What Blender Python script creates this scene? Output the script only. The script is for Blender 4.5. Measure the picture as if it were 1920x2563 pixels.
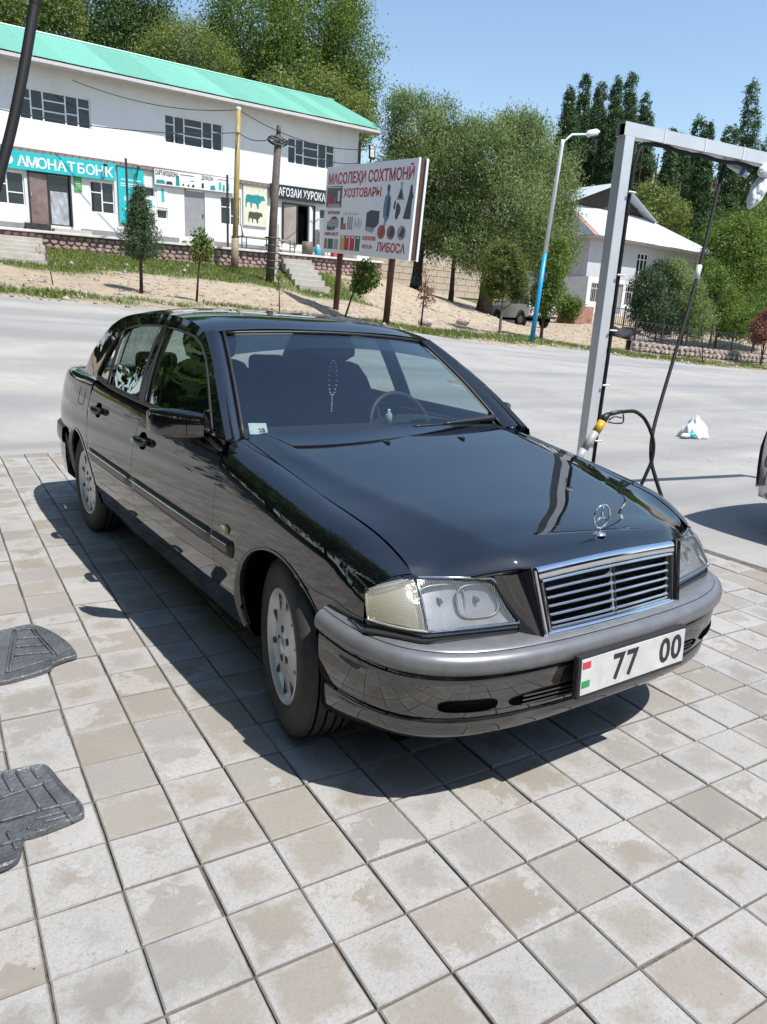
import bpy, bmesh, math, random
import numpy as np
from mathutils import Vector, Matrix, Euler
from mathutils.geometry import tessellate_polygon, delaunay_2d_cdt

for o in list(bpy.data.objects): bpy.data.objects.remove(o)
SC = bpy.context.scene
COL = SC.collection
rad = math.radians
PI = math.pi

# ------------------------------------------------------------------ camera
CAM_LOC = Vector((-1.92951643, -2.12824163, 1.43952676))
CAM_ROT = Euler((rad(75.28031621), rad(-3.49268501), rad(-34.66684524)), 'XYZ')
cd = bpy.data.cameras.new('camera')
cd.sensor_fit = 'VERTICAL'; cd.sensor_height = 24.0
cd.lens = 1863.03 / 2563.0 * 24.0
cd.clip_start = 0.05; cd.clip_end = 6000
cam = bpy.data.objects.new('camera', cd); COL.objects.link(cam)
cam.location = CAM_LOC; cam.rotation_euler = CAM_ROT
SC.camera = cam

# ------------------------------------------------------------------ sky and sun
SUN_DIR = Vector((0.18, -0.52, 1.0)).normalized()      # towards the sun
SUN_EL = math.asin(SUN_DIR.z)
SUN_AZ = math.atan2(SUN_DIR.x, SUN_DIR.y)
world = bpy.data.worlds.new('World'); SC.world = world; world.use_nodes = True
wn = world.node_tree.nodes; wl = world.node_tree.links
for n in list(wn): wn.remove(n)
sky = wn.new('ShaderNodeTexSky'); sky.sky_type = 'NISHITA'; sky.sun_disc = False
sky.sun_elevation = SUN_EL; sky.sun_rotation = SUN_AZ
sky.altitude = 900; sky.air_density = 1.5; sky.dust_density = 0.7; sky.ozone_density = 2.4
bg = wn.new('ShaderNodeBackground'); bg.inputs['Strength'].default_value = 0.135
wo = wn.new('ShaderNodeOutputWorld')
wl.new(sky.outputs['Color'], bg.inputs['Color']); wl.new(bg.outputs[0], wo.inputs['Surface'])
sl = bpy.data.lights.new('sun', 'SUN'); sl.energy = 5.0; sl.angle = rad(0.53); sl.color = (1.0, 0.97, 0.93)
sun = bpy.data.objects.new('sun', sl); COL.objects.link(sun)
sun.rotation_euler = (-SUN_DIR).to_track_quat('-Z', 'Y').to_euler(); sun.location = (0, -20, 30)
vs = SC.view_settings
vs.view_transform = 'Standard'; vs.look = 'None'; vs.exposure = 0.42; vs.gamma = 1.0; vs.use_curve_mapping = False

# ------------------------------------------------------------------ helpers
RM = CAM_ROT.to_matrix()
def at(px, py, d):
    """world point seen at a photograph pixel, d metres in front of the camera"""
    v = Vector(((px - 960) / 1863.03, -(py - 1281.5) / 1863.03, -1.0))
    return CAM_LOC + RM @ (v * d)
def aty(px, py, Y):
    v = RM @ Vector(((px - 960) / 1863.03, -(py - 1281.5) / 1863.03, -1.0))
    return CAM_LOC + v * ((Y - CAM_LOC.y) / v.y)

def tag(o, label=None, cat=None, group=None, kind=None):
    if label: o['label'] = label
    if cat: o['category'] = cat
    if group: o['group'] = group
    if kind: o['kind'] = kind
    return o
def empty(name, loc=(0, 0, 0), rz=0.0, parent=None):
    o = bpy.data.objects.new(name, None); COL.objects.link(o)
    o.location = loc; o.rotation_euler = (0, 0, rz); o.empty_display_size = 0.1
    if parent: o.parent = parent
    return o
def link(name, me, mat=None, parent=None, smooth=None):
    o = bpy.data.objects.new(name, me); COL.objects.link(o)
    if mat is not None and len(me.materials) == 0:
        for m in (mat if isinstance(mat, (list, tuple)) else [mat]): me.materials.append(m)
    if parent: o.parent = parent
    if smooth is not None: shade(me, smooth)
    return o
def shade(me, smooth=True):
    me.polygons.foreach_set('use_smooth', [bool(smooth)] * len(me.polygons)); me.update()
def mk(name, verts, faces, mat, parent=None, smooth=False, mids=None):
    me = bpy.data.meshes.new(name)
    me.from_pydata([tuple(v) for v in verts], [], faces); me.update()
    o = link(name, me, mat, parent)
    if mids is not None: me.polygons.foreach_set('material_index', mids)
    if smooth: shade(me, True)
    return o
class MB:
    """collects simple solids into one mesh"""
    def __init__(s): s.v = []; s.f = []; s.m = []
    def add(s, vs, fs, mi=0):
        b = len(s.v); s.v += [tuple(v) for v in vs]
        s.f += [tuple(b + i for i in f) for f in fs]; s.m += [mi] * len(fs)
    def box(s, c, d, rz=0, mi=0, M=None):
        x, y, z = (k / 2 for k in d)
        vs = [Vector((a * x, b * y, e * z)) for a in (-1, 1) for b in (-1, 1) for e in (-1, 1)]
        R = Matrix.Rotation(rz, 3, 'Z') if rz else None
        out = []
        for v in vs:
            if M is not None: v = M @ v
            if R: v = R @ v
            out.append(v + Vector(c))
        s.add(out, [(0, 1, 3, 2), (4, 6, 7, 5), (0, 4, 5, 1), (2, 3, 7, 6), (0, 2, 6, 4), (1, 5, 7, 3)], mi)
    def tube(s, pts, r, n=8, mi=0, cap=True):
        pts = [Vector(p) for p in pts]; m = len(pts)
        rs = r if isinstance(r, (list, tuple)) else [r] * m
        b = len(s.v); up = Vector((0, 0, 1))
        prev = None
        for i, p in enumerate(pts):
            t = (pts[min(i + 1, m - 1)] - pts[max(i - 1, 0)])
            if t.length < 1e-9: t = Vector((0, 0, 1))
            t.normalize()
            if prev is None:
                a = t.cross(up)
                if a.length < 1e-3: a = t.cross(Vector((1, 0, 0)))
            else:
                a = prev - t * prev.dot(t)
            a.normalize(); prev = a; c = t.cross(a)
            for k in range(n):
                th = 2 * PI * k / n
                s.v.append(tuple(p + (a * math.cos(th) + c * math.sin(th)) * rs[i]))
        for i in range(m - 1):
            for k in range(n):
                k2 = (k + 1) % n
                s.f.append((b + i * n + k, b + i * n + k2, b + (i + 1) * n + k2, b + (i + 1) * n + k)); s.m.append(mi)
        if cap:
            s.f.append(tuple(b + k for k in range(n))[::-1]); s.m.append(mi)
            s.f.append(tuple(b + (m - 1) * n + k for k in range(n))); s.m.append(mi)
    def lathe(s, prof, n=24, M=None, mi=0, close=False):
        """prof: (radius, height) about local z"""
        b = len(s.v); m = len(prof)
        for (r, h) in prof:
            for k in range(n):
                th = 2 * PI * k / n; v = Vector((r * math.cos(th), r * math.sin(th), h))
                s.v.append(tuple(M @ v if M is not None else v))
        for i in range(m - 1):
            for k in range(n):
                k2 = (k + 1) % n
                s.f.append((b + i * n + k, b + i * n + k2, b + (i + 1) * n + k2, b + (i + 1) * n + k)); s.m.append(mi)
    def prism(s, poly, y0, y1, mi=0, M=None):
        """poly in (x,z), extruded along y"""
        n = len(poly); vs = [Vector((p[0], y0, p[1])) for p in poly] + [Vector((p[0], y1, p[1])) for p in poly]
        if M is not None: vs = [M @ v for v in vs]
        fs = [tuple(range(n)), tuple(range(2 * n - 1, n - 1, -1))]
        fs += [(i, i + n, (i + 1) % n + n, (i + 1) % n) for i in range(n)]
        s.add(vs, fs, mi)
    def build(s, name, mat, parent=None, smooth=False, bevel=0):
        o = mk(name, s.v, s.f, mat, parent, smooth, s.m if any(s.m) else None)
        if bevel:
            b = o.modifiers.new('bevel', 'BEVEL'); b.width = bevel; b.segments = 2; b.limit_method = 'ANGLE'
        return o
def copy_tree(o, parent=None):
    c = o.copy(); COL.objects.link(c); c.parent = parent
    for ch in list(o.children): copy_tree(ch, c)
    return c
def auto_smooth(o, ang=35):
    me = o.data; shade(me, True)
    bm = bmesh.new(); bm.from_mesh(me)
    lim = rad(ang)
    for e in bm.edges:
        if len(e.link_faces) == 2 and e.calc_face_angle(0) > lim: e.smooth = False
    bm.to_mesh(me); bm.free()

# ------------------------------------------------------------------ material helpers
class NT:
    def __init__(s, name):
        s.m = bpy.data.materials.new(name); s.m.use_nodes = True
        s.t = s.m.node_tree; s.n = s.t.nodes; s.l = s.t.links
        s.b = s.n['Principled BSDF']; s.out = s.n['Material Output']
    def node(s, typ, **kw):
        n = s.n.new(typ)
        for k, v in kw.items():
            if k.startswith('i_'): n.inputs[k[2:].replace('_', ' ')].default_value = v
            else: setattr(n, k, v)
        return n
    def set(s, **kw):
        for k, v in kw.items(): s.b.inputs[k.replace('_', ' ')].default_value = v
        return s
    def link(s, a, b): s.l.new(a, b)
    def noise(s, scale, detail=4, rough=0.55, vec=None, dist=0.0):
        n = s.node('ShaderNodeTexNoise'); n.inputs['Scale'].default_value = scale
        n.inputs['Detail'].default_value = detail; n.inputs['Roughness'].default_value = rough
        n.inputs['Distortion'].default_value = dist
        if vec is not None: s.link(vec, n.inputs['Vector'])
        return n.outputs['Fac']
    def ramp(s, fac, stops, interp='LINEAR'):
        r = s.node('ShaderNodeValToRGB'); cr = r.color_ramp; cr.interpolation = interp
        while len(cr.elements) < len(stops): cr.elements.new(0.5)
        for e, (p, c) in zip(cr.elements, stops):
            e.position = p; e.color = (*c, 1) if len(c) == 3 else c
        s.link(fac, r.inputs['Fac']); return r.outputs['Color']
    def mix(s, fac, a, b, typ='MIX'):
        n = s.node('ShaderNodeMix', data_type='RGBA', blend_type=typ)
        for k, v in ((0, fac), (6, a), (7, b)):
            if hasattr(v, 'is_linked') or isinstance(v, bpy.types.NodeSocket): s.link(v, n.inputs[k])
            else: n.inputs[k].default_value = v if k == 0 else ((*v, 1) if len(v) == 3 else v)
        return n.outputs[2]
    def math(s, op, a, b=0.0, c=None, clamp=False):
        n = s.node('ShaderNodeMath', operation=op, use_clamp=clamp)
        for k, v in enumerate([a, b] + ([c] if c is not None else [])):
            if isinstance(v, bpy.types.NodeSocket): s.link(v, n.inputs[k])
            else: n.inputs[k].default_value = v
        return n.outputs[0]
    def bump(s, h, strength=0.3, dist=0.01, normal=None):
        b = s.node('ShaderNodeBump'); b.inputs['Strength'].default_value = strength; b.inputs['Distance'].default_value = dist
        s.link(h, b.inputs['Height'])
        if normal is not None: s.link(normal, b.inputs['Normal'])
        s.link(b.outputs['Normal'], s.b.inputs['Normal']); return b.outputs['Normal']
    def obj(s): return s.node('ShaderNodeTexCoord').outputs['Object']
    def pos(s): return s.node('ShaderNodeNewGeometry').outputs['Position']
    def base(s, c): s.link(c, s.b.inputs['Base Color'])
def plain(name, col, rough=0.5, metal=0.0, var=0.12, scale=8.0, bump=0.0, spec=0.5, coat=0.0):
    """simple painted / plastic / metal surface with slight tone variation and wear"""
    t = NT(name); p = t.obj()
    f = t.noise(scale, 5, 0.6, p)
    lo = tuple(max(0, c * (1 - var)) for c in col); hi = tuple(min(1, c * (1 + var)) for c in col)
    t.base(t.ramp(f, [(0.3, lo), (0.7, hi)]))
    t.set(Roughness=rough, Metallic=metal); t.b.inputs['Specular IOR Level'].default_value = spec
    t.b.inputs['Coat Weight'].default_value = coat
    if bump: t.bump(t.noise(scale * 8, 3, 0.6, p), bump, 0.004)
    return t.m
M = {}
# ================================================================== ground, road, paving
rng = np.random.default_rng(7)
random.seed(7)
ctrl = []
for x in (-60, -40, -25, -15, -8, -3, 0, 3, 6, 10, 15, 22, 30, 45, 70):
    for y in (-60, -30, -12, -4, 2): ctrl.append((x, y, 0.0))
for x in (-3, 0, 3, 6, 10): ctrl.append((x, 5.6, 0.0))
for x, z in ((-60, 1.9), (-30, 1.7), (-12, 1.52), (-5, 1.45)): ctrl.append((x, 16, z)); ctrl.append((x, 22, z + .6)); ctrl.append((x, 29.4, z + 1.7))
for px, py in ((0, 738), (300, 763), (600, 790), (900, 816), (1008, 825), (1321, 867), (1600, 897), (1920, 927)):
    ctrl.append(tuple(aty(px, py, 16)))
for px, py, Y in ((0, 699, 20), (0, 672, 22.5), (300, 722, 20), (300, 695, 22.5), (600, 755, 20), (600, 715, 22.5), (900, 790, 20), (900, 768, 22.5),
                  (97, 620, 29.2), (300, 640, 29.2), (585, 666, 29.2), (815, 684, 29.2), (970, 700, 29.2),
                  (1040, 725, 30), (1130, 752, 30), (1130, 738, 35), (1000, 720, 36), (1205, 778, 28), (1258, 817, 28), (1200, 815, 24), (1100, 800, 22), (1330, 846, 17.5), (1320, 800, 32),
                  (1440, 778, 31), (1600, 790, 31), (1440, 815, 26), (1520, 840, 22), (1700, 893, 18.5), (1920, 913, 18.5), (1800, 850, 24), (1920, 850, 28), (1250, 800, 40)):
    ctrl.append(tuple(aty(px, py, Y)))
for x in (-60, -20, 20, 60, 110): ctrl += [(x, 60, 4.5), (x, 120, 6.5)]
for x in (55, 80, 110): ctrl += [(x, 16, -.4), (x, 30, 1.0)]
CP = np.array(ctrl)
def _phi(r): return r
A_ = _phi(np.linalg.norm(CP[:, None, :2] - CP[None, :, :2], axis=2)) + np.eye(len(CP)) * 0.05
n_ = len(CP)
Q_ = np.zeros((n_ + 3, n_ + 3)); Q_[:n_, :n_] = A_; Q_[:n_, n_] = 1; Q_[:n_, n_ + 1:] = CP[:, :2]; Q_[n_, :n_] = 1; Q_[n_ + 1:, :n_] = CP[:, :2].T
W_ = np.linalg.solve(Q_, np.concatenate([CP[:, 2], [0, 0, 0]]))
def ground_z(x, y):
    """height of the terrain; flat forecourt near the car"""
    x = np.atleast_1d(np.asarray(x, float)); y = np.atleast_1d(np.asarray(y, float))
    d = np.sqrt((x[:, None] - CP[None, :, 0]) ** 2 + (y[:, None] - CP[None, :, 1]) ** 2)
    z = d @ W_[:n_] + W_[n_] + W_[n_ + 1] * x + W_[n_ + 2] * y
    w = np.clip((y - 5.4) / 2.5, 0, 1); w = w * w * (3 - 2 * w)
    return z * w
def gz(x, y): return float(ground_z(x, y)[0])
def on_ground(px, py, Y, dz=0.0):
    p = aty(px, py, Y); return Vector((p.x, p.y, gz(p.x, p.y) + dz))
EDGE_Y = 16.0
def edge_y(x): return EDGE_Y + .25 * np.sin(x * .35) + .15 * np.sin(x * 1.1 + 1) + .07 * np.sin(x * 3.3)

def grid_sheet(name, xs, ys, zf, mat, kind='structure', attr=None):
    X, Y = np.meshgrid(xs, ys, indexing='ij'); Z = zf(X.ravel(), Y.ravel())
    co = np.stack([X.ravel(), Y.ravel(), Z], 1); nx, ny = len(xs), len(ys)
    i, j = np.meshgrid(np.arange(nx - 1), np.arange(ny - 1), indexing='ij'); b = (i * ny + j).ravel()
    F = np.stack([b, b + ny, b + ny + 1, b + 1], 1)
    me = raw_mesh(name, co, F); o = link(name, me, mat); shade(me, True)
    if attr is not None:
        for k, v in attr(X.ravel(), Y.ravel()).items():
            a = me.attributes.new(k, 'FLOAT', 'POINT'); a.data.foreach_set('value', v.astype(np.float32))
    if kind: o['kind'] = kind
    return o
def raw_mesh(name, co, F):
    me = bpy.data.meshes.new(name); n = len(F); k = F.shape[1]
    me.vertices.add(len(co)); me.vertices.foreach_set('co', np.ascontiguousarray(co, dtype=np.float32).ravel())
    me.loops.add(n * k); me.loops.foreach_set('vertex_index', np.ascontiguousarray(F, dtype=np.int32).ravel())
    me.polygons.add(n); me.polygons.foreach_set('loop_start', np.arange(0, n * k, k, dtype=np.int32)); me.polygons.foreach_set('loop_total', np.full(n, k, dtype=np.int32))
    me.update(calc_edges=True); return me
def vnoise(x, y, s, seed=0):
    """cheap smooth value noise"""
    x = x / s + seed * 17.3; y = y / s + seed * 9.1
    xi = np.floor(x).astype(int); yi = np.floor(y).astype(int); fx = x - xi; fy = y - yi
    fx = fx * fx * (3 - 2 * fx); fy = fy * fy * (3 - 2 * fy)
    def h(a, b):
        v = np.sin(a * 127.1 + b * 311.7 + seed * 74.7) * 43758.5453; return v - np.floor(v)
    return (h(xi, yi) * (1 - fx) + h(xi + 1, yi) * fx) * (1 - fy) + (h(xi, yi + 1) * (1 - fx) + h(xi + 1, yi + 1) * fx) * fy

# ---- materials
def mat_ground():
    t = NT('verge_earth_and_grass'); p = t.pos()
    g = t.node('ShaderNodeAttribute', attribute_name='grass').outputs['Fac']
    n1 = t.noise(2.2, 8, 0.65, p); n2 = t.noise(14, 6, 0.7, p); n3 = t.noise(60, 3, 0.7, p)
    earth = t.ramp(n1, [(0.25, (0.30, 0.235, 0.16)), (0.5, (0.40, 0.325, 0.235)), (0.75, (0.48, 0.41, 0.31))])
    earth = t.mix(t.ramp(n3, [(0.55, (0, 0, 0)), (0.7, (0.55,) * 3)]), earth, (0.52, 0.47, 0.39))
    grass = t.ramp(n2, [(0.3, (0.055, 0.085, 0.020)), (0.55, (0.115, 0.145, 0.040)), (0.75, (0.22, 0.21, 0.085))])
    m = t.math('ADD', g, t.math('MULTIPLY', t.math('SUBTRACT', n2, 0.5), 1.5)); m = t.math('ADD', m, t.math('MULTIPLY', t.math('SUBTRACT', n1, 0.5), 0.8))
    f = t.ramp(m, [(0.42, (0, 0, 0)), (0.60, (1, 1, 1))])
    t.base(t.mix(f, earth, grass)); t.set(Roughness=0.95); t.b.inputs['Specular IOR Level'].default_value = 0.15
    t.bump(t.math('ADD', n2, n3), 0.7, 0.05); return t.m
def mat_road():
    t = NT('worn_pale_asphalt'); p = t.pos()
    n0 = t.noise(0.18, 5, 0.6, p); n1 = t.noise(1.1, 7, 0.65, p); n2 = t.noise(22, 5, 0.7, p); n3 = t.noise(140, 2, 0.6, p)
    st = t.node('ShaderNodeMapping'); st.inputs['Scale'].default_value = (0.06, 0.9, 1); t.link(p, st.inputs['Vector'])
    band = t.noise(0.9, 4, 0.5, st.outputs[0])
    c = t.ramp(n1, [(0.25, (0.275, 0.264, 0.246)), (0.55, (0.345, 0.331, 0.308)), (0.8, (0.425, 0.404, 0.370))])
    c = t.mix(t.ramp(band, [(0.44, (0, 0, 0)), (0.60, (0.75,) * 3)]), c, (0.215, 0.215, 0.214))
    c = t.mix(t.ramp(n0, [(0.48, (0, 0, 0)), (0.66, (0.45,) * 3)]), c, (0.40, 0.375, 0.33))
    c = t.mix(t.ramp(n3, [(0.48, (0, 0, 0)), (0.7, (0.55,) * 3)]), c, (0.16, 0.155, 0.15))
    v = t.node('ShaderNodeTexVoronoi', feature='DISTANCE_TO_EDGE'); v.inputs['Scale'].default_value = 0.33
    wv = t.node('ShaderNodeMixRGB', blend_type='ADD'); wv.inputs[0].default_value = 0.5
    nn = t.node('ShaderNodeTexNoise'); nn.inputs['Scale'].default_value = 1.7; nn.inputs['Detail'].default_value = 5; t.link(p, nn.inputs['Vector'])
    t.link(p, wv.inputs[1]); t.link(nn.outputs['Color'], wv.inputs[2]); t.link(wv.outputs[0], v.inputs['Vector'])
    cr = t.ramp(v.outputs['Distance'], [(0.0, (1, 1, 1)), (0.004, (0, 0, 0))])
    cm = t.math('MULTIPLY', cr, t.ramp(n1, [(0.52, (0, 0, 0)), (0.66, (0.45,) * 3)]))
    t.base(t.mix(cm, c, (0.10, 0.095, 0.09))); t.set(Roughness=0.86); t.b.inputs['Specular IOR Level'].default_value = 0.3
    t.bump(t.math('ADD', t.math('MULTIPLY', n2, 0.6), n3), 0.35, 0.012); return t.m
TH = -0.06372246; TX, TY, TS, TJ = -1.09172103, -0.33241482, 0.19995636, 0.19688463
def mat_paver():
    t = NT('concrete_paver'); p = t.pos()
    mp = t.node('ShaderNodeMapping', vector_type='TEXTURE'); mp.inputs['Location'].default_value = (TX, TY, 0); mp.inputs['Rotation'].default_value = (0, 0, TH); mp.inputs['Scale'].default_value = (TS, TJ, 1)
    t.link(p, mp.inputs['Vector'])
    fl = t.node('ShaderNodeVectorMath', operation='FLOOR'); t.link(mp.outputs[0], fl.inputs[0])
    fr = t.node('ShaderNodeVectorMath', operation='FRACTION'); t.link(mp.outputs[0], fr.inputs[0])
    sep0 = t.node('ShaderNodeSeparateXYZ'); t.link(fl.outputs[0], sep0.inputs[0])
    cmb = t.node('ShaderNodeCombineXYZ'); t.link(sep0.outputs[0], cmb.inputs[0]); t.link(sep0.outputs[1], cmb.inputs[1])
    wn_ = t.node('ShaderNodeTexWhiteNoise', noise_dimensions='3D'); t.link(cmb.outputs[0], wn_.inputs['Vector'])
    sc = t.node('ShaderNodeSeparateColor'); t.link(wn_.outputs['Color'], sc.inputs[0]); r1, r2, r3 = sc.outputs[0], sc.outputs[1], sc.outputs[2]
    # noise shifted per paver so that stains stop at the joints
    off = t.node('ShaderNodeVectorMath', operation='SCALE'); off.inputs['Scale'].default_value = 37.0; t.link(wn_.outputs['Color'], off.inputs[0])
    ad = t.node('ShaderNodeVectorMath', operation='ADD'); t.link(p, ad.inputs[0]); t.link(off.outputs[0], ad.inputs[1]); q = ad.outputs[0]
    n1 = t.noise(7, 6, 0.62, q, 0.4); n2 = t.noise(26, 7, 0.68, q, 0.6); n3 = t.noise(230, 3, 0.7, q); n4 = t.noise(4.2, 3, 0.5, q)
    body = t.ramp(r1, [(0.0, (0.250, 0.222, 0.186)), (0.3, (0.290, 0.262, 0.224)), (0.6, (0.285, 0.270, 0.250)), (0.85, (0.290, 0.286, 0.278)), (1.0, (0.225, 0.209, 0.186))])
    body = t.mix(t.ramp(n1, [(0.3, (0.0,) * 3), (0.7, (0.45,) * 3)]), body, (0.335, 0.300, 0.255))
    # edges pale with cement bloom, centre stained
    s2 = t.node('ShaderNodeSeparateXYZ'); t.link(fr.outputs[0], s2.inputs[0])
    ex = t.math('ABSOLUTE', t.math('SUBTRACT', s2.outputs[0], 0.5)); ey = t.math('ABSOLUTE', t.math('SUBTRACT', s2.outputs[1], 0.5)); e = t.math('MAXIMUM', ex, ey)
    em = t.math('ADD', t.math('MULTIPLY', e, 2.0), t.math('MULTIPLY', t.math('SUBTRACT', n4, 0.5), 2.2))
    em = t.math('ADD', em, t.math('MULTIPLY', t.math('SUBTRACT', r2, 0.5), 1.1))
    bloom = t.ramp(t.math('ADD', em, t.math('MULTIPLY', t.math('SUBTRACT', n2, 0.5), 1.7)), [(0.42, (0, 0, 0)), (1.15, (0.85,) * 3)])
    c = t.mix(bloom, body, (0.405, 0.398, 0.388))
    # hard edged flaking film on some pavers
    sel = t.math('GREATER_THAN', r3, 0.55)
    fk = t.ramp(t.math('ADD', n4, t.math('MULTIPLY', t.math('SUBTRACT', n2, 0.5), 0.5)), [(0.53, (0, 0, 0)), (0.55, (0.75,) * 3)])
    c = t.mix(t.math('MULTIPLY', fk, sel), c, (0.43, 0.415, 0.395))
    sp = t.ramp(t.noise(95, 4, 0.75, q), [(0.32, (0.6,) * 3), (0.47, (0, 0, 0))]); c = t.mix(sp, c, (0.20, 0.185, 0.165))
    c = t.mix(t.ramp(n3, [(0.35, (0.5,) * 3), (0.62, (0, 0, 0))]), c, (0.24, 0.22, 0.195))
    big = t.ramp(t.noise(1.3, 6, 0.65, p), [(0.40, (0, 0, 0)), (0.68, (0.5,) * 3)]); c = t.mix(big, c, t.mix(0.55, c, (0.17, 0.150, 0.125)))
    drip = t.ramp(t.noise(5.5, 3, 0.5, p, 0.3), [(0.70, (0, 0, 0)), (0.76, (0.45,) * 3)]); c = t.mix(drip, c, (0.13, 0.115, 0.098))
    jd = t.ramp(t.math('ADD', e, t.math('MULTIPLY', t.math('SUBTRACT', n2, 0.5), 0.09)), [(0.462, (0, 0, 0)), (0.495, (0.6,) * 3)]); c = t.mix(jd, c, (0.16, 0.142, 0.12))
    t.base(c); t.set(Roughness=0.9); t.b.inputs['Specular IOR Level'].default_value = 0.25
    t.bump(t.math('ADD', t.math('MULTIPLY', n2, 1.0), t.math('MULTIPLY', n3, 0.6)), 0.35, 0.006); return t.m
M['ground'] = mat_ground(); M['road'] = mat_road(); M['paver'] = mat_paver()
M['joint'] = plain('joint_sand', (0.120, 0.106, 0.088), 0.95, 0, 0.5, 40, 0.5, 0.1)

# ---- terrain sheet
def grass_attr(X, Y):
    ey = edge_y(X); d = Y - ey
    g = np.where(d < 0, 0.0, 0.35)
    band1 = np.exp(-((d - 1.5) / 1.7) ** 2) * .75
    slope = 1 / (1 + np.exp(-(d - 7.2) * 2.0)) * .95 * np.clip((14.2 - d) / .6, 0.0, 1)
    left = np.clip((19 - X) / 5, 0, 1)
    g = band1 + slope * left
    g += (vnoise(X, Y, 2.2, 1) - .5) * .7 + (vnoise(X, Y, .8, 2) - .5) * .4
    far = np.clip((Y - 40) / 10, 0, 1); g = g * (1 - far) + far * .7
    yard = np.clip((X - 20) / 3, 0, 1) * np.clip((Y - 19) / 2, 0, 1) * np.clip((40 - Y) / 3, 0, 1)
    g = g * (1 - .85 * yard)
    return dict(grass=np.clip(g, 0, 1))
xs = np.concatenate([np.linspace(-600, -40, 20), np.linspace(-38, -6, 50), np.linspace(-5.5, 34, 260), np.linspace(34.4, 75, 90), np.linspace(80, 600, 20)])
ys = np.concatenate([np.linspace(-600, -30, 15), np.linspace(-25, 14, 30), np.linspace(14.2, 32, 180), np.linspace(32.3, 60, 70), np.linspace(65, 900, 30)])
def terr(X, Y):
    z = ground_z(X, Y); d = Y - edge_y(X)
    rough = np.clip(d / .8, 0, 1) * (.10 * (vnoise(X, Y, 1.3, 3) - .5) + .05 * (vnoise(X, Y, .4, 4) - .5))
    z = z + rough - .03
    return z - np.where(d < 0, .06, 0.0)
ground = grid_sheet('ground', xs, ys, terr, M['ground'], attr=grass_attr)
# ---- road and forecourt: one worn asphalt sheet up to the verge
rx = np.concatenate([np.linspace(-300, -40, 14), np.linspace(-38, 80, 300), np.linspace(85, 300, 12)])
us = np.concatenate([np.linspace(0, .80, 10), np.linspace(.86, 1, 46)])
Xr = np.repeat(rx[:, None], len(us), 1); Er = edge_y(rx); Yr = -260 + (Er[:, None] + 260) * us[None, :]
yy = np.concatenate([np.linspace(-260, 0, 8), np.linspace(1, 15.0, 40), [None]])
co = []; ncol = 50
for x, e in zip(rx, Er):
    col_y = np.concatenate([np.linspace(-260, -2, 8), np.linspace(0, float(e), 42)])
    co.append(np.stack([np.full(50, x), col_y, np.zeros(50)], 1))
co = np.concatenate(co); co[:, 2] = ground_z(co[:, 0], co[:, 1]) - .014
lastrow = np.arange(len(rx)) * 50 + 49; co[lastrow, 2] -= .03
i, j = np.meshgrid(np.arange(len(rx) - 1), np.arange(49), indexing='ij'); b = (i * 50 + j).ravel()
me = raw_mesh('road', co, np.stack([b, b + 50, b + 51, b + 1], 1)); road = link('road', me, M['road']); shade(me, True); road['kind'] = 'structure'

# ---- paving
def tile_xy(i, j):
    a = i * TS; b_ = -j * TJ; c, s_ = math.cos(TH), math.sin(TH)
    return TX + c * a - s_ * b_, TY + s_ * a + c * b_
def in_paving(x, y):
    return x < 2.69 + .064 * (y - .5) and y < 5.30 - .064 * x and y > -7 and x > -6.2
def paver_geo(r):
    """one paver, corner at its centre; chamfered, slightly irregular outline"""
    hx, hy = TS / 2 - .0024, TJ / 2 - .0024; c = .004; T = .045
    pts = []
    for sx, sy in ((-1, -1), (1, -1), (1, 1), (-1, 1)):
        ex, ey = r.uniform(-.0022, .0012), r.uniform(-.0022, .0012); pts.append((sx * (hx + ex), sy * (hy + ey)))
    v = [(x, y, -T) for x, y in pts] + [(x, y, -c) for x, y in pts] + [(x - math.copysign(c, x), y - math.copysign(c, y), 0) for x, y in pts]
    f = [(8, 9, 10, 11)]
    for k in range(4):
        k2 = (k + 1) % 4; f += [(k, k2, 4 + k2, 4 + k), (4 + k, 4 + k2, 8 + k2, 8 + k)]
    return v, f
RP = random.Random(3)
variants = []
for k in range(8):
    v, f = paver_geo(RP); me = bpy.data.meshes.new('paver'); me.from_pydata(v, [], f); me.update(); me.materials.append(M['paver']); variants.append((me, v, f))
q0, q1, q2, q3 = (-6.4, -7.2), (2.75, -7.2), (2.95, 5.02), (-6.4, 5.62)
pavement = mk('pavement', [(*q0, -.010), (*q1, -.010), (*q2, -.010), (*q3, -.010)], [(0, 1, 2, 3)], M['joint']); pavement['kind'] = 'structure'
tiles = []
CIN = RM.transposed()
for i in range(-30, 22):
    for j in range(-32, 36):
        x, y = tile_xy(i + .5, j + .5)
        if not in_paving(x, y): continue
        d = CIN @ (Vector((x, y, 0)) - CAM_LOC)
        u, v = (d.x / -d.z, d.y / -d.z) if d.z < -.1 else (9, 9)
        vis = d.z < -.3 and abs(u) < .60 and abs(v) < .76
        hidden = abs(x) < .7 and -.45 < y < 3.4
        tiles.append((0 if (vis and not hidden) else 1, (Vector((x, y, 0)) - CAM_LOC).length, x, y))
tiles.sort()
bigv, bigf = [], []
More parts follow.
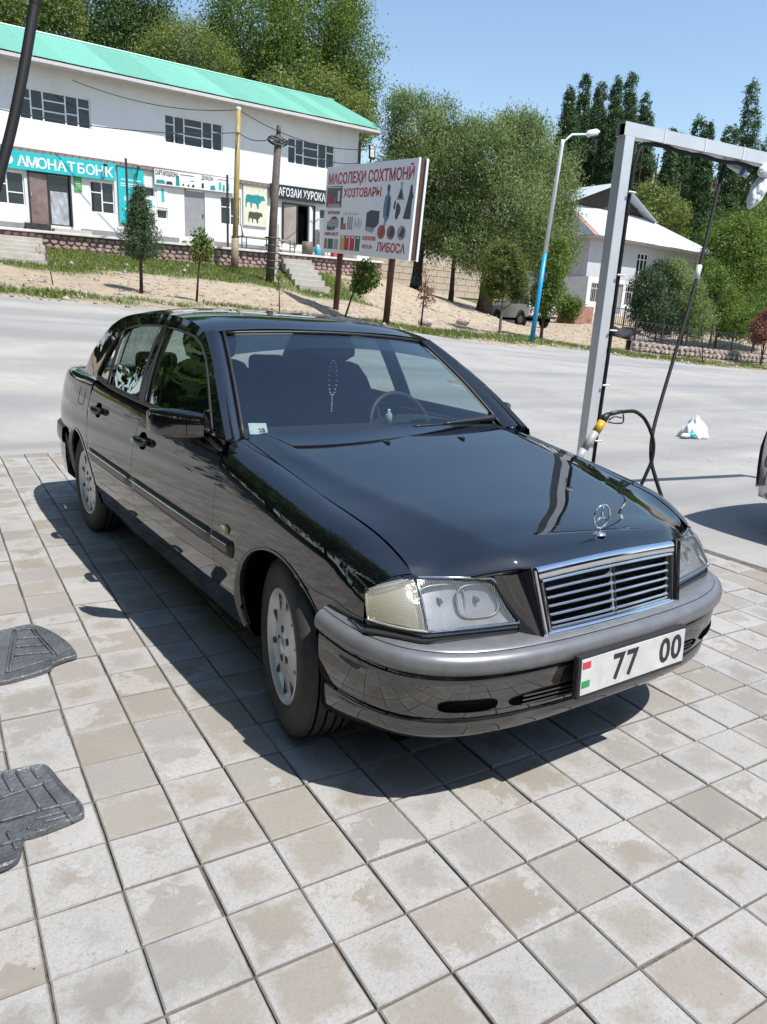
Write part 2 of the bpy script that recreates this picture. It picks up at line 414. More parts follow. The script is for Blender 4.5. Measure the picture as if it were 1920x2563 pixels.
for n, (h, d, x, y) in enumerate(tiles):
    me, v, f = variants[RP.randrange(8)]
    rot = TH + RP.uniform(-.010, .010) + RP.choice((0, PI)); dz = RP.uniform(-.0025, .0025); tx_, ty_ = RP.uniform(-.010, .010), RP.uniform(-.010, .010)
    loc = (x + RP.uniform(-.0012, .0012), y + RP.uniform(-.0012, .0012), dz)
    if n < 300 and h == 0:
        o = bpy.data.objects.new('paver', me); COL.objects.link(o); o.location = loc; o.rotation_euler = (tx_, ty_, rot); o.parent = pavement
    else:
        R_ = Euler((tx_, ty_, rot)).to_matrix(); b = len(bigv)
        bigv += [tuple(R_ @ Vector(p) + Vector(loc)) for p in v]; bigf += [tuple(b + k for k in g) for g in f]
o = mk('paver_field', bigv, bigf, M['paver'], pavement); o['kind'] = 'stuff'
# ================================================================== the black sedan
def pchip(xs, ys):
    xs = np.array(xs, float); ys = np.array(ys, float)
    h = np.diff(xs); d = np.diff(ys) / h; m = np.zeros_like(xs)
    m[0] = d[0]; m[-1] = d[-1]
    for i in range(1, len(xs) - 1):
        if d[i - 1] * d[i] > 0:
            w1 = 2 * h[i] + h[i - 1]; w2 = h[i] + 2 * h[i - 1]
            m[i] = (w1 + w2) / (w1 / d[i - 1] + w2 / d[i])
    def f(x):
        x = min(max(x, xs[0]), xs[-1]); i = min(max(int(np.searchsorted(xs, x)) - 1, 0), len(xs) - 2)
        t = (x - xs[i]) / h[i]
        return float((1 + 2 * t) * (1 - t) ** 2 * ys[i] + t * (1 - t) ** 2 * h[i] * m[i] + t * t * (3 - 2 * t) * ys[i + 1] + t * t * (t - 1) * h[i] * m[i + 1])
    return f
def lerp(a, b, t): return a + (b - a) * t
def L3(a, b, t): return tuple(a[i] + (b[i] - a[i]) * t for i in range(3))

def paint(name, col, metal=0.0, rough=0.30, dust=0.05, coat=1.0):
    t = NT(name); p = t.pos()
    t.set(Metallic=metal, Roughness=rough)
    t.b.inputs['Specular IOR Level'].default_value = 0.0 if metal == 0 else 0.5
    t.b.inputs['Coat Weight'].default_value = coat; t.b.inputs['Coat Roughness'].default_value = 0.015
    t.b.inputs['Coat IOR'].default_value = 2.0
    d = t.ramp(t.noise(3.0, 6, 0.65, p), [(0.45, (0, 0, 0)), (0.8, (1, 1, 1))])
    t.base(t.mix(t.math('MULTIPLY', d, dust), col, (0.25, 0.22, 0.18)))
    cr = t.ramp(t.noise(7.0, 4, 0.6, p), [(0.35, (0.008,) * 3), (0.75, (0.035,) * 3)])
    t.link(cr, t.b.inputs['Coat Roughness'])
    return t.m
M['paint'] = paint('black_car_paint', (0.0030, 0.0040, 0.0056), dust=0.03)
M['paint_low'] = paint('black_bumper_paint', (0.012, 0.012, 0.012), rough=0.4, dust=0.25)
M['silver_strip'] = plain('silver_bumper_strip', (0.175, 0.178, 0.185), 0.33, 0.35, 0.12, 20)
M['chrome'] = plain('chrome', (0.78, 0.79, 0.81), 0.08, 1.0, 0.04, 30)
M['blackplastic'] = plain('black_plastic', (0.018, 0.018, 0.019), 0.45, 0, 0.2, 30)
M['gap'] = plain('shadow_gap_black', (0.003, 0.003, 0.003), 0.95, 0, 0.1, 10, spec=0.0)
M['rubber'] = plain('tyre_rubber', (0.030, 0.029, 0.028), 0.75, 0, 0.35, 25, 0.25)
M['alloy'] = plain('alloy_wheel', (0.58, 0.59, 0.61), 0.36, 0.35, 0.12, 14)
M['alloy_dark'] = plain('alloy_slot_dark', (0.03, 0.03, 0.032), 0.6, 0.2, 0.2, 20)
M['cloth'] = plain('seat_cloth', (0.030, 0.033, 0.038), 0.9, 0, 0.3, 40, 0.2, 0.2)
M['dash'] = plain('dashboard_plastic', (0.016, 0.017, 0.019), 0.55, 0, 0.2, 40)
M['moulding'] = plain('side_moulding', (0.022, 0.022, 0.024), 0.34, 0, 0.2, 30)
def glass(name, tint, refl=1.0):
    t = NT(name); t.n.remove(t.b)
    tr = t.node('ShaderNodeBsdfTransparent'); tr.inputs['Color'].default_value = (*tint, 1)
    gl = t.node('ShaderNodeBsdfGlossy'); gl.inputs['Roughness'].default_value = 0.012; gl.inputs['Color'].default_value = (1, 1, 1, 1)
    lw_ = t.node('ShaderNodeLayerWeight'); lw_.inputs['Blend'].default_value = 0.5
    fr0 = t.math('MULTIPLY_ADD', t.math('POWER', lw_.outputs['Facing'], 5.0), 0.94, 0.06)
    sm = t.noise(2.5, 4, 0.6, t.pos())
    f = t.math('MULTIPLY', fr0, t.math('MULTIPLY_ADD', sm, 0.25, 1.75 * refl), clamp=True)
    mx = t.node('ShaderNodeMixShader'); t.link(f, mx.inputs[0]); t.link(tr.outputs[0], mx.inputs[1]); t.link(gl.outputs[0], mx.inputs[2])
    t.link(mx.outputs[0], t.out.inputs['Surface']); return t.m
M['glass'] = glass('car_glass', (0.68, 0.77, 0.75))
M['glass_band'] = glass('tinted_windscreen_band', (0.10, 0.13, 0.16), 0.8)
def lens(name, tint, scale, axis, cross=False):
    t = NT(name); t.n.remove(t.b)
    p = t.pos(); w = t.node('ShaderNodeTexWave', wave_type='BANDS', bands_direction=axis); w.inputs['Scale'].default_value = scale
    t.link(p, w.inputs['Vector']); h = w.outputs['Fac']
    if cross:
        w2 = t.node('ShaderNodeTexWave', wave_type='BANDS', bands_direction='Z'); w2.inputs['Scale'].default_value = scale
        t.link(p, w2.inputs['Vector']); h = t.math('ADD', h, w2.outputs['Fac'])
    b = t.node('ShaderNodeBump'); b.inputs['Strength'].default_value = 0.22; b.inputs['Distance'].default_value = 0.002; t.link(h, b.inputs['Height'])
    tr = t.node('ShaderNodeBsdfTransparent'); tr.inputs['Color'].default_value = (*tint, 1)
    df = t.node('ShaderNodeBsdfDiffuse'); df.inputs['Color'].default_value = (tint[0] * 0.85, tint[1] * 0.85, tint[2] * 0.85, 1); t.link(b.outputs[0], df.inputs['Normal'])
    gl = t.node('ShaderNodeBsdfGlossy'); gl.inputs['Roughness'].default_value = 0.05; t.link(b.outputs[0], gl.inputs['Normal'])
    lw_ = t.node('ShaderNodeLayerWeight'); lw_.inputs['Blend'].default_value = 0.5; t.link(b.outputs[0], lw_.inputs['Normal']); fr0 = t.math('MULTIPLY_ADD', t.math('POWER', lw_.outputs['Facing'], 5.0), 0.95, 0.05)
    m0 = t.node('ShaderNodeMixShader')
    ph = t.math('MULTIPLY_ADD', h, 0.10, 0.03 if not cross else 0.14, clamp=True); t.link(ph, m0.inputs[0])
    t.link(tr.outputs[0], m0.inputs[1]); t.link(df.outputs[0], m0.inputs[2])
    m1 = t.node('ShaderNodeMixShader'); t.link(t.math('MULTIPLY', fr0, 1.4, clamp=True), m1.inputs[0]); t.link(m0.outputs[0], m1.inputs[1]); t.link(gl.outputs[0], m1.inputs[2])
    t.link(m1.outputs[0], t.out.inputs['Surface']); return t.m
M['lens'] = lens('headlight_lens', (0.90, 0.91, 0.91), 40, 'X')
M['lens_turn'] = lens('indicator_lens', (0.84, 0.82, 0.71), 62, 'X', True)
M['reflector'] = plain('lamp_reflector', (0.58, 0.59, 0.60), 0.07, 1.0, 0.15, 30)
M['lamp_grey'] = plain('lamp_inner_grey', (0.22, 0.225, 0.23), 0.35, 0.3, 0.2, 20)
M['reflector_turn'] = plain('indicator_reflector', (0.50, 0.475, 0.38), 0.3, 0.6, 0.12, 30)
M['turn_side'] = plain('side_marker_lens', (0.42, 0.38, 0.16), 0.25, 0, 0.1, 40)
M['white'] = plain('white_paper', (0.52, 0.52, 0.51), 0.5, 0, 0.15, 14)
M['ink'] = plain('black_ink', (0.02, 0.02, 0.025), 0.6)
M['plate_red'] = plain('plate_red', (0.5, 0.04, 0.05), 0.4)
M['plate_green'] = plain('plate_green', (0.03, 0.25, 0.07), 0.4)
M['beads'] = plain('prayer_beads', (0.55, 0.65, 0.78), 0.2, 0, 0.1, coat=0.5)
M['blue_clear'] = plain('bottle_clear', (0.35, 0.42, 0.45), 0.15)

CAR_C = Vector((0, 1.4, 0.55))
def grid_mesh(name, P, mat, parent, solid=0.012, flip=None, mirror=False, smooth=True):
    """P: rows of 3-d points. Normals are turned outwards; the rim gets a flange so that panel gaps have depth"""
    nu, nv = len(P), len(P[0]); sgn = -1 if mirror else 1
    vs = [(p[0] * sgn, p[1], p[2]) for r in P for p in r]
    fs = [(i * nv + j, i * nv + j + 1, (i + 1) * nv + j + 1, (i + 1) * nv + j) for i in range(nu - 1) for j in range(nv - 1)]
    a, b, c = (Vector(P[nu // 2][nv // 2]), Vector(P[nu // 2][nv // 2 - 1]), Vector(P[nu // 2 - 1][nv // 2]))
    n = (b - a).cross(c - a); n = n if n.dot(a - CAR_C) > 0 else -n       # wanted outward normal (unmirrored)
    f0 = fs[(nu // 2) * (nv - 1) - nv // 2] if False else None
    i, j = min(nu // 2, nu - 2), min(nv // 2, nv - 2)
    q = [Vector(P[i][j]), Vector(P[i][j + 1]), Vector(P[i + 1][j + 1])]
    fn = (q[1] - q[0]).cross(q[2] - q[1])
    rev = fn.dot(n) < 0
    if mirror: rev = not rev
    if rev: fs = [f[::-1] for f in fs]
    o = mk(name, vs, fs, mat, parent, smooth)
    return o

# plan, profile and outline curves of the body (metres; origin on the ground under the front axle, nose towards -y)
Wp = pchip([-.66, -.58, -.50, -.42, -.33, -.2, 0, .5, 1.0, 1.6, 2.2, 2.7, 3.1, 3.35, 3.5, 3.6], [.66, .725, .768, .797, .818, .836, .846, .855, .861, .862, .860, .852, .832, .80, .755, .69])
def tuck(z):
    return .055 * ((z - .62) / .33) ** 2 if z > .62 else .062 * ((.62 - z) / .37) ** 2
def wx(y, z): return Wp(y) - tuck(z)
hood_x = pchip([-.53, -.3, 0, .3, .56], [.668, .690, .702, .705, .703])
hood_z = pchip([-.53, -.45, -.35, -.1, .1, .3, .56], [.727, .768, .803, .846, .876, .905, .946])
belt_z = pchip([.4, 1.0, 1.6, 2.2, 2.7, 3.0], [.948, .953, .957, .968, .985, .985])
cut_f = lambda z: .505 + .10 * (z - .62) ** 2 - .02 * (z - .6)          # fender / front door
cut_m = lambda z: 1.535 - .10 * (z - .55) ** 2 - .13 * max(0, z - .62)  # front door / rear door
ARF, ARR, WZ = .352, .348, .312
def arch(y, yc, r, zb):
    d = abs(y - yc)
    return max(zb, WZ + math.sqrt(max(0, r * r - d * d))) if d < r else zb
def dens(a, b, pts, n):
    """columns denser round the given points"""
    s = set(np.linspace(a, b, n).round(4))
    for p, r in pts:
        for k in range(13):
            for sg in (-1, 1):
                v = p + sg * r * math.sin(k / 12 * PI / 2)
                if a < v < b: s.add(round(v, 4))
        for sg in (-1, 1):
            for e in (.0015, .006):
                v = p + sg * (r + e)
                if a < v < b: s.add(round(v, 4))
    return sorted(s)

def bez(p0, p1, p2, p3, t):
    u = 1 - t
    return tuple(u ** 3 * p0[i] + 3 * u * u * t * p1[i] + 3 * u * t * t * p2[i] + t ** 3 * p3[i] for i in range(2))

XB = pchip([.4, .7, 1.5, 2.0, 2.4, 2.8, 3.1], [.800, .806, .806, .800, .775, .735, .69])
XR = pchip([.9, 1.15, 1.6, 2.1, 2.5, 2.8], [.60, .612, .624, .618, .592, .565])
ZR = pchip([1.02, 1.15, 1.35, 1.65, 1.95, 2.25, 2.45, 2.6], [1.290, 1.334, 1.368, 1.385, 1.382, 1.364, 1.338, 1.306])
def SG(y, z):
    b = belt_z(y); t = (z - b) / (1.384 - b)
    return (lerp(XB(y), XR(y), t) + .016 * math.sin(PI * min(max(t, 0), 1)), y, z)

def build_car(root):
    P_ = M['paint']
    for mir in (True, False):                      # right side of the car is -x
        S = mir
        # ---- front wing
        ys = dens(-.50, .50, [(0, ARF)], 26); rows = []
        for y in ys:
            s = (y + .50) / 1.0
            zl = arch(y, 0, ARF, .245); zt = hood_z(y); zs = zt - .10
            if zs < zl + .02: zs = zl + .02
            col = []
            for k in range(15):
                z = lerp(zl, zs, k / 14)
                yy = y + (cut_f(z) - .5) * max(0, s - .5) * 2
                if y < -.3: yy = y + (-.3 - y) / .2 * .040
                col.append((wx(yy, z), yy, z))
            x0 = wx(y, zs); x1 = hood_x(y)
            yy1 = y + (.545 - .5) * max(0, s - .5) * 2 + (-.03) * max(0, .4 - s) * 2.5
            x1 = hood_x(yy1); zt = hood_z(yy1)
            for k in range(1, 13):
                t = k / 12
                x, z = bez((x0, zs), (x0 - .012, zs + .062), (x0 - .045, zt + .004), (x1, zt), t)
                yb = y + (cut_f(zs) - .5) * max(0, s - .5) * 2 + max(0, -.3 - y) / .2 * .040
                col.append((x, lerp(yb, yy1, t), z))
            rows.append(col)
        grid_mesh('front_wing', rows, P_, root, mirror=S)
        # wheel arch lip and inner liner
        for (yc, r, w0) in ((0, ARF, 'f'), (2.69, ARR, 'r')):
            lip = []; lin = []
            for k in range(33):
                a = lerp(-.18, PI + .18, k / 32); y = yc + r * math.cos(a); z = WZ + r * math.sin(a)
                x = wx(y, z)
                lip.append([(x + .003, y, z), (x + .004, yc + (r - .012) * math.cos(a), WZ + (r - .012) * math.sin(a)), (x - .03, yc + (r - .014) * math.cos(a), WZ + (r - .014) * math.sin(a))])
                lin.append([(x - .012, yc + (r + .02) * math.cos(a), WZ + (r + .02) * math.sin(a)), (x - .35, yc + (r + .02) * math.cos(a), WZ + (r + .02) * math.sin(a))])
            grid_mesh('wheel_arch_lip', lip, P_, root, 0, mirror=S)
            grid_mesh('wheel_arch_liner', lin, M['gap'], root, 0, mirror=S)
        cut_r = lambda z: min(2.44 - .12 * max(0, .93 - z), 2.69 - math.sqrt(max(1e-6, (ARR + .02) ** 2 - (z - WZ) ** 2)) if abs(z - WZ) < ARR + .0 else 9) - .0
        # ---- doors
        def door(name, ya, yb, arch_cut):
            rows = []; n = 26
            for k in range(n + 1):
                z = lerp(.335, None, 0) if False else None
                col = []
                tt = k / n
                for j in range(25):
                    s = j / 24
                    z = lerp(.338, belt_z(lerp(ya(.6), yb(.6), s)) - .004, tt)
                    y0, y1 = ya(z) + .002, yb(z) - .002
                    y = lerp(y0, y1, s)
                    col.append((wx(y, z), y, z))
                rows.append(col)
            return grid_mesh(name, rows, P_, root, mirror=S)
        dF = door('front_door', cut_f, cut_m, False)
        dR = door('rear_door', cut_m, cut_r, True)
        # ---- rear quarter panel
        ys = dens(2.30, 3.62, [(2.69, ARR)], 34); rows = []
        tz = pchip([2.3, 2.75, 3.1, 3.5, 3.62], [.975, .985, .985, .972, .95])
        tx = pchip([2.3, 2.6, 2.9, 3.3, 3.62], [.79, .755, .70, .67, .60])
        for y in ys:
            zl = max(arch(y, 2.69, ARR, .26), 0.26 if y > 2.5 else .26); zt = tz(y); zs = zt - .09
            col = []
            for k in range(15):
                z = lerp(zl, zs, k / 14)
                yy = y
                if y < 2.45: yy = max(y, cut_r(z) + .003)
                col.append((wx(yy, z), yy, z))
            x0 = wx(y, zs); yb = max(y, cut_r(zs) + .003) if y < 2.45 else y
            for k in range(1, 11):
                t = k / 10; x, z = bez((x0, zs), (x0 - .01, zs + .05), (x0 - .02, zt), (tx(y), zt), t)
                col.append((x, max(yb, y), z))
            rows.append(col)
        grid_mesh('rear_quarter_panel', rows, P_, root, mirror=S)
        # ---- sill
        rows = []
        for k in range(30):
            y = lerp(.30, 2.40, k / 29)
            rows.append([(wx(y, .33) - .004, y, .332), (wx(y, .30) - .006, y, .29), (wx(y, .26) - .008, y, .25), (wx(y, .25) - .03, y, .215), (wx(y, .25) - .12, y, .20)])
        grid_mesh('sill', rows, M['paint_low'], root, 0, mirror=S)
        # dark strips behind the panel gaps
        for fn, z0, z1 in ((cut_f, .33, .945), (cut_m, .33, .95), (lambda z: cut_r(z) + .003, .66, .96)):
            rows = [[(wx(fn(z) + d, z) - .007, fn(z) + d, z) for d in (-.03, 0, .03)] for z in np.linspace(z0, z1, 24)]
            grid_mesh('panel_gap', rows, M['gap'], root, 0, mirror=S)
        rows = [[(hood_x(y) + d, y, hood_z(y) - .012) for d in (-.04, 0, .03)] for y in np.linspace(-.52, .54, 24)]
        grid_mesh('panel_gap', rows, M['gap'], root, 0, mirror=S)
        # ---- side moulding strips, each with a bright lower edge line
        def strip(name, y0, y1):
            rows = []
            for k in range(18):
                y = lerp(y0, y1, k / 17); d = [(.000, .535), (.012, .540), (.0165, .556), (.0165, .580), (.011, .597), (0, .602)]
                tp = min(1, k / 1.0, (17 - k) / 1.0)
                rows.append([(wx(y, z) + e * tp - .001, y, z) for e, z in d])
            o = grid_mesh(name, rows, M['moulding'], root, 0, mirror=S)
            rows = [[(wx(lerp(y0 + .02, y1 - .02, k / 9), z) + e, lerp(y0 + .02, y1 - .02, k / 9), z) for e, z in ((.0142, .5905), (.0168, .588), (.0172, .585))] for k in range(10)]
            grid_mesh('bright_strip', rows, M['chrome'], o, 0, mirror=S)
        strip('side_moulding', .325, cut_f(.57) - .003)
        strip('side_moulding', cut_f(.57) + .003, cut_m(.57) - .003)
        strip('side_moulding', cut_m(.57) + .003, 2.36)
        # ---- door handles: dark cup and painted grip
        for yc, zc in ((1.37, .80), (2.19, .835)):
            cup = []
            for k in range(7):
                rr = k / 6
                cup.append([(wx(yc, zc) + .004 + .010 * (rr - 1) * 0 + (-.010 if rr < .8 else .001), yc + .02 + .052 * rr * math.cos(a) * 1.0, zc + .038 * rr * math.sin(a)) for a in np.linspace(0, 2 * PI, 19)])
            sg = -1 if S else 1
            vs = [(sg * (wx(yc, zc + .042 * math.sin(a)) + .0025), yc + .015 + .055 * math.cos(a), zc + .042 * math.sin(a)) for a in np.linspace(0, 2 * PI, 20)[:-1]]
            h = mk('door_handle', vs, [tuple(range(19))], M['gap'], root, True)
            g = MB()
            x0 = wx(yc, zc)
            pts = [(sg * (x0 - .002), yc - .062, zc + .004), (sg * (x0 + .022), yc - .05, zc + .004), (sg * (x0 + .028), yc, zc + .002), (sg * (x0 + .026), yc + .045, zc), (sg * (x0 + .014), yc + .078, zc - .002), (sg * (x0 - .004), yc + .084, zc - .002)]
            g.tube(pts, [.015, .021, .022, .022, .019, .014], 10)
            g.build('grip', M['paint'], h, True)
        # ---- greenhouse side
        xb = pchip([.4, .7, 1.5, 2.0, 2.4, 2.8, 3.1], [.800, .806, .806, .800, .775, .735, .69])
        xr = pchip([.9, 1.15, 1.6, 2.1, 2.5, 2.8], [.60, .612, .624, .618, .592, .565])
        zr = pchip([1.02, 1.15, 1.35, 1.65, 1.95, 2.25, 2.45, 2.6], [1.290, 1.334, 1.368, 1.385, 1.382, 1.364, 1.338, 1.306])
        def Sg(y, z):
            b = belt_z(y); t = (z - b) / (1.384 - b)
            return (lerp(xb(y), xr(y), t) + .016 * math.sin(PI * min(max(t, 0), 1)), y, z)
        sgn = -1 if S else 1
        def s3(p, off=0.0):
            q = Sg(*p); return (sgn * (q[0] + off), q[1], q[2])
        def dense(poly, step=.04):
            out = []
            for i in range(len(poly)):
                a, b = Vector(poly[i]), Vector(poly[(i + 1) % len(poly)])
                n = max(1, int((b - a).length / step))
                out += [tuple(a.lerp(b, k / n)) for k in range(n)]
            return out
        roofline = [(y, zr(y)) for y in (1.12, 1.2, 1.3, 1.45, 1.65, 1.85, 2.05, 2.2, 2.35, 2.47)]
        outer = [(.50, .948)] + [(lerp(.50, 1.10, t), lerp(.948, 1.318, t) + .022 * math.sin(PI * t)) for t in (.15, .3, .45, .6, .75, .9)] + roofline + [(2.62, 1.292), (2.77, 1.205), (2.91, 1.095), (3.02, .995), (2.93, .984), (2.6, .982), (2.2, .966), (1.6, .955), (1.0, .951)]
        gl_f = [(.640, .966), (.715, 1.03), (.84, 1.13), (.965, 1.215), (1.08, 1.270), (1.20, 1.301), (1.42, 1.318), (1.56, 1.323), (1.53, 1.17), (1.475, .972)]
        gl_r = [(1.575, .974), (1.615, 1.12), (1.655, 1.325), (1.85, 1.320), (2.05, 1.308), (2.215, 1.284), (2.18, 1.12), (2.15, .984)]
        gl_q = [(2.185, .986), (2.215, 1.12), (2.25, 1.272), (2.34, 1.222), (2.42, 1.13), (2.485, 1.03), (2.495, 1.0)]
        # frame = outer outline with three openings
        loops = [dense(outer), dense(gl_f), dense(gl_r), dense(gl_q)]
        pts2 = []; edges = []
        for L in loops:
            b = len(pts2); pts2 += [Vector(p) for p in L]; n = len(L)
            edges += [(b + i, b + (i + 1) % n) for i in range(n)]
        vv, ee, ff, _, _, _ = delaunay_2d_cdt(pts2, edges, [], 0, 1e-5)
        def inside(p, poly):
            c = False; n = len(poly)
            for i in range(n):
                (x1, y1), (x2, y2) = poly[i], poly[(i + 1) % n]
                if (y1 > p[1]) != (y2 > p[1]) and p[0] < (x2 - x1) * (p[1] - y1) / (y2 - y1) + x1: c = not c
            return c
        keep = []
        for f in ff:
            c = sum((vv[i] for i in f), Vector((0, 0))) / len(f)
            if inside(c, loops[0]) and not any(inside(c, L) for L in loops[1:]): keep.append(tuple(f))
        # outward orientation
        out = []
        for f in keep:
            a, b, c = (Vector(s3(vv[i])) for i in f[:3])
            n = (b - a).cross(c - b)
            out.append(f if n.x * sgn > 0 else f[::-1])
        o = mk('door_window_frame', [s3(v) for v in vv], out, P_, root, True)
        mk('inner_window_frame', [s3(v, -.035) for v in vv], out, M['dash'], root)
        for nm, g in (('front_door_window', gl_f), ('rear_door_window', gl_r), ('quarter_window', gl_q)):
            L = dense(g, .05)
            vv2, _, ff2, _, _, _ = delaunay_2d_cdt([Vector(p) for p in L], [(i, (i + 1) % len(L)) for i in range(len(L))], [tuple(range(len(L)))], 1, 1e-5)
            w = mk(nm, [s3(v, -.010) for v in vv2], [tuple(f) for f in ff2], M['glass'], root, True)
            # rubber seal round the opening
            sb = MB(); sb.tube([s3(p, .001) for p in L] + [s3(L[0], .001)], .0055, 5, cap=False); sb.build('window_seal', M['blackplastic'], w, True)
        # satin black B pillar cover
        bp = [(1.49, .962), (1.562, .962), (1.645, 1.335), (1.572, 1.335)]
        bb = [s3(p, .003) for p in dense(bp, .05)]
        mk('pillar_trim', bb, [tuple(range(len(bb)))], M['moulding'], root)
        # waist strip along the belt
        sb = MB(); sb.tube([s3((y, belt_z(y) + .008), .004) for y in np.linspace(.66, 2.47, 24)], .008, 6); sb.build('waist_strip', M['blackplastic'], root, True)
        # A pillar: between windscreen edge and window frame
        rows = []
        for k in range(17):
            t = k / 16
            ws = (lerp(.698, .556, t), lerp(.575, 1.112, t), lerp(.938, 1.322, t) + .020 * math.sin(PI * max(0, t)))
            e = Sg(lerp(.50, 1.12, t), lerp(.948, zr(1.12), t) + .022 * math.sin(PI * max(0, t)))
            mid = ((ws[0] + e[0]) / 2 + .012, (ws[1] + e[1]) / 2 - .014, (ws[2] + e[2]) / 2 + .012)
            rows.append([ws, L3(ws, mid, .55), mid, L3(mid, e, .5), e])
        grid_mesh('windscreen_pillar', rows, P_, root, 0, mirror=S)
        zt_ = hood_z(.545); zs_ = zt_ - .10; x0_ = wx(.5, zs_); low = []
        for q in (1.0, .8, .62, .45, .25):
            xq, zq = bez((x0_, zs_), (x0_ - .012, zs_ + .062), (x0_ - .045, zt_ + .004), (hood_x(.545), zt_), q); low.append((xq, lerp(cut_f(zs_), .545, q) - .004, zq + .001))
        grid_mesh('pillar_foot', [low, [L3(a, b, .5) for a, b in zip(low, rows[0])], rows[0]], P_, root, 0, mirror=S)
        tb = MB(); tb.tube([(sgn * (lerp(.698, .556, k / 10) + .002), lerp(.575, 1.112, k / 10) - .006, lerp(.938, 1.322, k / 10) + .020 * math.sin(PI * k / 10) + .006) for k in range(11)], .007, 6)
        tb.build('windscreen_seal', M['blackplastic'], root, True)
        # ---- mirror
        mr = MB(); yc, zc = .730, .975
        secs = []
        for k, (x, w, h, dy) in enumerate([(.808, .035, .040, .0), (.820, .048, .049, .0), (.86, .056, .054, .030), (.905, .060, .057, .065), (.948, .058, .056, .100), (.968, .050, .050, .122), (.980, .034, .038, .140)]):
            ring = []
            for a in np.linspace(0, 2 * PI, 25)[:-1]:
                ca, sa = math.cos(a), math.sin(a); e = .40
                yv = math.copysign(abs(ca) ** e, ca) * w; zv = math.copysign(abs(sa) ** e, sa) * h
                if yv > 0: yv *= .75
                ring.append((sgn * x, yc + dy + yv, zc + zv))
            secs.append(ring)
        b = len(secs[0]); vs = [p for r in secs for p in r]; fs = []
        for i in range(len(secs) - 1):
            for k in range(b): fs.append((i * b + k, i * b + (k + 1) % b, (i + 1) * b + (k + 1) % b, (i + 1) * b + k))
        fs += [tuple(range(b)), tuple(range((len(secs) - 1) * b, len(secs) * b))]
        mo = mk('wing_mirror', vs, fs, P_, root); auto_smooth(mo, 50)
        a = MB(); a.tube([(sgn * .77, .72, .955), (sgn * .81, .73, .945), (sgn * .86, .75, .935)], [.03, .024, .016], 8); a.build('mirror_arm', M['blackplastic'], mo, True)
        a = MB(); a.tube([(sgn * x, y_, .922) for x, y_ in ((.83, .735), (.88, .775), (.93, .815))], [.016, .020, .014], 8); a.build('mirror_base', M['blackplastic'], mo, True)
        vs = [(sgn * x, .730 + (x - .815) * .88 + .047, z) for x, z in ((.83, .935), (.965, .935), (.965, 1.015), (.83, 1.015))]
        mk('mirror_glass', vs, [(0, 1, 2, 3)], M['chrome'], mo)
        tri = [s3(p, .004) for p in ((.60, .958), (.80, .958), (.775, 1.02), (.66, .985))]
        mk('mirror_triangle', tri, [(0, 1, 2, 3)], M['blackplastic'], mo)
        # ---- side marker lamp
        y, z = .385, .635; mm = MB()
        mm.lathe([(.030, .0), (.029, .006), (.022, .011), (.0001, .013)], 18, Matrix.Translation((sgn * (wx(y, z) + .001), y, z)) @ Matrix.Rotation(sgn * PI / 2, 4, 'Y') @ Matrix.Diagonal((.62, 1, 1, 1)))
        mm.build('side_marker', M['turn_side'], root, True)
        # fuel flap
        if S:
            y0, y1, z0, z1 = 2.555, 2.70, .815, .935; pts = []
            for a in np.linspace(0, 2 * PI, 29):
                ca, sa = math.cos(a), math.sin(a); yy = (y0 + y1) / 2 + (y1 - y0) / 2 * math.copysign(abs(ca) ** .45, ca); zz = (z0 + z1) / 2 + (z1 - z0) / 2 * math.copysign(abs(sa) ** .45, sa)
                pts.append((-(wx(yy, zz) - 0.001), yy, zz))
            t = MB(); t.tube(pts, .0028, 5, cap=False); t.build('fuel_flap_seam', M['gap'], root)
        # ---- headlamp unit
        iT, iB, bT, bB, oT, oB = (.452, -.628, .714), (.386, -.692, .586), (.665, -.535, .720), (.684, -.632, .592), (.783, -.458, .676), (.797, -.498, .600)
        def patch(c00, c10, c01, c11, bul, off, nu=14, nv=8, inset=0.0):
            rows = []
            for i in range(nu + 1):
                u = inset + (1 - 2 * inset) * i / nu; r = []
                for j in range(nv + 1):
                    v = inset + (1 - 2 * inset) * j / nv
                    p = Vector(L3(L3(c00, c10, u), L3(c01, c11, u), v))
                    if c00 is iB: p += Vector((-.028 * math.sin(PI * v ** .8), .012 * math.sin(PI * v), 0)) * (1 - u) ** 3
                    n = (Vector(c10) - Vector(c00)).cross(Vector(c01) - Vector(c00)).normalized()
                    if n.y > 0: n = -n
                    p += n * (bul * math.sin(PI * u) * .6 + bul * math.sin(PI * v) * .6 + off)
                    r.append(tuple(p))
                rows.append(r)
            return rows
        hl = grid_mesh('headlight', patch(iB, bB, iT, bT, .012, .0), M['lens'], root, 0, mirror=S)
        # reflector bowls behind the lens
        def bowl(name, par, cu, cv, rx, rz, depth, mat):
            rows = []
            c = Vector(L3(L3(iB, bB, cu), L3(iT, bT, cu), cv)); ux = (Vector(bB) - Vector(iB)).normalized(); uz = (Vector(iT) - Vector(iB)); uz = (uz - ux * uz.dot(ux)).normalized()
            n = ux.cross(uz).normalized(); n = n if n.y > 0 else -n
            for k in range(9):
                rr = 1 - k / 8 * .97
                rows.append([tuple(c + ux * rx * rr * math.copysign(abs(math.cos(a)) ** .6, math.cos(a)) + uz * rz * rr * math.copysign(abs(math.sin(a)) ** .6, math.sin(a)) + n * (.012 + depth * (1 - rr * rr))) for a in np.linspace(0, 2 * PI, 29)])
            return grid_mesh(name, rows, mat, par, 0, mirror=S)
        bowl('reflector', hl, .30, .48, .072, .050, .06, M['reflector'])
        bowl('reflector', hl, .73, .48, .078, .052, .06, M['reflector'])
        back = patch(iB, bB, iT, bT, 0, -.016); grid_mesh('lamp_backing', back, M['lamp_grey'], hl, 0, mirror=S)
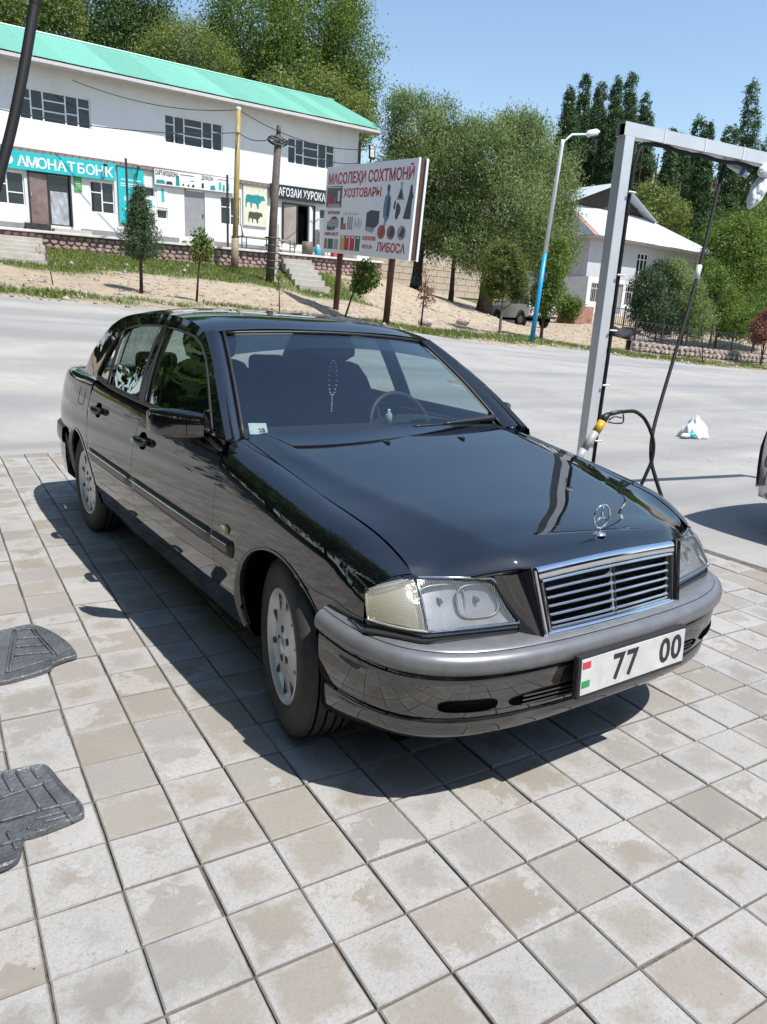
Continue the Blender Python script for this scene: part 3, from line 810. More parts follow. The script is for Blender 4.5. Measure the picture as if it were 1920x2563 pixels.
        for cu, rx, rz in ((.30, .070, .049), (.73, .076, .051)):
            c = Vector(L3(L3(iB, bB, cu), L3(iT, bT, cu), .48)); ux = (Vector(bB) - Vector(iB)).normalized(); uz = (Vector(iT) - Vector(iB)); uz = (uz - ux * uz.dot(ux)).normalized()
            rb_ = MB(); rb_.tube([(sgn * q.x, q.y + .011, q.z) for q in (c + ux * rx * math.copysign(abs(math.cos(a)) ** .6, math.cos(a)) + uz * rz * math.copysign(abs(math.sin(a)) ** .6, math.sin(a)) for a in np.linspace(0, 2 * PI, 29))], .0032, 5, cap=False); rb_.build('reflector_rim', M['lamp_grey'], hl, True)
        for cu in (.30, .74):
            c = Vector(L3(L3(iB, bB, cu), L3(iT, bT, cu), .50)) + Vector((0, .035, 0))
            bb = MB(); bb.lathe([(.007, 0), (.008, -.02), (.005, -.03), (.0001, -.034)], 14, Matrix.Translation((sgn * c.x, c.y, c.z)) @ Matrix.Rotation(-PI / 2, 4, 'X') @ Matrix.Rotation(PI, 4, 'Z'))
            bb.build('bulb', M['alloy_dark'], hl, True)
        LP = patch(iB, bB, iT, bT, .012, .002, 14, 8); fr = MB()
        loop = [r[0] for r in LP] + LP[-1][1:] + [r[-1] for r in LP[::-1]][1:] + LP[0][::-1][1:]
        n = Vector((-.45, -1, .1)).normalized()
        fr.tube([(sgn * p[0], p[1] - .003, p[2]) for p in loop + loop[:1]], .0042, 6, cap=False); fr.build('lamp_rim', M['reflector'], hl, True)
        tl = grid_mesh('turn_signal', patch(bB, oB, bT, oT, .022, .0, 12, 8, .0), M['lens_turn'], root, 0, mirror=S)
        grid_mesh('lamp_backing', patch(bB, oB, bT, oT, .010, -.014), M['reflector_turn'], tl, 0, mirror=S)
        lo = [bB, oB, oT, bT]; loop = [tuple(v) for i in range(4) for v in [L3(lo[i], lo[(i + 1) % 4], k / 6) for k in range(6)]]
        fr = MB(); fr.tube([(sgn * (p[0] + .006 * math.sin(PI * ((i % 6) / 6)) * (1 if i // 6 in (0, 2) else 0)), p[1] - .005 - .010 * math.sin(PI * ((i % 6) / 6)) * (1 if i // 6 in (0, 2) else 0), p[2]) for i, p in enumerate(loop + loop[:1])], .0036, 6, cap=False); fr.build('lamp_rim', M['reflector_turn'], tl, True)
        # black trim under and behind the lamps
        rows = []
        for t in np.linspace(0, 1, 20):
            if t < .6: p = Vector(L3(iB, bB, t / .6))
            else: p = Vector(L3(bB, oB, (t - .6) / .4))
            if t < .02: p = Vector(iB)
            rows.append([(p.x + .002, p.y + .012, p.z - .002), (p.x + .004, p.y - .006, p.z - .010), (p.x + .008, p.y - .010, p.z - .030), (p.x + .004, p.y + .02, p.z - .06)])
        grid_mesh('lamp_trim', rows, M['paint'], root, 0, mirror=S)
        # corner panel between indicator, wing and bumper
        rows = []
        for t in np.linspace(0, 1, 10):
            z = lerp(.50, .597, t)
            rows.append([(wx(-.47, z) - .001, -.47, z), (wx(-.505, z) - .004, -.505, z), (wx(-.55, z) - .02, -.55, z), (wx(-.60, z) - .05, -.59, z)])
        grid_mesh('wing_corner', rows, P_, root, 0, mirror=S)
        # wing edge above the lamps
        ca = []
        zs_ = hood_z(-.5) - .10; x0_ = wx(-.5, zs_)
        for q in (1.0, .80, .62, .42, .10):
            xq, zq = bez((x0_, zs_), (x0_ - .012, zs_ + .062), (x0_ - .045, hood_z(-.53) + .004), (hood_x(-.53), hood_z(-.53)), q); ca.append((xq, lerp(-.46, -.53, q) + .003, zq))
        cb = [(bT[0] - .005, bT[1] - .012, bT[2] + .001), L3(bT, oT, .33), L3(bT, oT, .66), oT, (oT[0] + .008, oT[1] - .004, oT[2] - .02)]
        cb = [(p[0] + .004, p[1] - .008, p[2] + .003) for p in cb]
        grid_mesh('wing_edge', [ca, [L3(a, b, .5) for a, b in zip(ca, cb)], cb], P_, root, 0, mirror=S)
        # box behind lamp so that nothing shows through
        rows = [[(.36, -.60, z), (.66, -.50, z), (.77, -.43, z)] for z in (.5, .6, .7, .725)]
        grid_mesh('lamp_housing', rows, M['gap'], root, 0, mirror=S)
        # ---- grille surround: body strip between grille and lamp
        rows = []
        for t in np.linspace(0, 1, 12):
            a = L3((.338, -.684, .752), (.308, -.742, .538), t); b = L3((.448, -.634, .722), (.382, -.698, .535), t)
            m1 = L3(a, b, .35); m2 = L3(a, b, .75)
            rows.append([a, (m1[0], m1[1] - .030, m1[2] + .004), (m2[0] - .012, m2[1] - .026, m2[2] + .002), b, (b[0] + .01, b[1] + .03, b[2])])
        grid_mesh('grille_surround', rows, P_, root, 0, mirror=S)

    # ---- bonnet
    hood_c = pchip([-.715, -.68, -.62, -.5, -.3, 0, .3, .545], [.762, .785, .803, .820, .842, .881, .9285, .968])
    def yfront(x):
        ax = abs(x)
        return pchip([0, .20, .33, .40, .45, .55, .668], [-.712, -.706, -.688, -.662, -.640, -.595, -.535])(ax)
    def yrear(x): return .528 + .030 * (x / .70) ** 2
    rows = []; NX, NY = 48, 44
    for i in range(NX + 1):
        u = -1 + 2 * i / NX; col = []
        for j in range(NY + 1):
            s = j / NY
            s2 = s ** 1.35
            x0 = u * .700; ya, yb = yfront(u * .668), yrear(x0)
            y = lerp(ya, yb, s2)
            x = u * lerp(.668, hood_x(max(y, -.53)), min(1, s2 * 6)) if True else 0
            xe = lerp(.668, .703, min(1, max(0, (y + .53) / .5))); x = u * (xe - (.0045 if y > -.40 else .006))
            ax = abs(u)
            ze = hood_z(max(y, -.53)) if y > -.53 else .722 + (y + .53) * .25
            zc = hood_c(max(y, -.712))
            k = lerp(.58, .90, min(1, max(0, (y + .65) / .95)) ** .8)       # where the bonnet crease runs
            inner = 1 - .18 * (ax / k) ** 2
            if ax < k: h = inner
            else:
                q = (ax - k) / (1 - k); h = .84 * (1 - q) ** 1.0 + 0 * q
                h = .82 - .82 * q - .13 * math.sin(PI * q) * min(1, max(0, (y + .66) * 4))
            z = ze + (zc - ze) * h
            # rounded leading edge
            d = (y - ya)
            if d < .05: z -= .020 * (1 - d / .05) ** 2
            col.append((x, y, z))
        rows.append(col)
    grid_mesh('bonnet', rows, M['paint'], root, .014)
    # lip that turns down into the lamps / grille
    rows = []
    for i in range(NX + 1):
        u = -1 + 2 * i / NX; x = u * .664; y = yfront(x); z = [r for r in [rows]] and None
        p = [(x, y, 0)]
        xe = .668; ax = abs(u); zc = hood_c(max(y, -.712)); ze = .722 + min(0, (y + .53)) * .25
        k = lerp(.58, .90, min(1, max(0, (y + .65) / .95)) ** .8)
        if ax < k: h = 1 - .18 * (ax / k) ** 2
        else:
            q = (ax - k) / (1 - k); h = .82 - .82 * q - .13 * math.sin(PI * q) * min(1, max(0, (y + .66) * 4))
        z = ze + (zc - ze) * h - .020
        rows.append([(x, y, z), (x, y - .004, z - .006), (x, y - .003, z - .014), (x, y + .02, z - .02)])
    grid_mesh('bonnet_lip', rows, M['paint'], root, 0)
    # engine bay blocker, cowl
    mk('engine_bay', [(-.66, -.5, .66), (.66, -.5, .66), (.69, .5, .90), (-.69, .5, .90)], [(0, 1, 2, 3)], M['gap'], root)
    rows = [[(x, yrear(x) - .02, .945), (x, yrear(x) + .02, .936), (x, yrear(x) + .09, .945)] for x in np.linspace(-.74, .74, 25)]
    grid_mesh('cowl', rows, M['blackplastic'], root, 0)

    # ---- windscreen
    def WS(u, v, off=0.0):
        x = lerp(.698, .556, v) * u
        y = lerp(.575 - .035 * (1 - u * u), 1.112 - .055 * (1 - u * u), v); z = lerp(.938 + .006 * (1 - u * u), 1.322 + .022 * (1 - u * u), v) + .020 * math.sin(PI * v)
        return (x, y - off * .6, z + off * .8)
    grid_mesh('windscreen', [[WS(u, v) for v in np.linspace(0, 1, 17)] for u in np.linspace(-1, 1, 33)], M['glass'], root, 0)
    grid_mesh('sun_strip', [[WS(u, v, -.006) for v in np.linspace(.745 + .085 * (1 - u * u), .995, 6)] for u in np.linspace(-.985, .985, 25)], M['glass_band'], root, 0)
    t = MB(); t.tube([WS(u, 1.0, .004) for u in np.linspace(-1, 1, 21)], .007, 6); t.build('windscreen_seal', M['blackplastic'], root, True)
    # ---- roof
    zr = pchip([1.02, 1.15, 1.35, 1.65, 1.95, 2.25, 2.45, 2.6], [1.290, 1.334, 1.368, 1.385, 1.382, 1.364, 1.338, 1.306])
    xr = pchip([.9, 1.15, 1.6, 2.1, 2.5, 2.8], [.60, .612, .624, .618, .592, .565])
    rows = []
    for u in np.linspace(-1, 1, 41):
        col = []
        for s in np.linspace(0, 1, 30):
            y = lerp(1.118 - .058 * (1 - u * u), 2.47 + .06 * (1 - u * u), s)
            ye = lerp(1.118, 2.47, s)
            zc = zr(ye) + .048 - .012 * (1 - s) ** 4
            z = zr(ye) + (zc - zr(ye)) * (1 - abs(u) ** 3.2)
            if s < .04: z -= .004
            col.append((u * (SG(ye, ZR(ye))[0] + .001), y, z))
        rows.append(col)
    grid_mesh('roof', rows, M['paint'], root, .02)
    # ---- rear screen, boot, rear panel
    def RS(u, v):
        x = lerp(.592, .655, v) * u
        return (x, lerp(2.47 + .06 * (1 - u * u), 2.99 + .05 * (1 - u * u), v), lerp(1.336 + .042 * (1 - u * u), .99 + .012 * (1 - u * u), v) + .03 * math.sin(PI * v))
    grid_mesh('rear_window', [[RS(u, v) for v in np.linspace(0, 1, 12)] for u in np.linspace(-1, 1, 17)], M['glass'], root, 0)
    tx = pchip([2.3, 2.6, 2.9, 3.3, 3.62], [.79, .755, .70, .67, .60]); tz = pchip([2.3, 2.75, 3.1, 3.5, 3.62], [.975, .985, .985, .972, .95])
    rows = [[(u * (tx(y) - .003), y + .05 * (1 - u * u) * s, tz(y) + .02 * (1 - u ** 4)) for s, y in ((k / 14, lerp(2.96, 3.60, k / 14)) for k in range(15))] for u in np.linspace(-1, 1, 21)]
    grid_mesh('boot_lid', rows, M['paint'], root, .012)
    rows = [[(u * lerp(.60, .70, min(1, k / 4)) , 3.62 + .05 * (1 - u * u) + .02 * math.sin(PI * k / 8), lerp(.965, .34, k / 8)) for k in range(9)] for u in np.linspace(-1, 1, 21)]
    grid_mesh('rear_panel', rows, M['paint'], root, 0)
    for sg in (-1, 1):
        b = MB(); b.box((sg * .56, 3.655, .74), (.24, .05, .16)); b.build('tail_light', M['plate_red'], root, bevel=.01)
    # rear bumper
    RISE = [None]
    def loft(name, plan, prof, mat, par, rise=None, cap=False):
        pl = [Vector(p) for p in plan]; rows = []
        for i, p in enumerate(pl):
            t = pl[min(i + 1, len(pl) - 1)] - pl[max(i - 1, 0)]; n = Vector((t.y, -t.x)).normalized()
            rr = rise(i / (len(pl) - 1)) if rise else 0
            kz = (lambda z: min(1, max(0, (z - .335) / .15))) if rise is RISE[0] else ((lambda z: min(1, max(0, (.334 - z) / .07))) if rise is RISE[-1] else (lambda z: 1))
            rows.append([(p.x + n.x * e, p.y + n.y * e, z + rr * kz(z)) for e, z in prof])
        if cap:
            for r, nm in ((rows[0], rows[1]), (rows[-1], rows[-2])):
                inn = [(p[0] * .90, p[1], p[2]) for p in r[::-1]]
                mk('bumper_end', r + inn, [tuple(range(2 * len(r)))], mat, par)
        return grid_mesh(name, rows, mat, par, 0)
    def smooth_plan(pts, n=60):
        pts = [Vector((-x, y)) for x, y in pts[::-1]] + [Vector(p) for p in pts[1:]] if pts[0][0] == 0 else [Vector(p) for p in pts]
        d = [0]
        for a, b in zip(pts, pts[1:]): d.append(d[-1] + (b - a).length)
        fx = pchip(d, [p.x for p in pts]); fy = pchip(d, [p.y for p in pts])
        return [(fx(s), fy(s)) for s in np.linspace(0, d[-1], n)]
    rb = smooth_plan([(0, 3.70), (.35, 3.685), (.58, 3.635), (.72, 3.545), (.795, 3.42), (.825, 3.25), (.842, 3.06)])[::-1]
    loft('rear_bumper', rb, [(-.05, .26), (-.01, .30), (0, .40), (.0, .50), (-.01, .60), (-.05, .62)], M['paint_low'], root, None, True)
    loft('rear_bumper_strip', rb, [(.0, .50), (.014, .51), (.018, .54), (.014, .60), (0, .612), (-.04, .617)], M['silver_strip'], root)
    # ---- front bumper
    fp = smooth_plan([(0, -.802), (.2, -.798), (.40, -.782), (.56, -.748), (.68, -.692), (.765, -.610), (.812, -.510), (.838, -.405), (.849, -.318)], 90)
    rise = lambda s: .030 * abs(2 * s - 1) ** 6
    SPOIL = lambda s: -.012 + .022 * (1 - abs(2 * s - 1)) - .03 * max(0, abs(2 * s - 1) - .82) / .18
    RISE.append(SPOIL)
    RISE[0] = rise
    bp = loft('front_bumper', fp, [(-.012, .488), (-.002, .475), (.0, .45), (-.004, .40), (-.012, .355), (-.020, .335)], M['paint_low'], root, rise, True)
    st = loft('bumper_strip', fp, [(.001, .482), (.011, .484), (.017, .496), (.018, .515), (.012, .530), (-.004, .541), (-.014, .542)], M['silver_strip'], root, rise)
    loft('bumper_strip_ledge', fp, [(-.015, .544), (-.020, .549), (-.045, .553), (-.085, .555)], M['silver_strip'], st, rise)
    loft('strip_groove', fp, [(-.010, .541), (-.018, .5425)], M['gap'], st, rise)
    loft('front_spoiler', fp, [(-.024, .334), (-.019, .328), (-.018, .310), (-.022, .285), (-.036, .265), (-.08, .258)], M['paint_low'], root, SPOIL)
    loft('bumper_side_fill', fp, [(-.016, .345), (-.026, .325)], M['paint_low'], root)
    loft('bumper_back', [(x * .97, y + .04) for x, y in fp], [(-.03, .345), (-.02, .54)], M['gap'], root)
    fpv = [Vector(p) for p in fp]
    def on_bumper(x, z, off):
        for a, b in zip(fpv, fpv[1:]):
            if a.x <= x <= b.x:
                t = (x - a.x) / (b.x - a.x); p = a.lerp(b, t); d = b - a; n = Vector((d.y, -d.x)).normalized()
                e = pchip([.335, .355, .40, .45, .475], [-.020, -.012, -.004, 0, -.002])(z)
                return (p.x + n.x * (e + off), p.y + n.y * (e + off), z)
    def intake(x0, x1, z0, z1, nm):  # black oval just proud of the cover paints in an opening's shade
        pts = []
        for a in np.linspace(0, 2 * PI, 33)[:-1]:
            ca, sa = math.cos(a), math.sin(a)
            pts.append(((x0 + x1) / 2 + (x1 - x0) / 2 * math.copysign(abs(ca) ** .5, ca), (z0 + z1) / 2 + (z1 - z0) / 2 * math.copysign(abs(sa) ** .7, sa)))
        cx, cz = (x0 + x1) / 2, (z0 + z1) / 2
        rim = [on_bumper(x, z, .002) for x, z in pts]; inn = [on_bumper(cx + (x - cx) * .5, cz + (z - cz) * .5, .006) for x, z in pts]
        n = len(pts); c = on_bumper(cx, cz, .007)
        mk(nm, rim + inn + [c], [(i, (i + 1) % n, n + (i + 1) % n, n + i) for i in range(n)] + [(n + i, n + (i + 1) % n, 2 * n) for i in range(n)], M['gap'], bp)
    intake(-.674, -.503, .360, .402, 'air_intake_shade'); intake(.503, .674, .360, .402, 'air_intake_shade')
    intake(-.465, .465, .350, .405, 'air_intake_shade')
    for z in (.362, .377, .392):
        t = MB(); t.tube([on_bumper(x, z, .004) for x in np.linspace(-.42, .42, 22)], .003, 5); t.build('intake_bar', M['blackplastic'], bp)
    loft('bumper_seam', fp, [(-.018, .336), (-.023, .331)], M['gap'], bp)
    # water runs on the bumper paint
    # ---- number plate
    pc = empty('plate_mount', (.0, -.835, .372), 0, None)
    T = Matrix.Translation((.0, -.832, .437)) @ Matrix.Rotation(rad(-4), 4, 'X')
    def bxo(nm, c, d, mat, par, bev=0):
        b = MB(); b.box((0, 0, 0), d); b.v = [tuple(T @ (Vector(v) + Vector(c))) for v in b.v]; return b.build(nm, mat, par, bevel=bev)
    bpy.data.objects.remove(pc)
    pf = bxo('plate_frame', (0, 0, 0), (.532, .022, .138), M['blackplastic'], root, .005)
    bxo('number_plate', (0, -.0125, .002), (.512, .004, .112), M['white'], pf)
    bxo('flag_red', (-.235, -.0155, .040), (.034, .002, .020), M['plate_red'], pf)
    bxo('flag_green', (-.235, -.0155, -.020), (.034, .002, .020), M['plate_green'], pf)
    for tx_, ch in ((-.085, '7'), (-.020, '7'), (.150, '0'), (.212, '0')):
        text_mesh('plate_character', ch, .115, M['ink'], pf, T @ Matrix.Translation((tx_, -.0152, -.034)), None, .0025, .0005, 'CENTER')

    # ---- radiator grille
    gb = lambda u: .012 * (1 - u * u)         # slight bow
    def G(u, v, dy=0.0):
        """u -1..1 across, v 0 bottom .. 1 top"""
        x = lerp(.306, .334, v) * u
        return (x, lerp(-.736, -.684, v) - gb(u) * 1.0 + dy, lerp(.544, .744, v) + (.012 * (1 - u * u)) * v)
    def gbar(nm, pts, sec, mat, par):
        rows = []
        for p in pts: rows.append([(p[0] + s[0], p[1] + s[1], p[2] + s[2]) for s in sec])
        return grid_mesh(nm, rows, mat, par, 0)
    us = np.linspace(-1, 1, 25)
    gback = grid_mesh('grille', [[G(u, v, .045) for v in np.linspace(0, 1, 6)] for u in us], M['gap'], root, 0)
    # chrome frame: broad top, narrow sides and bottom
    rows = [[G(u, 1.02, .01), G(u, 1.02, -.010), G(u, .985, -.016), G(u, .865, -.016), G(u, .845, -.006), G(u, .845, .03)] for u in us]
    gf = grid_mesh('grille_frame', rows, M['chrome'], gback, 0)
    rows = [[G(u, .845, -.013), G(u, .83, -.018), G(u, .81, -.016), G(u, .80, .0), G(u, .80, .03)] for u in us * .97]
    grid_mesh('frame_inner_line', rows, M['chrome'], gf, 0)
    rows = [[G(u, .085, .03), G(u, .085, -.008), G(u, .06, -.016), G(u, .015, -.016), G(u, -.02, -.008), G(u, -.02, .02)] for u in us]
    grid_mesh('frame_bottom', rows, M['chrome'], gf, 0)
    rows = [[G(u, .125, .03), G(u, .125, -.004), G(u, .105, -.010), G(u, .095, .0)] for u in us * .96]
    grid_mesh('frame_bottom_line', rows, M['chrome'], gf, 0)
    for sg in (-1, 1):
        rows = [[G(sg * 1.02, v, .01), G(sg * 1.02, v, -.010), G(sg * 1.0, v, -.014), G(sg * .962, v, -.014), G(sg * .955, v, -.004), G(sg * .955, v, .03)] for v in np.linspace(-.02, .985, 10)]
        grid_mesh('frame_side', rows, M['chrome'], gf, 0)
        rows = [[G(sg * .944, v, -.006), G(sg * .932, v, -.010), G(sg * .922, v, .0), G(sg * .922, v, .02)] for v in np.linspace(.08, .82, 8)]
        grid_mesh('frame_side_line', rows, M['chrome'], gf, 0)
    for k in range(5):
        v = .185 + k * .125
        rows = [[G(u, v + .024, .008), G(u, v + .006, -.003), G(u, v - .012, -.012), G(u, v - .020, -.004)] for u in us * .925]
        sl_ = grid_mesh('slat', rows, M['chrome'], gback, 0)
        rows = [[G(u, v + .012, .004), G(u, v + .050, .022), G(u, v + .062, .040)] for u in us * .90]
        grid_mesh('slat_top', rows, M['blackplastic'], sl_, 0)
    rows = [[G(u, v, .01) if abs(u) > .0095 else G(u, v, -.008) for u in (-.014, -.009, .009, .014)] for v in np.linspace(.09, .83, 8)]
    grid_mesh('centre_bar', rows, M['chrome'], gback, 0)

    # ---- bonnet star
    zb = hood_c(-.648) + .001
    s = MB(); s.lathe([(.0001, .012), (.012, .011), (.020, .006), (.023, 0)], 20, Matrix.Translation((0, -.640, zb - .001)) @ Matrix.Rotation(rad(-8), 4, 'X'))
    so = s.build('bonnet_star', M['chrome'], root, True)
    s = MB(); s.tube([(0, -.640, zb + .008), (0, -.642, zb + .024)], .004, 8); s.build('star_stem', M['chrome'], so, True)
    s = MB(); R0 = .0385; cz = zb + .024 + R0
    s.tube([(R0 * math.cos(a), -.642, cz + R0 * math.sin(a)) for a in np.linspace(0, 2 * PI, 33)], .0034, 6, cap=False); s.build('star_ring', M['chrome'], so, True)
    for k in range(3):
        a = PI / 2 + k * 2 * PI / 3; d = Vector((math.cos(a), 0, math.sin(a)))
        s = MB(); s.tube([Vector((0, -.642, cz)) - d * .002, Vector((0, -.642, cz)) + d * (R0 - .002)], [.0055, .0018], 6); s.build('star_point', M['chrome'], so, True)
    # ---- washer jets, wiper
    for x in (-.157, .249):
        b = MB(); b.box((x, .36, (hood_c(.36) - .003)), (.022, .03, .016)); b.box((x, .345, hood_c(.36) + .002), (.014, .012, .012)); b.build('washer_jet', M['blackplastic'], root, bevel=.003)
    wv = lambda u, v, o: WS(u, v, o)
    w = MB(); w.tube([wv(lerp(.45, .97, k / 10), lerp(.035, .075, k / 10), .016) for k in range(11)], [.006, .008, .009, .010, .011, .012, .012, .013, .014, .016, .017], 6)
    wo_ = w.build('wiper', M['blackplastic'], root, True)
    w = MB(); w.tube([wv(lerp(.18, .80, k / 10), lerp(.030, .050, k / 10), .010) for k in range(11)], .005, 5); w.build('wiper_blade', M['blackplastic'], wo_, True)

    # ---- wheels
    def wheel(x, y, steer, sg):
        w = empty('wheel', (x, y, WZ), steer, root)
        Mx = Matrix.Rotation(sg * PI / 2, 4, 'Y')         # local z -> outward
        t = MB(); prof = [(.195, -.20), (.215, -.205), (.27, -.20), (.300, -.185), (.312, -.165), (.3145, -.12), (.3145, -.07), (.312, -.028), (.300, -.008), (.270, .004), (.235, .003), (.212, -.004), (.202, -.012)]
        t.lathe(prof, 56, Mx); ty = t.build('tyre', M['rubber'], w, True)
        for h in (-.05, -.085, -.12, -.15):
            g = MB(); g.lathe([(.3150, h - .004), (.3157, h), (.3150, h + .004)], 56, Mx); g.build('tread_groove', M['gap'], ty)
        for k in range(44):
            pass
        r = MB(); r.lathe([(.202, -.10), (.204, -.012), (.200, -.004), (.194, -.006), (.188, -.022), (.170, -.030), (.120, -.022), (.075, -.016), (.040, -.014), (.033, -.010), (.0001, -.008)], 56, Mx)
        ri = r.build('rim', M['alloy'], w, True)
        for k in range(10):
            a = 2 * PI * k / 10
            pts = [(.126, -.045), (.150, -.105), (.180, -.125), (.184, -.06), (.184, .06), (.180, .125), (.150, .105), (.126, .045)]
            vs = [Mx @ Vector((rr * math.cos(a + da * .55), rr * math.sin(a + da * .55), h)) for (rr, da), h in zip(pts, [-.0195, -.0235, -.0235, -.0205, -.0205, -.0235, -.0235, -.0195])]
            mk('rim_slot', vs, [tuple(range(8))], M['alloy_dark'], ri)
        for k in range(5):
            a = 2 * PI * k / 5 + .3
            b = MB(); b.lathe([(.013, -.020), (.013, -.012), (.0105, -.0115), (.0001, -.014)], 10, Mx @ Matrix.Translation((.057 * math.cos(a), .057 * math.sin(a), 0))); b.build('wheel_bolt', M['alloy_dark'], ri, True)
        b = MB(); b.lathe([(.032, -.012), (.030, -.004), (.0001, -.002)], 20, Mx); b.build('hub_cap', M['alloy'], ri, True)
        b = MB(); b.lathe([(.15, -.10), (.15, -.09), (.0001, -.09)], 24, Mx); b.build('brake_disc', M['alloy_dark'], w)
        return w
    wheel(-.815, 0, rad(-13), -1); wheel(.815, 0, rad(-13), 1)
    wheel(-.805, 2.69, 0, -1); wheel(.805, 2.69, 0, 1)
    # underbody
    b = MB(); b.box((0, 1.45, .27), (1.40, 4.0, .14)); b.build('underbody', M['gap'], root)

    # ---- cabin
    b = MB(); b.box((0, 1.75, .40), (1.44, 2.3, .1)); b.build('cabin_floor', M['cloth'], root)
    rows = [[(x, y, z + .012 * math.cos(x * 2)) for y, z in ((.56, .915), (.70, .925), (.86, .925), (.95, .905), (.99, .83), (.98, .62))] for x in np.linspace(-.72, .72, 15)]
    grid_mesh('dashboard', rows, M['dash'], root, 0)
    rows = [[(x, y, .935 + .028 * math.sin(PI * (x - .14) / .48) * (1 if .14 < x < .62 else 0)) for y in (.78, .86, .94)] for x in np.linspace(.14, .62, 12)]
    grid_mesh('instrument_hood', rows, M['dash'], root, 0)
    def seat(x, y, back_h=.60):
        def pad(nm, secs, par, mat=M['cloth']):
            vs = []; fs = []; n = 20
            for (c, w, d, tx_) in secs:
                for a in np.linspace(0, 2 * PI, n + 1)[:-1]:
                    ca, sa = math.cos(a), math.sin(a)
                    vs.append((c[0] + w * math.copysign(abs(ca) ** .5, ca), c[1] + d * math.copysign(abs(sa) ** .6, sa) * tx_[0], c[2] + d * math.copysign(abs(sa) ** .6, sa) * tx_[1]))
            m = len(secs)
            for i in range(m - 1):
                for k in range(n): fs.append((i * n + k, i * n + (k + 1) % n, (i + 1) * n + (k + 1) % n, (i + 1) * n + k))
            fs += [tuple(range(n))[::-1], tuple(range((m - 1) * n, m * n))]
            o = mk(nm, vs, fs, mat, par); auto_smooth(o, 60); return o
        s0 = pad('seat', [((x, y + dy, .56 + .03 * (dy < 0)), w, d, (0, 1)) for dy, w, d in ((-.27, .20, .05), (-.22, .25, .08), (0, .26, .09), (.22, .25, .08), (.26, .22, .06))], root)
        pad('backrest', [((x, y + .22 + .28 * t, .60 + .56 * t), w, d, (1, -.3)) for t, w, d in ((0, .22, .07), (.1, .25, .08), (.5, .26, .075), (.85, .22, .06), (.97, .18, .05), (1, .14, .035))], s0)
        pad('headrest', [((x, y + .50 + .03 * t, 1.16 + .20 * t), w, d, (1, -.2)) for t, w, d in ((0, .09, .03), (.12, .13, .045), (.5, .145, .055), (.85, .125, .05), (1, .08, .03))], s0)
    seat(-.37, 1.22); seat(.37, 1.22)
    b = MB(); b.box((0, 2.20, .52), (1.30, .50, .22)); b.build('rear_seat', M['cloth'], root, bevel=.05)
    b = MB(); b.box((0, 2.50, .76), (1.28, .16, .50), M=Matrix.Rotation(rad(-18), 3, 'X')); b.build('rear_backrest', M['cloth'], root, bevel=.05)
    for x in (-.38, .38):
        b = MB(); b.box((x, 2.58, 1.06), (.26, .09, .16)); b.build('rear_headrest', M['cloth'], root, bevel=.035)
    b = MB(); b.box((0, 2.80, .96), (1.26, .42, .03)); b.build('parcel_shelf', M['dash'], root)
    for sg in (-1, 1):
        b = MB(); b.box((sg * .755, 1.5, .64), (.04, 2.0, .56)); b.build('door_card', M['cloth'], root)
    rows = [[(u * .58, y, 1.345 - .03 * abs(u) ** 3) for y in (1.16, 1.5, 2.0, 2.45)] for u in np.linspace(-1, 1, 9)]
    grid_mesh('headliner', rows, plain('headliner_cloth', (.16, .16, .155), .9), root, 0)
    # steering wheel
    Ms = Matrix.Translation((.37, .98, .885)) @ Matrix.Rotation(rad(66), 4, 'X')
    s = MB(); s.tube([Ms @ Vector((.185 * math.cos(a), .185 * math.sin(a), 0)) for a in np.linspace(0, 2 * PI, 37)], .0145, 8, cap=False); sw = s.build('steering_wheel', M['dash'], root, True)
    s = MB(); s.lathe([(.075, -.03), (.072, .012), (.05, .025), (.0001, .028)], 20, Ms); s.build('airbag_cover', M['dash'], sw, True)
    for a in (0, PI, -PI / 2):
        s = MB(); s.tube([Ms @ Vector((.06 * math.cos(a), .06 * math.sin(a), 0)), Ms @ Vector((.18 * math.cos(a), .18 * math.sin(a), 0))], [.022, .014], 8); s.build('spoke', M['dash'], sw, True)
    # interior mirror with hanging beads
    b = MB(); b.box((.0, 1.075, 1.265), (.24, .035, .065)); im = b.build('interior_mirror', M['dash'], root, bevel=.015)
    b = MB(); b.tube([(0, 1.075, 1.27), (0, 1.06, 1.33)], .012, 8); b.build('mirror_stem', M['dash'], im)
    for k in range(22):
        a = 2 * PI * k / 22; bz = MB(); bz.lathe([(.0001, -.005), (.005, 0), (.0001, .005)], 8, Matrix.Translation((.0 + .022 * math.sin(a), 1.07, 1.13 + .085 * math.cos(a)))); bz.build('bead', M['beads'], im, True)
    for k in range(8):
        bz = MB(); bz.lathe([(.0001, -.005), (.005, 0), (.0001, .005)], 8, Matrix.Translation((.0, 1.07, 1.045 - k * .011))); bz.build('bead', M['beads'], im, True)
    # bottle on the dashboard
    b = MB(); b.lathe([(.0001, 0), (.018, 0), (.018, .05), (.008, .062), (.008, .075), (.0001, .076)], 14, Matrix.Translation((.16, .80, .935))); b.build('dashboard_bottle', M['blue_clear'], root, True)
    # sticker inside the screen
    sk_ = lambda u, v, o: WS(u, v, o)
    for du, ch in ((-.905, '2'), (-.880, '5')):
        pass
    st_ = mk('inspection_sticker', [WS(u, v, -.003) for u, v in ((-.955, .035), (-.845, .030), (-.845, .115), (-.955, .12))], [(0, 1, 2, 3)], M['white'], root)
    p00, p10, p01 = Vector(WS(-.955, .035, -.0015)), Vector(WS(-.845, .03, -.0015)), Vector(WS(-.955, .12, -.0015))
    ex = (p10 - p00).normalized(); ez = (p01 - p00); ez = (ez - ex * ez.dot(ex)).normalized(); ey = ez.cross(ex)
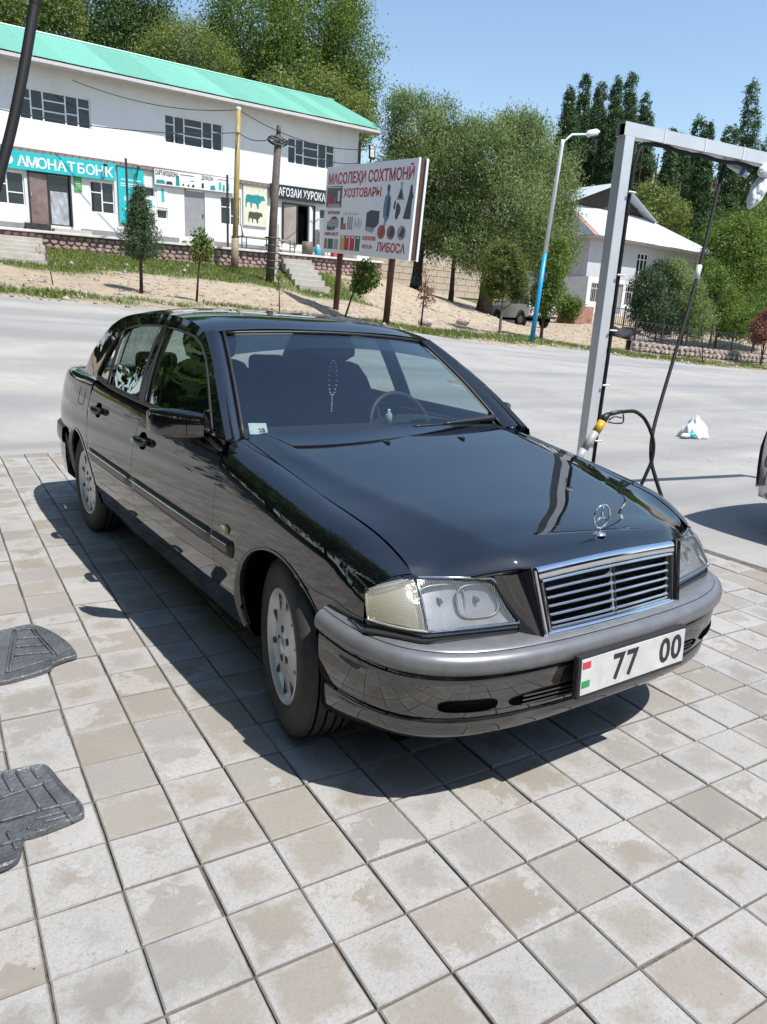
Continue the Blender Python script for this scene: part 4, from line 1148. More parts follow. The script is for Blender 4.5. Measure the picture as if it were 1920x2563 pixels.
    TMx = Matrix(((ex.x, ey.x, ez.x, p00.x), (ex.y, ey.y, ez.y, p00.y), (ex.z, ey.z, ez.z, p00.z), (0, 0, 0, 1)))
    text_mesh('sticker_number', '25', .028, M['ink'], st_, TMx @ Matrix.Translation((.040, -.001, .010)), None, .0008, .0002)
    return dict(WS=WS)
# ================================================================== the shop building across the road
def text_mesh(name, body, size, mat, parent, Mx, width=None, bold=0.0, extrude=0.004, align='LEFT', squash=None):
    cu = bpy.data.curves.new(name, 'FONT'); cu.body = body; cu.size = size; cu.offset = bold; cu.extrude = extrude; cu.align_x = align; cu.resolution_u = 3
    to = bpy.data.objects.new(name, cu); COL.objects.link(to); bpy.context.view_layer.update()
    dg = bpy.context.evaluated_depsgraph_get(); me = bpy.data.meshes.new_from_object(to.evaluated_get(dg)); me.name = name
    w = to.dimensions.x
    bpy.data.objects.remove(to)
    k = (width / w) if width else 1.0
    me.transform(Mx @ Matrix.Rotation(PI / 2, 4, 'X') @ Matrix.Diagonal((k, 1, 1, 1)))
    me.materials.clear(); me.materials.append(mat)
    o = bpy.data.objects.new(name, me); COL.objects.link(o); o.parent = parent
    return o
def flat(name, poly, y, mat, parent, t=.006):
    """thin plate with outline poly (x,z), front face at y"""
    b = MB(); b.prism(poly, y, y + t); return b.build(name, mat, parent)
def wall_holes(name, u0, u1, v0, v1, holes, depth, mat, parent):
    us_ = sorted({u0, u1} | {h[0] for h in holes} | {h[1] for h in holes}); vs_ = sorted({v0, v1} | {h[2] for h in holes} | {h[3] for h in holes})
    b = MB()
    for a, c in zip(us_, us_[1:]):
        for d, e in zip(vs_, vs_[1:]):
            m = ((a + c) / 2, (d + e) / 2)
            if any(h[0] < m[0] < h[1] and h[2] < m[1] < h[3] for h in holes): continue
            b.add([(a, 0, d), (c, 0, d), (c, 0, e), (a, 0, e)], [(0, 1, 2, 3)])
    for (a, c, d, e) in holes:
        b.add([(a, 0, d), (c, 0, d), (c, 0, e), (a, 0, e), (a, depth, d), (c, depth, d), (c, depth, e), (a, depth, e)], [(0, 4, 5, 1), (1, 5, 6, 2), (2, 6, 7, 3), (3, 7, 4, 0)])
    b.add([(u0, 0, v0), (u0, 8, v0), (u0, 8, v1), (u0, 0, v1)], [(0, 1, 2, 3)]); b.add([(u1, 0, v0), (u1, 8, v0), (u1, 8, v1), (u1, 0, v1)], [(3, 2, 1, 0)])
    return b.build(name, mat, parent)
def window(parent, u0, u1, v0, v1, bars_u, bars, y=.09, fw=.05, glass_mat=None, name='window'):
    """frame with mullions (fractions) and transoms (column, fraction); panes are parts"""
    w, h = u1 - u0, v1 - v0; f = MB(); d = .06
    f.box(((u0 + u1) / 2, y, v0 + fw / 2), (w, d, fw)); f.box(((u0 + u1) / 2, y, v1 - fw / 2), (w, d, fw))
    cols = [0] + list(bars_u) + [1]
    for k, c in enumerate(cols):
        x = u0 + fw / 2 if k == 0 else (u1 - fw / 2 if k == len(cols) - 1 else u0 + c * w)
        f.box((x, y, (v0 + v1) / 2), (fw, d - .004, h - 2 * fw))
    for c, fr in bars:
        a, b_ = u0 + cols[c] * w, u0 + cols[c + 1] * w
        f.box(((a + b_) / 2, y, v0 + fr * h), (b_ - a - fw, d - .008, fw * .8))
    o = f.build(name, M['win_white'], parent)
    for c in range(len(cols) - 1):
        fr = sorted([0] + [q for cc, q in bars if cc == c] + [1]); a, b_ = u0 + cols[c] * w, u0 + cols[c + 1] * w
        for lo, hi in zip(fr, fr[1:]):
            p = MB(); p.box(((a + b_) / 2, y + .012 + .004 * ((c + int(lo * 10)) % 3), v0 + (lo + hi) / 2 * h), (b_ - a - .01, .008, (hi - lo) * h - .01))
            p.build('pane', glass_mat or M['win_dark'], o)
    return o
def mat_plaster(name, c1, c2, sc=1.2):
    t = NT(name); p = t.obj(); n = t.noise(sc, 7, 0.65, p); n2 = t.noise(40, 4, 0.6, p)
    st = t.node('ShaderNodeMapping'); st.inputs['Scale'].default_value = (1.5, 1.5, 0.18); t.link(p, st.inputs['Vector']); n3 = t.noise(1.6, 5, 0.6, st.outputs[0])
    c = t.ramp(n, [(0.3, c1), (0.7, c2)]); dirt = t.ramp(n3, [(0.55, (0, 0, 0)), (0.8, (0.28,) * 3)])
    t.base(t.mix(dirt, c, tuple(k * .62 for k in c1))); t.set(Roughness=0.9); t.bump(n2, 0.25, 0.01); return t.m
M['plaster'] = mat_plaster('white_plaster', (0.66, 0.665, 0.68), (0.74, 0.745, 0.76))
M['plaster_low'] = mat_plaster('lower_wall_plaster', (0.60, 0.595, 0.585), (0.70, 0.69, 0.68))
M['plinth'] = mat_plaster('grey_plinth', (0.17, 0.17, 0.17), (0.27, 0.265, 0.26), 4)
M['soffit'] = plain('grey_soffit', (0.50, 0.49, 0.48), 0.8)
M['win_white'] = plain('white_window_frame', (0.72, 0.73, 0.74), 0.4)
M['win_dark'] = plain('dark_window_pane', (0.018, 0.020, 0.022), 0.08, 0, 0.4, 1.5, spec=0.6)
M['brown_clad'] = plain('brown_cladding_tile', (0.20, 0.155, 0.14), 0.75, 0, 0.3, 3)
M['teal'] = plain('teal_sign_panel', (0.012, 0.42, 0.44), 0.45, 0, 0.06, 2)
M['teal_dark'] = plain('teal_dark_print', (0.01, 0.22, 0.24), 0.5)
M['sign_white'] = plain('white_sign_panel', (0.68, 0.69, 0.68), 0.5, 0, 0.05, 2)
M['cream'] = plain('cream_poster', (0.62, 0.60, 0.46), 0.6, 0, 0.08, 2)
M['green_pl'] = plain('green_plaque', (0.05, 0.30, 0.08), 0.5)
M['black_sign'] = plain('black_sign_panel', (0.012, 0.013, 0.018), 0.35)
M['grey_door'] = plain('grey_metal_door', (0.26, 0.26, 0.27), 0.45, 0, 0.12, 3)
M['brown_door'] = plain('brown_metal_door', (0.19, 0.135, 0.12), 0.4, 0.1, 0.35, 2)
M['sheet_plastic'] = plain('plastic_sheet', (0.33, 0.34, 0.36), 0.25, 0, 0.35, 3)
M['concrete'] = mat_plaster('weathered_concrete', (0.36, 0.33, 0.29), (0.48, 0.45, 0.40), 3)
M['coping'] = plain('pale_coping', (0.60, 0.58, 0.55), 0.85, 0, 0.12, 4, 0.2)
M['dark_metal'] = plain('dark_painted_metal', (0.022, 0.024, 0.028), 0.5, 0.2, 0.3, 10)
M['stone_pink'] = plain('pink_wall_stone', (0.36, 0.235, 0.215), 0.9, 0, 0.35, 5, 0.4)
M['mortar'] = plain('wall_mortar', (0.17, 0.125, 0.12), 0.95, 0, 0.3, 9)
def mat_roof(name, c, sc):
    t = NT(name); p = t.obj(); inf = t.node('ShaderNodeObjectInfo').outputs['Random']; st = t.node('ShaderNodeMapping'); st.inputs['Scale'].default_value = (9, .5, 1); t.link(p, st.inputs['Vector']); n = t.noise(1.5, 6, 0.6, st.outputs[0])
    lo = tuple(k * .84 for k in c); hi = tuple(min(1, k * 1.14 + .02) for k in c)
    cc = t.ramp(t.math('ADD', t.math('MULTIPLY', inf, 0.5), t.math('MULTIPLY', n, 0.5)), [(0.2, lo), (0.8, hi)])
    t.base(cc); t.set(Roughness=0.42, Metallic=0.0); return t.m
M['roof_green'] = mat_roof('green_corrugated_steel', (0.150, 0.400, 0.295), 1)

SU = Vector((1, .009, .018)).normalized(); SV = Vector((-.018, 0, 1)).normalized(); SN = SV.cross(SU).normalized()
shop = empty('shop_building'); SHOP_M = Matrix(((SU.x, SN.x, SV.x, 7.787), (SU.y, SN.y, SV.y, 31.884), (SU.z, SN.z, SV.z, 4.303), (0, 0, 0, 1)))
shop.matrix_world = SHOP_M
tag(shop, 'long two-storey white shop building with a green corrugated roof', 'building')
U0, U1 = -11.5, 11.87
UPW = [(-9.4, -6.75), (-3.60, -.94), (2.06, 4.70), (7.93, 10.51)]
# upper floor is proud of the lower one by the cladding ledge
holes_up = [(a, b, 3.68, 4.82) for a, b in UPW]
wall_holes('upper_wall', U0, U1, 2.58, 5.75, holes_up, .16, M['plaster'], shop)
for a, b in UPW:
    window(shop, a, b, 3.68, 4.82, (.165, .33, .64, .815), [(0, .66), (1, .40), (2, .70), (2, .37), (3, .40), (4, .66)], y=.08, fw=.055)
lowh = [(-4.85, -3.60, .55, 1.78), (-3.45, -1.89, -.08, 1.84), (-1.12, -.14, .58, 1.82), (1.11, 1.56, 1.47, 1.84), (1.64, 2.11, .62, 1.0), (2.88, 3.82, .0, 1.96), (4.57, 5.56, .67, 1.89), (7.72, 9.42, .12, 1.94), (9.75, 11.3, .55, 1.9), (-8.3, -6.9, .55, 1.78)]
lw = wall_holes('lower_wall', U0, U1 - .02, -.62, 2.52, lowh, .16, M['plaster_low'], shop); lw.location = (0, .05, 0)
for (a, b, c, d, bu, bars) in ((-4.85, -3.60, .55, 1.78, (.5,), [(0, .60), (1, .38)]), (-1.12, -.14, .58, 1.82, (.49,), [(0, .64), (1, .36)]), (4.57, 5.56, .67, 1.89, (.5,), [(0, .62), (1, .33)]), (9.75, 11.3, .55, 1.9, (.5,), [(0, .62), (1, .33)]), (-8.3, -6.9, .55, 1.78, (.5,), [(0, .6), (1, .38)])):
    window(shop, a, b, c, d, bu, bars, y=.13)
window(shop, 1.11, 1.56, 1.47, 1.84, (), [], y=.13, fw=.03); window(shop, 1.64, 2.11, .62, 1.0, (), [], y=.13, fw=.04)
# ledge of brown cladding tiles between the floors
clad = MB(); clad.box(((U0 + U1) / 2, .02, 2.575), (U1 - U0 - .02, .12, .15)); cl = clad.build('cladding_ledge', M['mortar'], shop)
b = MB(); b.box((0, 0, 0), (.255, .05, .155)); tile0 = b.build('cladding_tile', M['brown_clad'], cl, bevel=.006)
n = 0
for k in range(int((U1 - U0) / .27)):
    o = tile0 if n == 0 else tile0.copy()
    if n: COL.objects.link(o)
    o.location = (U0 + .14 + k * .27, -.055 + random.uniform(-.006, .006), 2.578); n += 1
# doors
d = MB(); d.box((-3.10, .06, .87), (.66, .05, 1.86), rz=rad(3)); dl = d.build('brown_door_leaf', M['brown_door'], shop)
d = MB(); d.tube([(-3.38, .01, .95), (-3.38, -.02, .95), (-3.38, -.02, 1.05)], .015, 6); d.build('door_handle', M['chrome'], dl)
d = MB(); d.box((-2.32, .14, .87), (.80, .03, 1.86)); gp = d.build('glazed_door_leaf', M['win_dark'], shop)
rows = [[(u, .10 + .02 * math.sin(u * 23) * math.cos(v * 9) + .012 * math.sin(u * 51 + v * 13), v) for v in np.linspace(-.02, 1.22, 18)] for u in np.linspace(-2.66, -2.0, 16)]
o = mk('plastic_sheet', [p for r in rows for p in r], [(i * 18 + j, (i + 1) * 18 + j, (i + 1) * 18 + j + 1, i * 18 + j + 1) for i in range(15) for j in range(17)], M['sheet_plastic'], gp, True)
d = MB()
for (a, b_, c, e) in ((-3.47, -3.42, -.06, 1.86), (-2.76, -2.72, -.06, 1.86), (-1.93, -1.86, -.06, 1.86), (-3.47, -1.86, 1.80, 1.86)): d.box(((a + b_) / 2, .04, (c + e) / 2), (b_ - a, .09, e - c))
d.build('door_frame', M['dark_metal'], shop)
d = MB(); d.box((3.35, .11, .97), (.90, .05, 1.90)); gd = d.build('grey_door', M['grey_door'], shop)
d = MB(); d.box((3.73, .07, .92), (.04, .04, .16)); d.build('door_handle', M['dark_metal'], gd)
d = MB(); d.box((8.10, .04, 1.02), (.66, .05, 1.76), rz=rad(-6)); d.build('open_door_leaf', plain('taupe_door', (.30, .25, .22), .5, 0, .2, 2), shop)
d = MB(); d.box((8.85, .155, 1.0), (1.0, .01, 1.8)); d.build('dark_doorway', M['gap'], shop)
d = MB(); d.box((9.25, .0, 1.0), (.34, .05, 1.80), rz=rad(30)); d.build('open_door_leaf', M['sign_white'], shop)
d = MB()
for u in (7.72, 8.48, 9.05, 9.44): d.box((u, .0, 1.02), (.05, .10, 1.84))
d.box((8.58, .0, 1.92), (1.76, .10, .06)); d.build('door_frame', M['dark_metal'], shop)
# plinth and door steps
for a, b_ in ((U0, -3.75), (-1.55, 2.55), (4.1, 7.5), (9.6, U1)):
    pl = MB(); pl.box(((a + b_) / 2, -.02, -.30), (b_ - a, .16, .38)); pl.build('plinth', M['plinth'], shop)
for (a, b_, dd) in ((-2.72, -1.3, 1), (2.7, 4.0, 1), (7.4, 9.7, 2)):
    for k in range(2):
        s_ = MB(); s_.box(((a + b_) / 2 + .12 * k, -.28 - .26 * k, -.20 - .16 * k - .1), (b_ - a, .56 - .0 * k, .18 + .0 * k)); s_.build('door_step', M['concrete'], shop, bevel=.01)
d = MB(); d.box((-3.25, -.12, -.30), (.95, .2, .44)); d.build('dark_plinth', plain('dark_render', (.035, .03, .028), .9, 0, .5, 6), shop)  # near-black block before the plinth at the brown door
# roof: separate corrugated sheets, eaves overhanging the facade
EV, RV, EY, RY = 5.72, 7.95, -.88, 4.30
UR = 12.95
def sheet(w, corr):
    vs = []; m = corr * 4 + 1
    L = math.hypot(RY - EY, RV - EV)
    for k in range(m):
        x = w * k / (m - 1); h = .018 * (1 - math.cos(2 * PI * corr * k / (m - 1))) / 2
        vs += [(x, 0, h), (x, L, h)]
    return vs, [(2 * k, 2 * k + 2, 2 * k + 3, 2 * k + 1) for k in range(m - 1)]
vs, fs = sheet(1.06, 9); sm = bpy.data.meshes.new('roof_sheet'); sm.from_pydata(vs, [], fs); sm.update(); sm.materials.append(M['roof_green'])
ang = math.atan2(RV - EV, RY - EY)
for k in range(25):
    o = bpy.data.objects.new('roof_sheet', sm); COL.objects.link(o); o.parent = shop
    o.location = (UR - 1.0 * (k + 1) - .03, EY, EV + .004 * (k % 2)); o.rotation_euler = (ang, 0, 0)
b = MB(); b.add([(U0 - 1, RY, RV), (UR, RY, RV), (UR, RY + 5.4, EV), (U0 - 1, RY + 5.4, EV)], [(0, 1, 2, 3)]); b.build('rear_roof_slope', M['roof_green'], shop)
b = MB(); b.tube([(U0 - 1, RY, RV + .02), (UR, RY, RV + .02)], .06, 8); b.build('ridge_cap', M['roof_green'], shop)
b = MB(); b.box(((U0 + UR) / 2, -.40, 5.66), (UR - U0 - .1, .92, .03)); b.build('soffit', M['soffit'], shop)
b = MB(); b.box(((U0 + UR) / 2, -.85, 5.62), (UR - U0 - .1, .03, .12)); b.build('eaves_board', M['soffit'], shop)
b = MB(); b.add([(U1 + .02, 0, 5.7), (U1 + .02, 8, 5.7), (U1 + .02, RY, RV - .1)], [(0, 1, 2)]); b.build('gable', M['soffit'], shop)
b = MB(); b.box((U1 + .06, .06, 2.3), (.16, .16, 5.8)); b.build('corner_pipe', plain('brown_corner_trim', (.09, .06, .055), .7), shop)

# ---- terrace in front of the shops, faced with pink stones
TN = -2.45
terrace = empty('terrace'); terrace.matrix_world = SHOP_M
tag(terrace, 'raised terrace along the shops with a pink stone face and pale coping', 'terrace')
b = MB(); b.box(((U0 + U1) / 2, TN / 2 + .1, -1.40), (U1 - U0, -TN + .2 - .1, 1.70)); b.build('terrace_body', M['mortar'], terrace)
b = MB(); b.box(((U0 + U1) / 2, TN / 2, -.525), (U1 - U0, -TN + .12, .06)); b.build('terrace_floor', M['concrete'], terrace)
b = MB(); b.box(((U0 + U1) / 2, TN, -.53), (U1 - U0 + .02, .26, .09)); b.build('coping', M['coping'], terrace, bevel=.01)
RS_ = random.Random(11)
def stone_poly(cx, cz, w, h):
    pts = []; m = RS_.choice((5, 6, 6, 7)); a0 = RS_.random() * 6
    for k in range(m):
        a = a0 + 2 * PI * k / m + RS_.uniform(-.2, .2); r = RS_.uniform(.86, 1.08)
        pts.append((cx + w * r * math.cos(a), cz + h * r * math.sin(a)))
    return pts
count = 0
for row in range(4):
    u = -4.9 + .1 * (row % 2)
    while u < U1 - .1 and count < 290:
        w = RS_.uniform(.115, .16)
        u += w
        poly = stone_poly(u, -.68 - row * .165 + RS_.uniform(-.02, .02), w * 1.02, .092)
        d_ = RS_.uniform(.02, .045); c = (sum(p[0] for p in poly) / len(poly), sum(p[1] for p in poly) / len(poly))
        fr = [(c[0] + (p[0] - c[0]) * .82, c[1] + (p[1] - c[1]) * .82) for p in poly]; m = len(poly)
        vs = [(p[0], TN + .06, p[1]) for p in poly] + [(p[0], TN + .03 - d_, p[1]) for p in fr]
        mk('stone', vs, [tuple(range(m, 2 * m))[::-1]] + [(k, (k + 1) % m, m + (k + 1) % m, m + k) for k in range(m)], M['stone_pink'], terrace); count += 1
        u += w + .01
# ---- signs
def sign(name, u0, u1, v0, v1, mat, label, t=.05, y=-.10, cat='sign', slope=0.0):
    e = empty(name); e.matrix_world = SHOP_M; tag(e, label, cat)
    b = MB(); b.prism([(u0, v0), (u1, v0 + slope), (u1, v1 + slope), (u0, v1)], y, y + t); b.build('panel', mat, e); return e
def TM(u, y, v): return Matrix.Translation((u, y, v))
bank = sign('bank_sign', -6.6, -.10, 1.84, 2.50, M['teal'], 'long teal bank fascia sign with white capital lettering', slope=.04)
for k, ch in enumerate('АМОНАТБОНК'):
    text_mesh('lettering', ch, .52, M['sign_white'], bank, TM(-3.66 + k * .365, -.106, 1.97 + .004 * k), None, .012, .004, 'CENTER')
bb = MB(); bb.lathe([(.0001, 0), (.46, 0), (.46, .01)], 28, TM(-4.55, -.101, 2.18) @ Matrix.Rotation(PI / 2, 4, 'X') @ Matrix.Diagonal((1.3, .62, 1, 1))); bb.build('emblem', M['sign_white'], bank)
bb = MB(); bb.lathe([(.36, .004), (.30, .004)], 28, TM(-4.55, -.114, 2.18) @ Matrix.Rotation(PI / 2, 4, 'X') @ Matrix.Diagonal((1.3, .62, 1, 1))); bb.build('emblem_ring', M['teal'], bank)
for k in range(4):
    bb = MB(); bb.prism([(-4.75 + k * .13, 2.06), (-4.68 + k * .13, 2.06), (-4.62 + k * .13, 2.32), (-4.69 + k * .13, 2.32)], -.118, -.112); bb.build('emblem_bar', M['teal'], bank)
post = sign('bank_poster', .0, 1.08, .30, 2.56, M['teal'], 'tall teal bank poster beside the teal fascia sign', t=.03, y=-.04, cat='poster')
bb = MB(); bb.lathe([(.0001, 0), (.16, 0), (.16, .01)], 20, TM(.55, -.04, 2.25) @ Matrix.Rotation(PI / 2, 4, 'X')); bb.build('emblem', M['sign_white'], post)
for k, (a, w) in enumerate(((.12, .84), (.10, .9), (.10, .9), (.22, .3), (.22, .3), (.22, .3), (.25, .6), (.25, .6))):
    vv = (1.98, 1.82, 1.74, 1.30, 1.24, 1.18, .86, .80)[k]
    flat('text_line', [(a, vv), (a + w, vv), (a + w, vv + .035), (a, vv + .035)], -.046, M['sign_white'], post)
bb = MB(); bb.lathe([(.0001, 0), (.2, 0), (.2, .01)], 20, TM(.74, -.04, 1.25) @ Matrix.Rotation(PI / 2, 4, 'X') @ Matrix.Diagonal((1, .75, 1, 1))); bb.build('picture', M['cream'], post)
pq = sign('green_plaque', -1.74, -1.44, 1.31, 1.87, M['green_pl'], 'small green plaque beside the double door', t=.02, y=.02, cat='plaque')
for k in range(5): flat('text_line', [(-1.69, 1.40 + k * .07), (-1.50, 1.40 + k * .07), (-1.50, 1.42 + k * .07), (-1.69, 1.42 + k * .07)], .016, M['cream'], pq)
barb = sign('barber_sign', 1.53, 5.20, 1.97, 2.58, M['sign_white'], 'white shop sign with barber lettering and small teal pictures', slope=.05)
text_mesh('lettering', 'САРТАРОШХОНА', .26, M['ink'], barb, TM(1.56, -.104, 2.36), 1.0, .006)
text_mesh('lettering', 'ДУКОН', .22, M['ink'], barb, TM(3.62, -.104, 2.42), .55, .004)
for (a, v, w, h, m) in ((1.58, 2.02, .42, .16, 'teal_dark'), (2.02, 2.02, .30, .14, 'ink'), (2.45, 2.02, .18, .42, 'teal_dark'), (2.75, 2.04, .08, .10, 'ink'), (2.98, 2.04, .08, .1, 'ink'), (3.18, 2.04, .12, .12, 'ink'), (3.10, 2.26, .2, .06, 'teal'), (3.62, 2.06, .12, .22, 'ink'), (4.02, 2.04, .26, .2, 'teal_dark'), (4.42, 2.08, .14, .34, 'teal'), (4.62, 2.05, .1, .28, 'teal_dark'), (4.78, 2.1, .16, .3, 'teal'), (2.62, 2.47, .7, .035, 'ink'), (4.35, 2.5, .6, .03, 'ink')):
    flat('picture', [(a, v), (a + w, v + .01), (a + w * .85, v + h), (a + w * .1, v + h * .9)], -.105, M[m], barb)
for (u0, u1, v0, v1) in ((1.13, 1.6, .8, 1.40), (1.66, 2.12, 1.08, 1.9)):
    o = sign('wall_poster', u0, u1, v0, v1, M['sign_white'], 'pale poster by the small upper window' if u0 < 1.5 else 'pale poster above the low small window', t=.012, y=.03, cat='poster')
    flat('picture', [(u0 + .2, v0 + .2), (u0 + .32, v0 + .25), (u0 + .30, v1 - .08), (u0 + .18, v1 - .05)], .024, M['teal'], o)
cow = sign('butcher_poster', 5.66, 6.86, .74, 2.60, M['cream'], 'cream poster with a teal bull above a dark sheep', t=.03, y=-.02, cat='poster')
def silh(name, pts, ox, oy, sx, sy, mat, par): flat(name, [(ox + x * sx, oy + y * sy) for x, y in pts], -.026, mat, par)
bull = [(0, .05), (.03, .0), (.06, .3), (.10, .42), (.22, .40), (.26, .05), (.31, 0), (.33, .38), (.52, .36), (.60, .02), (.66, .0), (.68, .35), (.76, .45), (.84, .62), (.98, .60), (1.0, .72), (.92, .92), (.86, .96), (.80, .90), (.62, .98), (.40, .92), (.12, .95), (.02, .88), (-.02, .5)]
silh('bull_picture', bull, 5.78, 1.50, .98, .62, M['teal_dark'], cow); silh('sheep_picture', bull, 5.92, .86, .72, .52, plain('dark_olive_print', (.05, .055, .04), .6), cow)
for k in range(6): flat('text_line', [(5.8 + k * .16, 2.30 + .04 * (k % 2)), (5.9 + k * .16, 2.32), (5.9 + k * .16, 2.36), (5.8 + k * .16, 2.35)], -.025, plain('faded_print', (.55, .50, .36), .6), cow)
store = sign('store_sign', 6.97, 11.6, 2.06, 2.68, M['black_sign'], 'black shop sign with bold white lettering beside the billboard', t=.06, y=-.14, slope=.06)
text_mesh('lettering', 'МАҒОЗАИ ХУРОКА МЕВА', .50, M['sign_white'], store, TM(7.12, -.146, 2.21), 3.75, .008)
# ---- terrace furniture
def spost(u, v1, label):
    b = MB(); b.box((u, TN + .10, (v1 - .5) / 2), (.07, .07, v1 + .5)); o = b.build('terrace_post', M['dark_metal'], None); o.matrix_world = SHOP_M
    tag(o, label, 'post', 'thin dark posts on the terrace edge')
spost(-.35, 2.45, 'thin black post left of the tall teal poster'); spost(3.85, 2.40, 'thin black post right of the grey door')
b = MB(); b.tube([(9.05, TN + .12, -.5), (9.05, TN + .12, 1.5)], .035, 6); b.tube([(8.85, TN + .12, -.4), (8.85, TN + .12, 1.0)], .02, 6); b.tube([(8.85, TN + .12, 1.0), (9.05, TN + .12, 1.0)], .02, 6)
for k in range(6): b.tube([(8.85, TN + .12, -.3 + k * .25), (9.05, TN + .12, -.18 + k * .25)], .012, 5)
o = b.build('lattice_post', M['dark_metal']); o.matrix_world = SHOP_M; tag(o, 'thin lattice post in front of the store doorway', 'post')
for (u0, n, lb) in ((4.55, 3, 'dark tubular railing frame in front of the cream poster'),):
    e = empty('railing_frame'); e.matrix_world = SHOP_M; tag(e, lb, 'railing')
    for k in range(n):
        u = u0 + k * 1.18
        b = MB(); b.tube([(u, TN + .2, -.5), (u, TN + .2, .02), (u + .22, TN + .2, .02), (u + .22, TN + .2, -.5)], .022, 6); b.tube([(u, TN + .2, -.22), (u + .22, TN + .2, -.22)], .018, 6); b.build('upright', M['dark_metal'], e)
    b = MB(); b.tube([(u0, TN + .2, -.42), (u0 + 2.6, TN + .2, -.42)], .02, 6); b.build('rail', M['dark_metal'], e)
    b = MB(); b.tube([(u0 + .05, TN + .25, .0), (u0 - .02, TN + .25, .55), (u0 + .1, TN + .25, .02)], .02, 6); b.build('hook', M['dark_metal'], e)
    b = MB(); b.box((u0 + 1.3, TN + .55, .06), (2.5, .5, .05)); b.build('bench_seat', plain('worn_bench_board', (.30, .26, .22), .7, 0, .25, 4), e)
b = MB(); b.lathe([(.0001, 0), (.24, 0), (.26, .3), (.25, .6), (.0001, .6)], 16, TM(7.95, TN + .45, -.49)); o = b.build('barrel', plain('brown_barrel', (.13, .10, .085), .6, 0, .2, 3), None, True); o.matrix_world = SHOP_M; tag(o, 'brown barrel on the terrace left of the blue jug', 'barrel')
e = empty('water_jug'); e.matrix_world = SHOP_M; tag(e, 'small turquoise water jug on the terrace', 'jug')
b = MB(); b.lathe([(.0001, 0), (.15, 0), (.15, .34), (.06, .43)], 16, TM(8.42, TN + .3, -.49)); b.build('body', plain('turquoise_plastic', (.05, .36, .46), .3), e, True)
b = MB(); b.lathe([(.06, .42), (.06, .50), (.0001, .51)], 12, TM(8.42, TN + .3, -.49)); b.build('neck', M['sign_white'], e, True)
e = empty('white_cabinet'); e.matrix_world = SHOP_M; tag(e, 'white cabinet standing beside the store door', 'cabinet')
b = MB(); b.box((10.0, -.5, .45), (.75, .6, 1.9)); b.build('body', M['sign_white'], e, bevel=.02)
for k in range(2): b = MB(); b.box((9.82 + .37 * k, -.81, .5), (.34, .03, 1.6)); b.build('door', M['sign_white'], e)
# goods displays right of the door, half hidden by the billboard
for k, (u, w, h, m, lb) in enumerate(((9.55, .55, .62, 'plate_red', 'red and cream display stand under the billboard edge'), (10.9, .7, .75, 'sign_white', 'white display box under the billboard'))):
    e = empty('display_stand'); e.matrix_world = SHOP_M; tag(e, lb, 'display stand')
    b = MB(); b.box((u, TN + .4, -.49 + h / 2), (w, .35, h)); b.build('body', M[m], e); b = MB(); b.box((u + .05, TN + .215, -.49 + h / 2), (w * .3, .02, h * .8)); b.build('panel', M['cream'], e)
# wall lamps
for (u, v, lb) in ((-.55, 2.42, 'small camera-like lamp on the teal sign end'), (.82, 2.62, 'small white lamp above the tall teal poster')):
    e = empty('wall_lamp'); e.matrix_world = SHOP_M; tag(e, lb, 'lamp')
    b = MB(); b.tube([(u, -.05, v), (u, -.28, v + .02)], .02, 6); b.build('arm', M['dark_metal'], e); b = MB(); b.lathe([(.0001, .05), (.08, .03), (.09, -.05), (.0001, -.06)], 12, TM(u, -.30, v)); b.build('head', M['sign_white'] if u > 0 else M['dark_metal'], e, True)
    if u > 0: b = MB(); b.tube([(u, -.28, v - .05), (u - .12, -.28, v - .50)], .03, 6); b.build('stalk', M['dark_metal'], e)
# floodlight at the corner of the building
e = empty('floodlight'); e.matrix_world = SHOP_M; tag(e, 'black square floodlight at the building corner above the billboard', 'floodlight')
b = MB(); b.box((12.35, -.5, 4.72), (.42, .12, .62), rz=rad(20)); b.build('housing', M['dark_metal'], e, bevel=.03)
b = MB(); b.box((12.32, -.575, 4.74), (.32, .02, .48), rz=rad(20)); b.build('lens', M['sign_white'], e)
b = MB(); b.tube([(12.4, -.4, 4.5), (12.4, -.1, 4.0), (11.95, 0, 4.0)], .05, 6); b.build('bracket', M['dark_metal'], e)
# steps from the path up to the terrace
def stairs(name, p0, p1, width, n, label):
    """p0 bottom, p1 top: world points of the flight's centre line"""
    e = empty(name, p0); tag(e, label, 'stairs'); d = Vector(p1) - Vector(p0); rz = math.atan2(d.y, d.x) - PI / 2
    run = math.hypot(d.x, d.y) / n; e.rotation_euler = (0, 0, rz)
    for k in range(n):
        b = MB(); b.box((random.uniform(-.03, .03), run * (k + .5) + .08, d.z / n * (k + 1) - d.z / n / 2 - .06), (width + random.uniform(-.05, .05), run + .22, d.z / n + .12)); b.build('step', M['concrete'], e, bevel=.015)
    return e
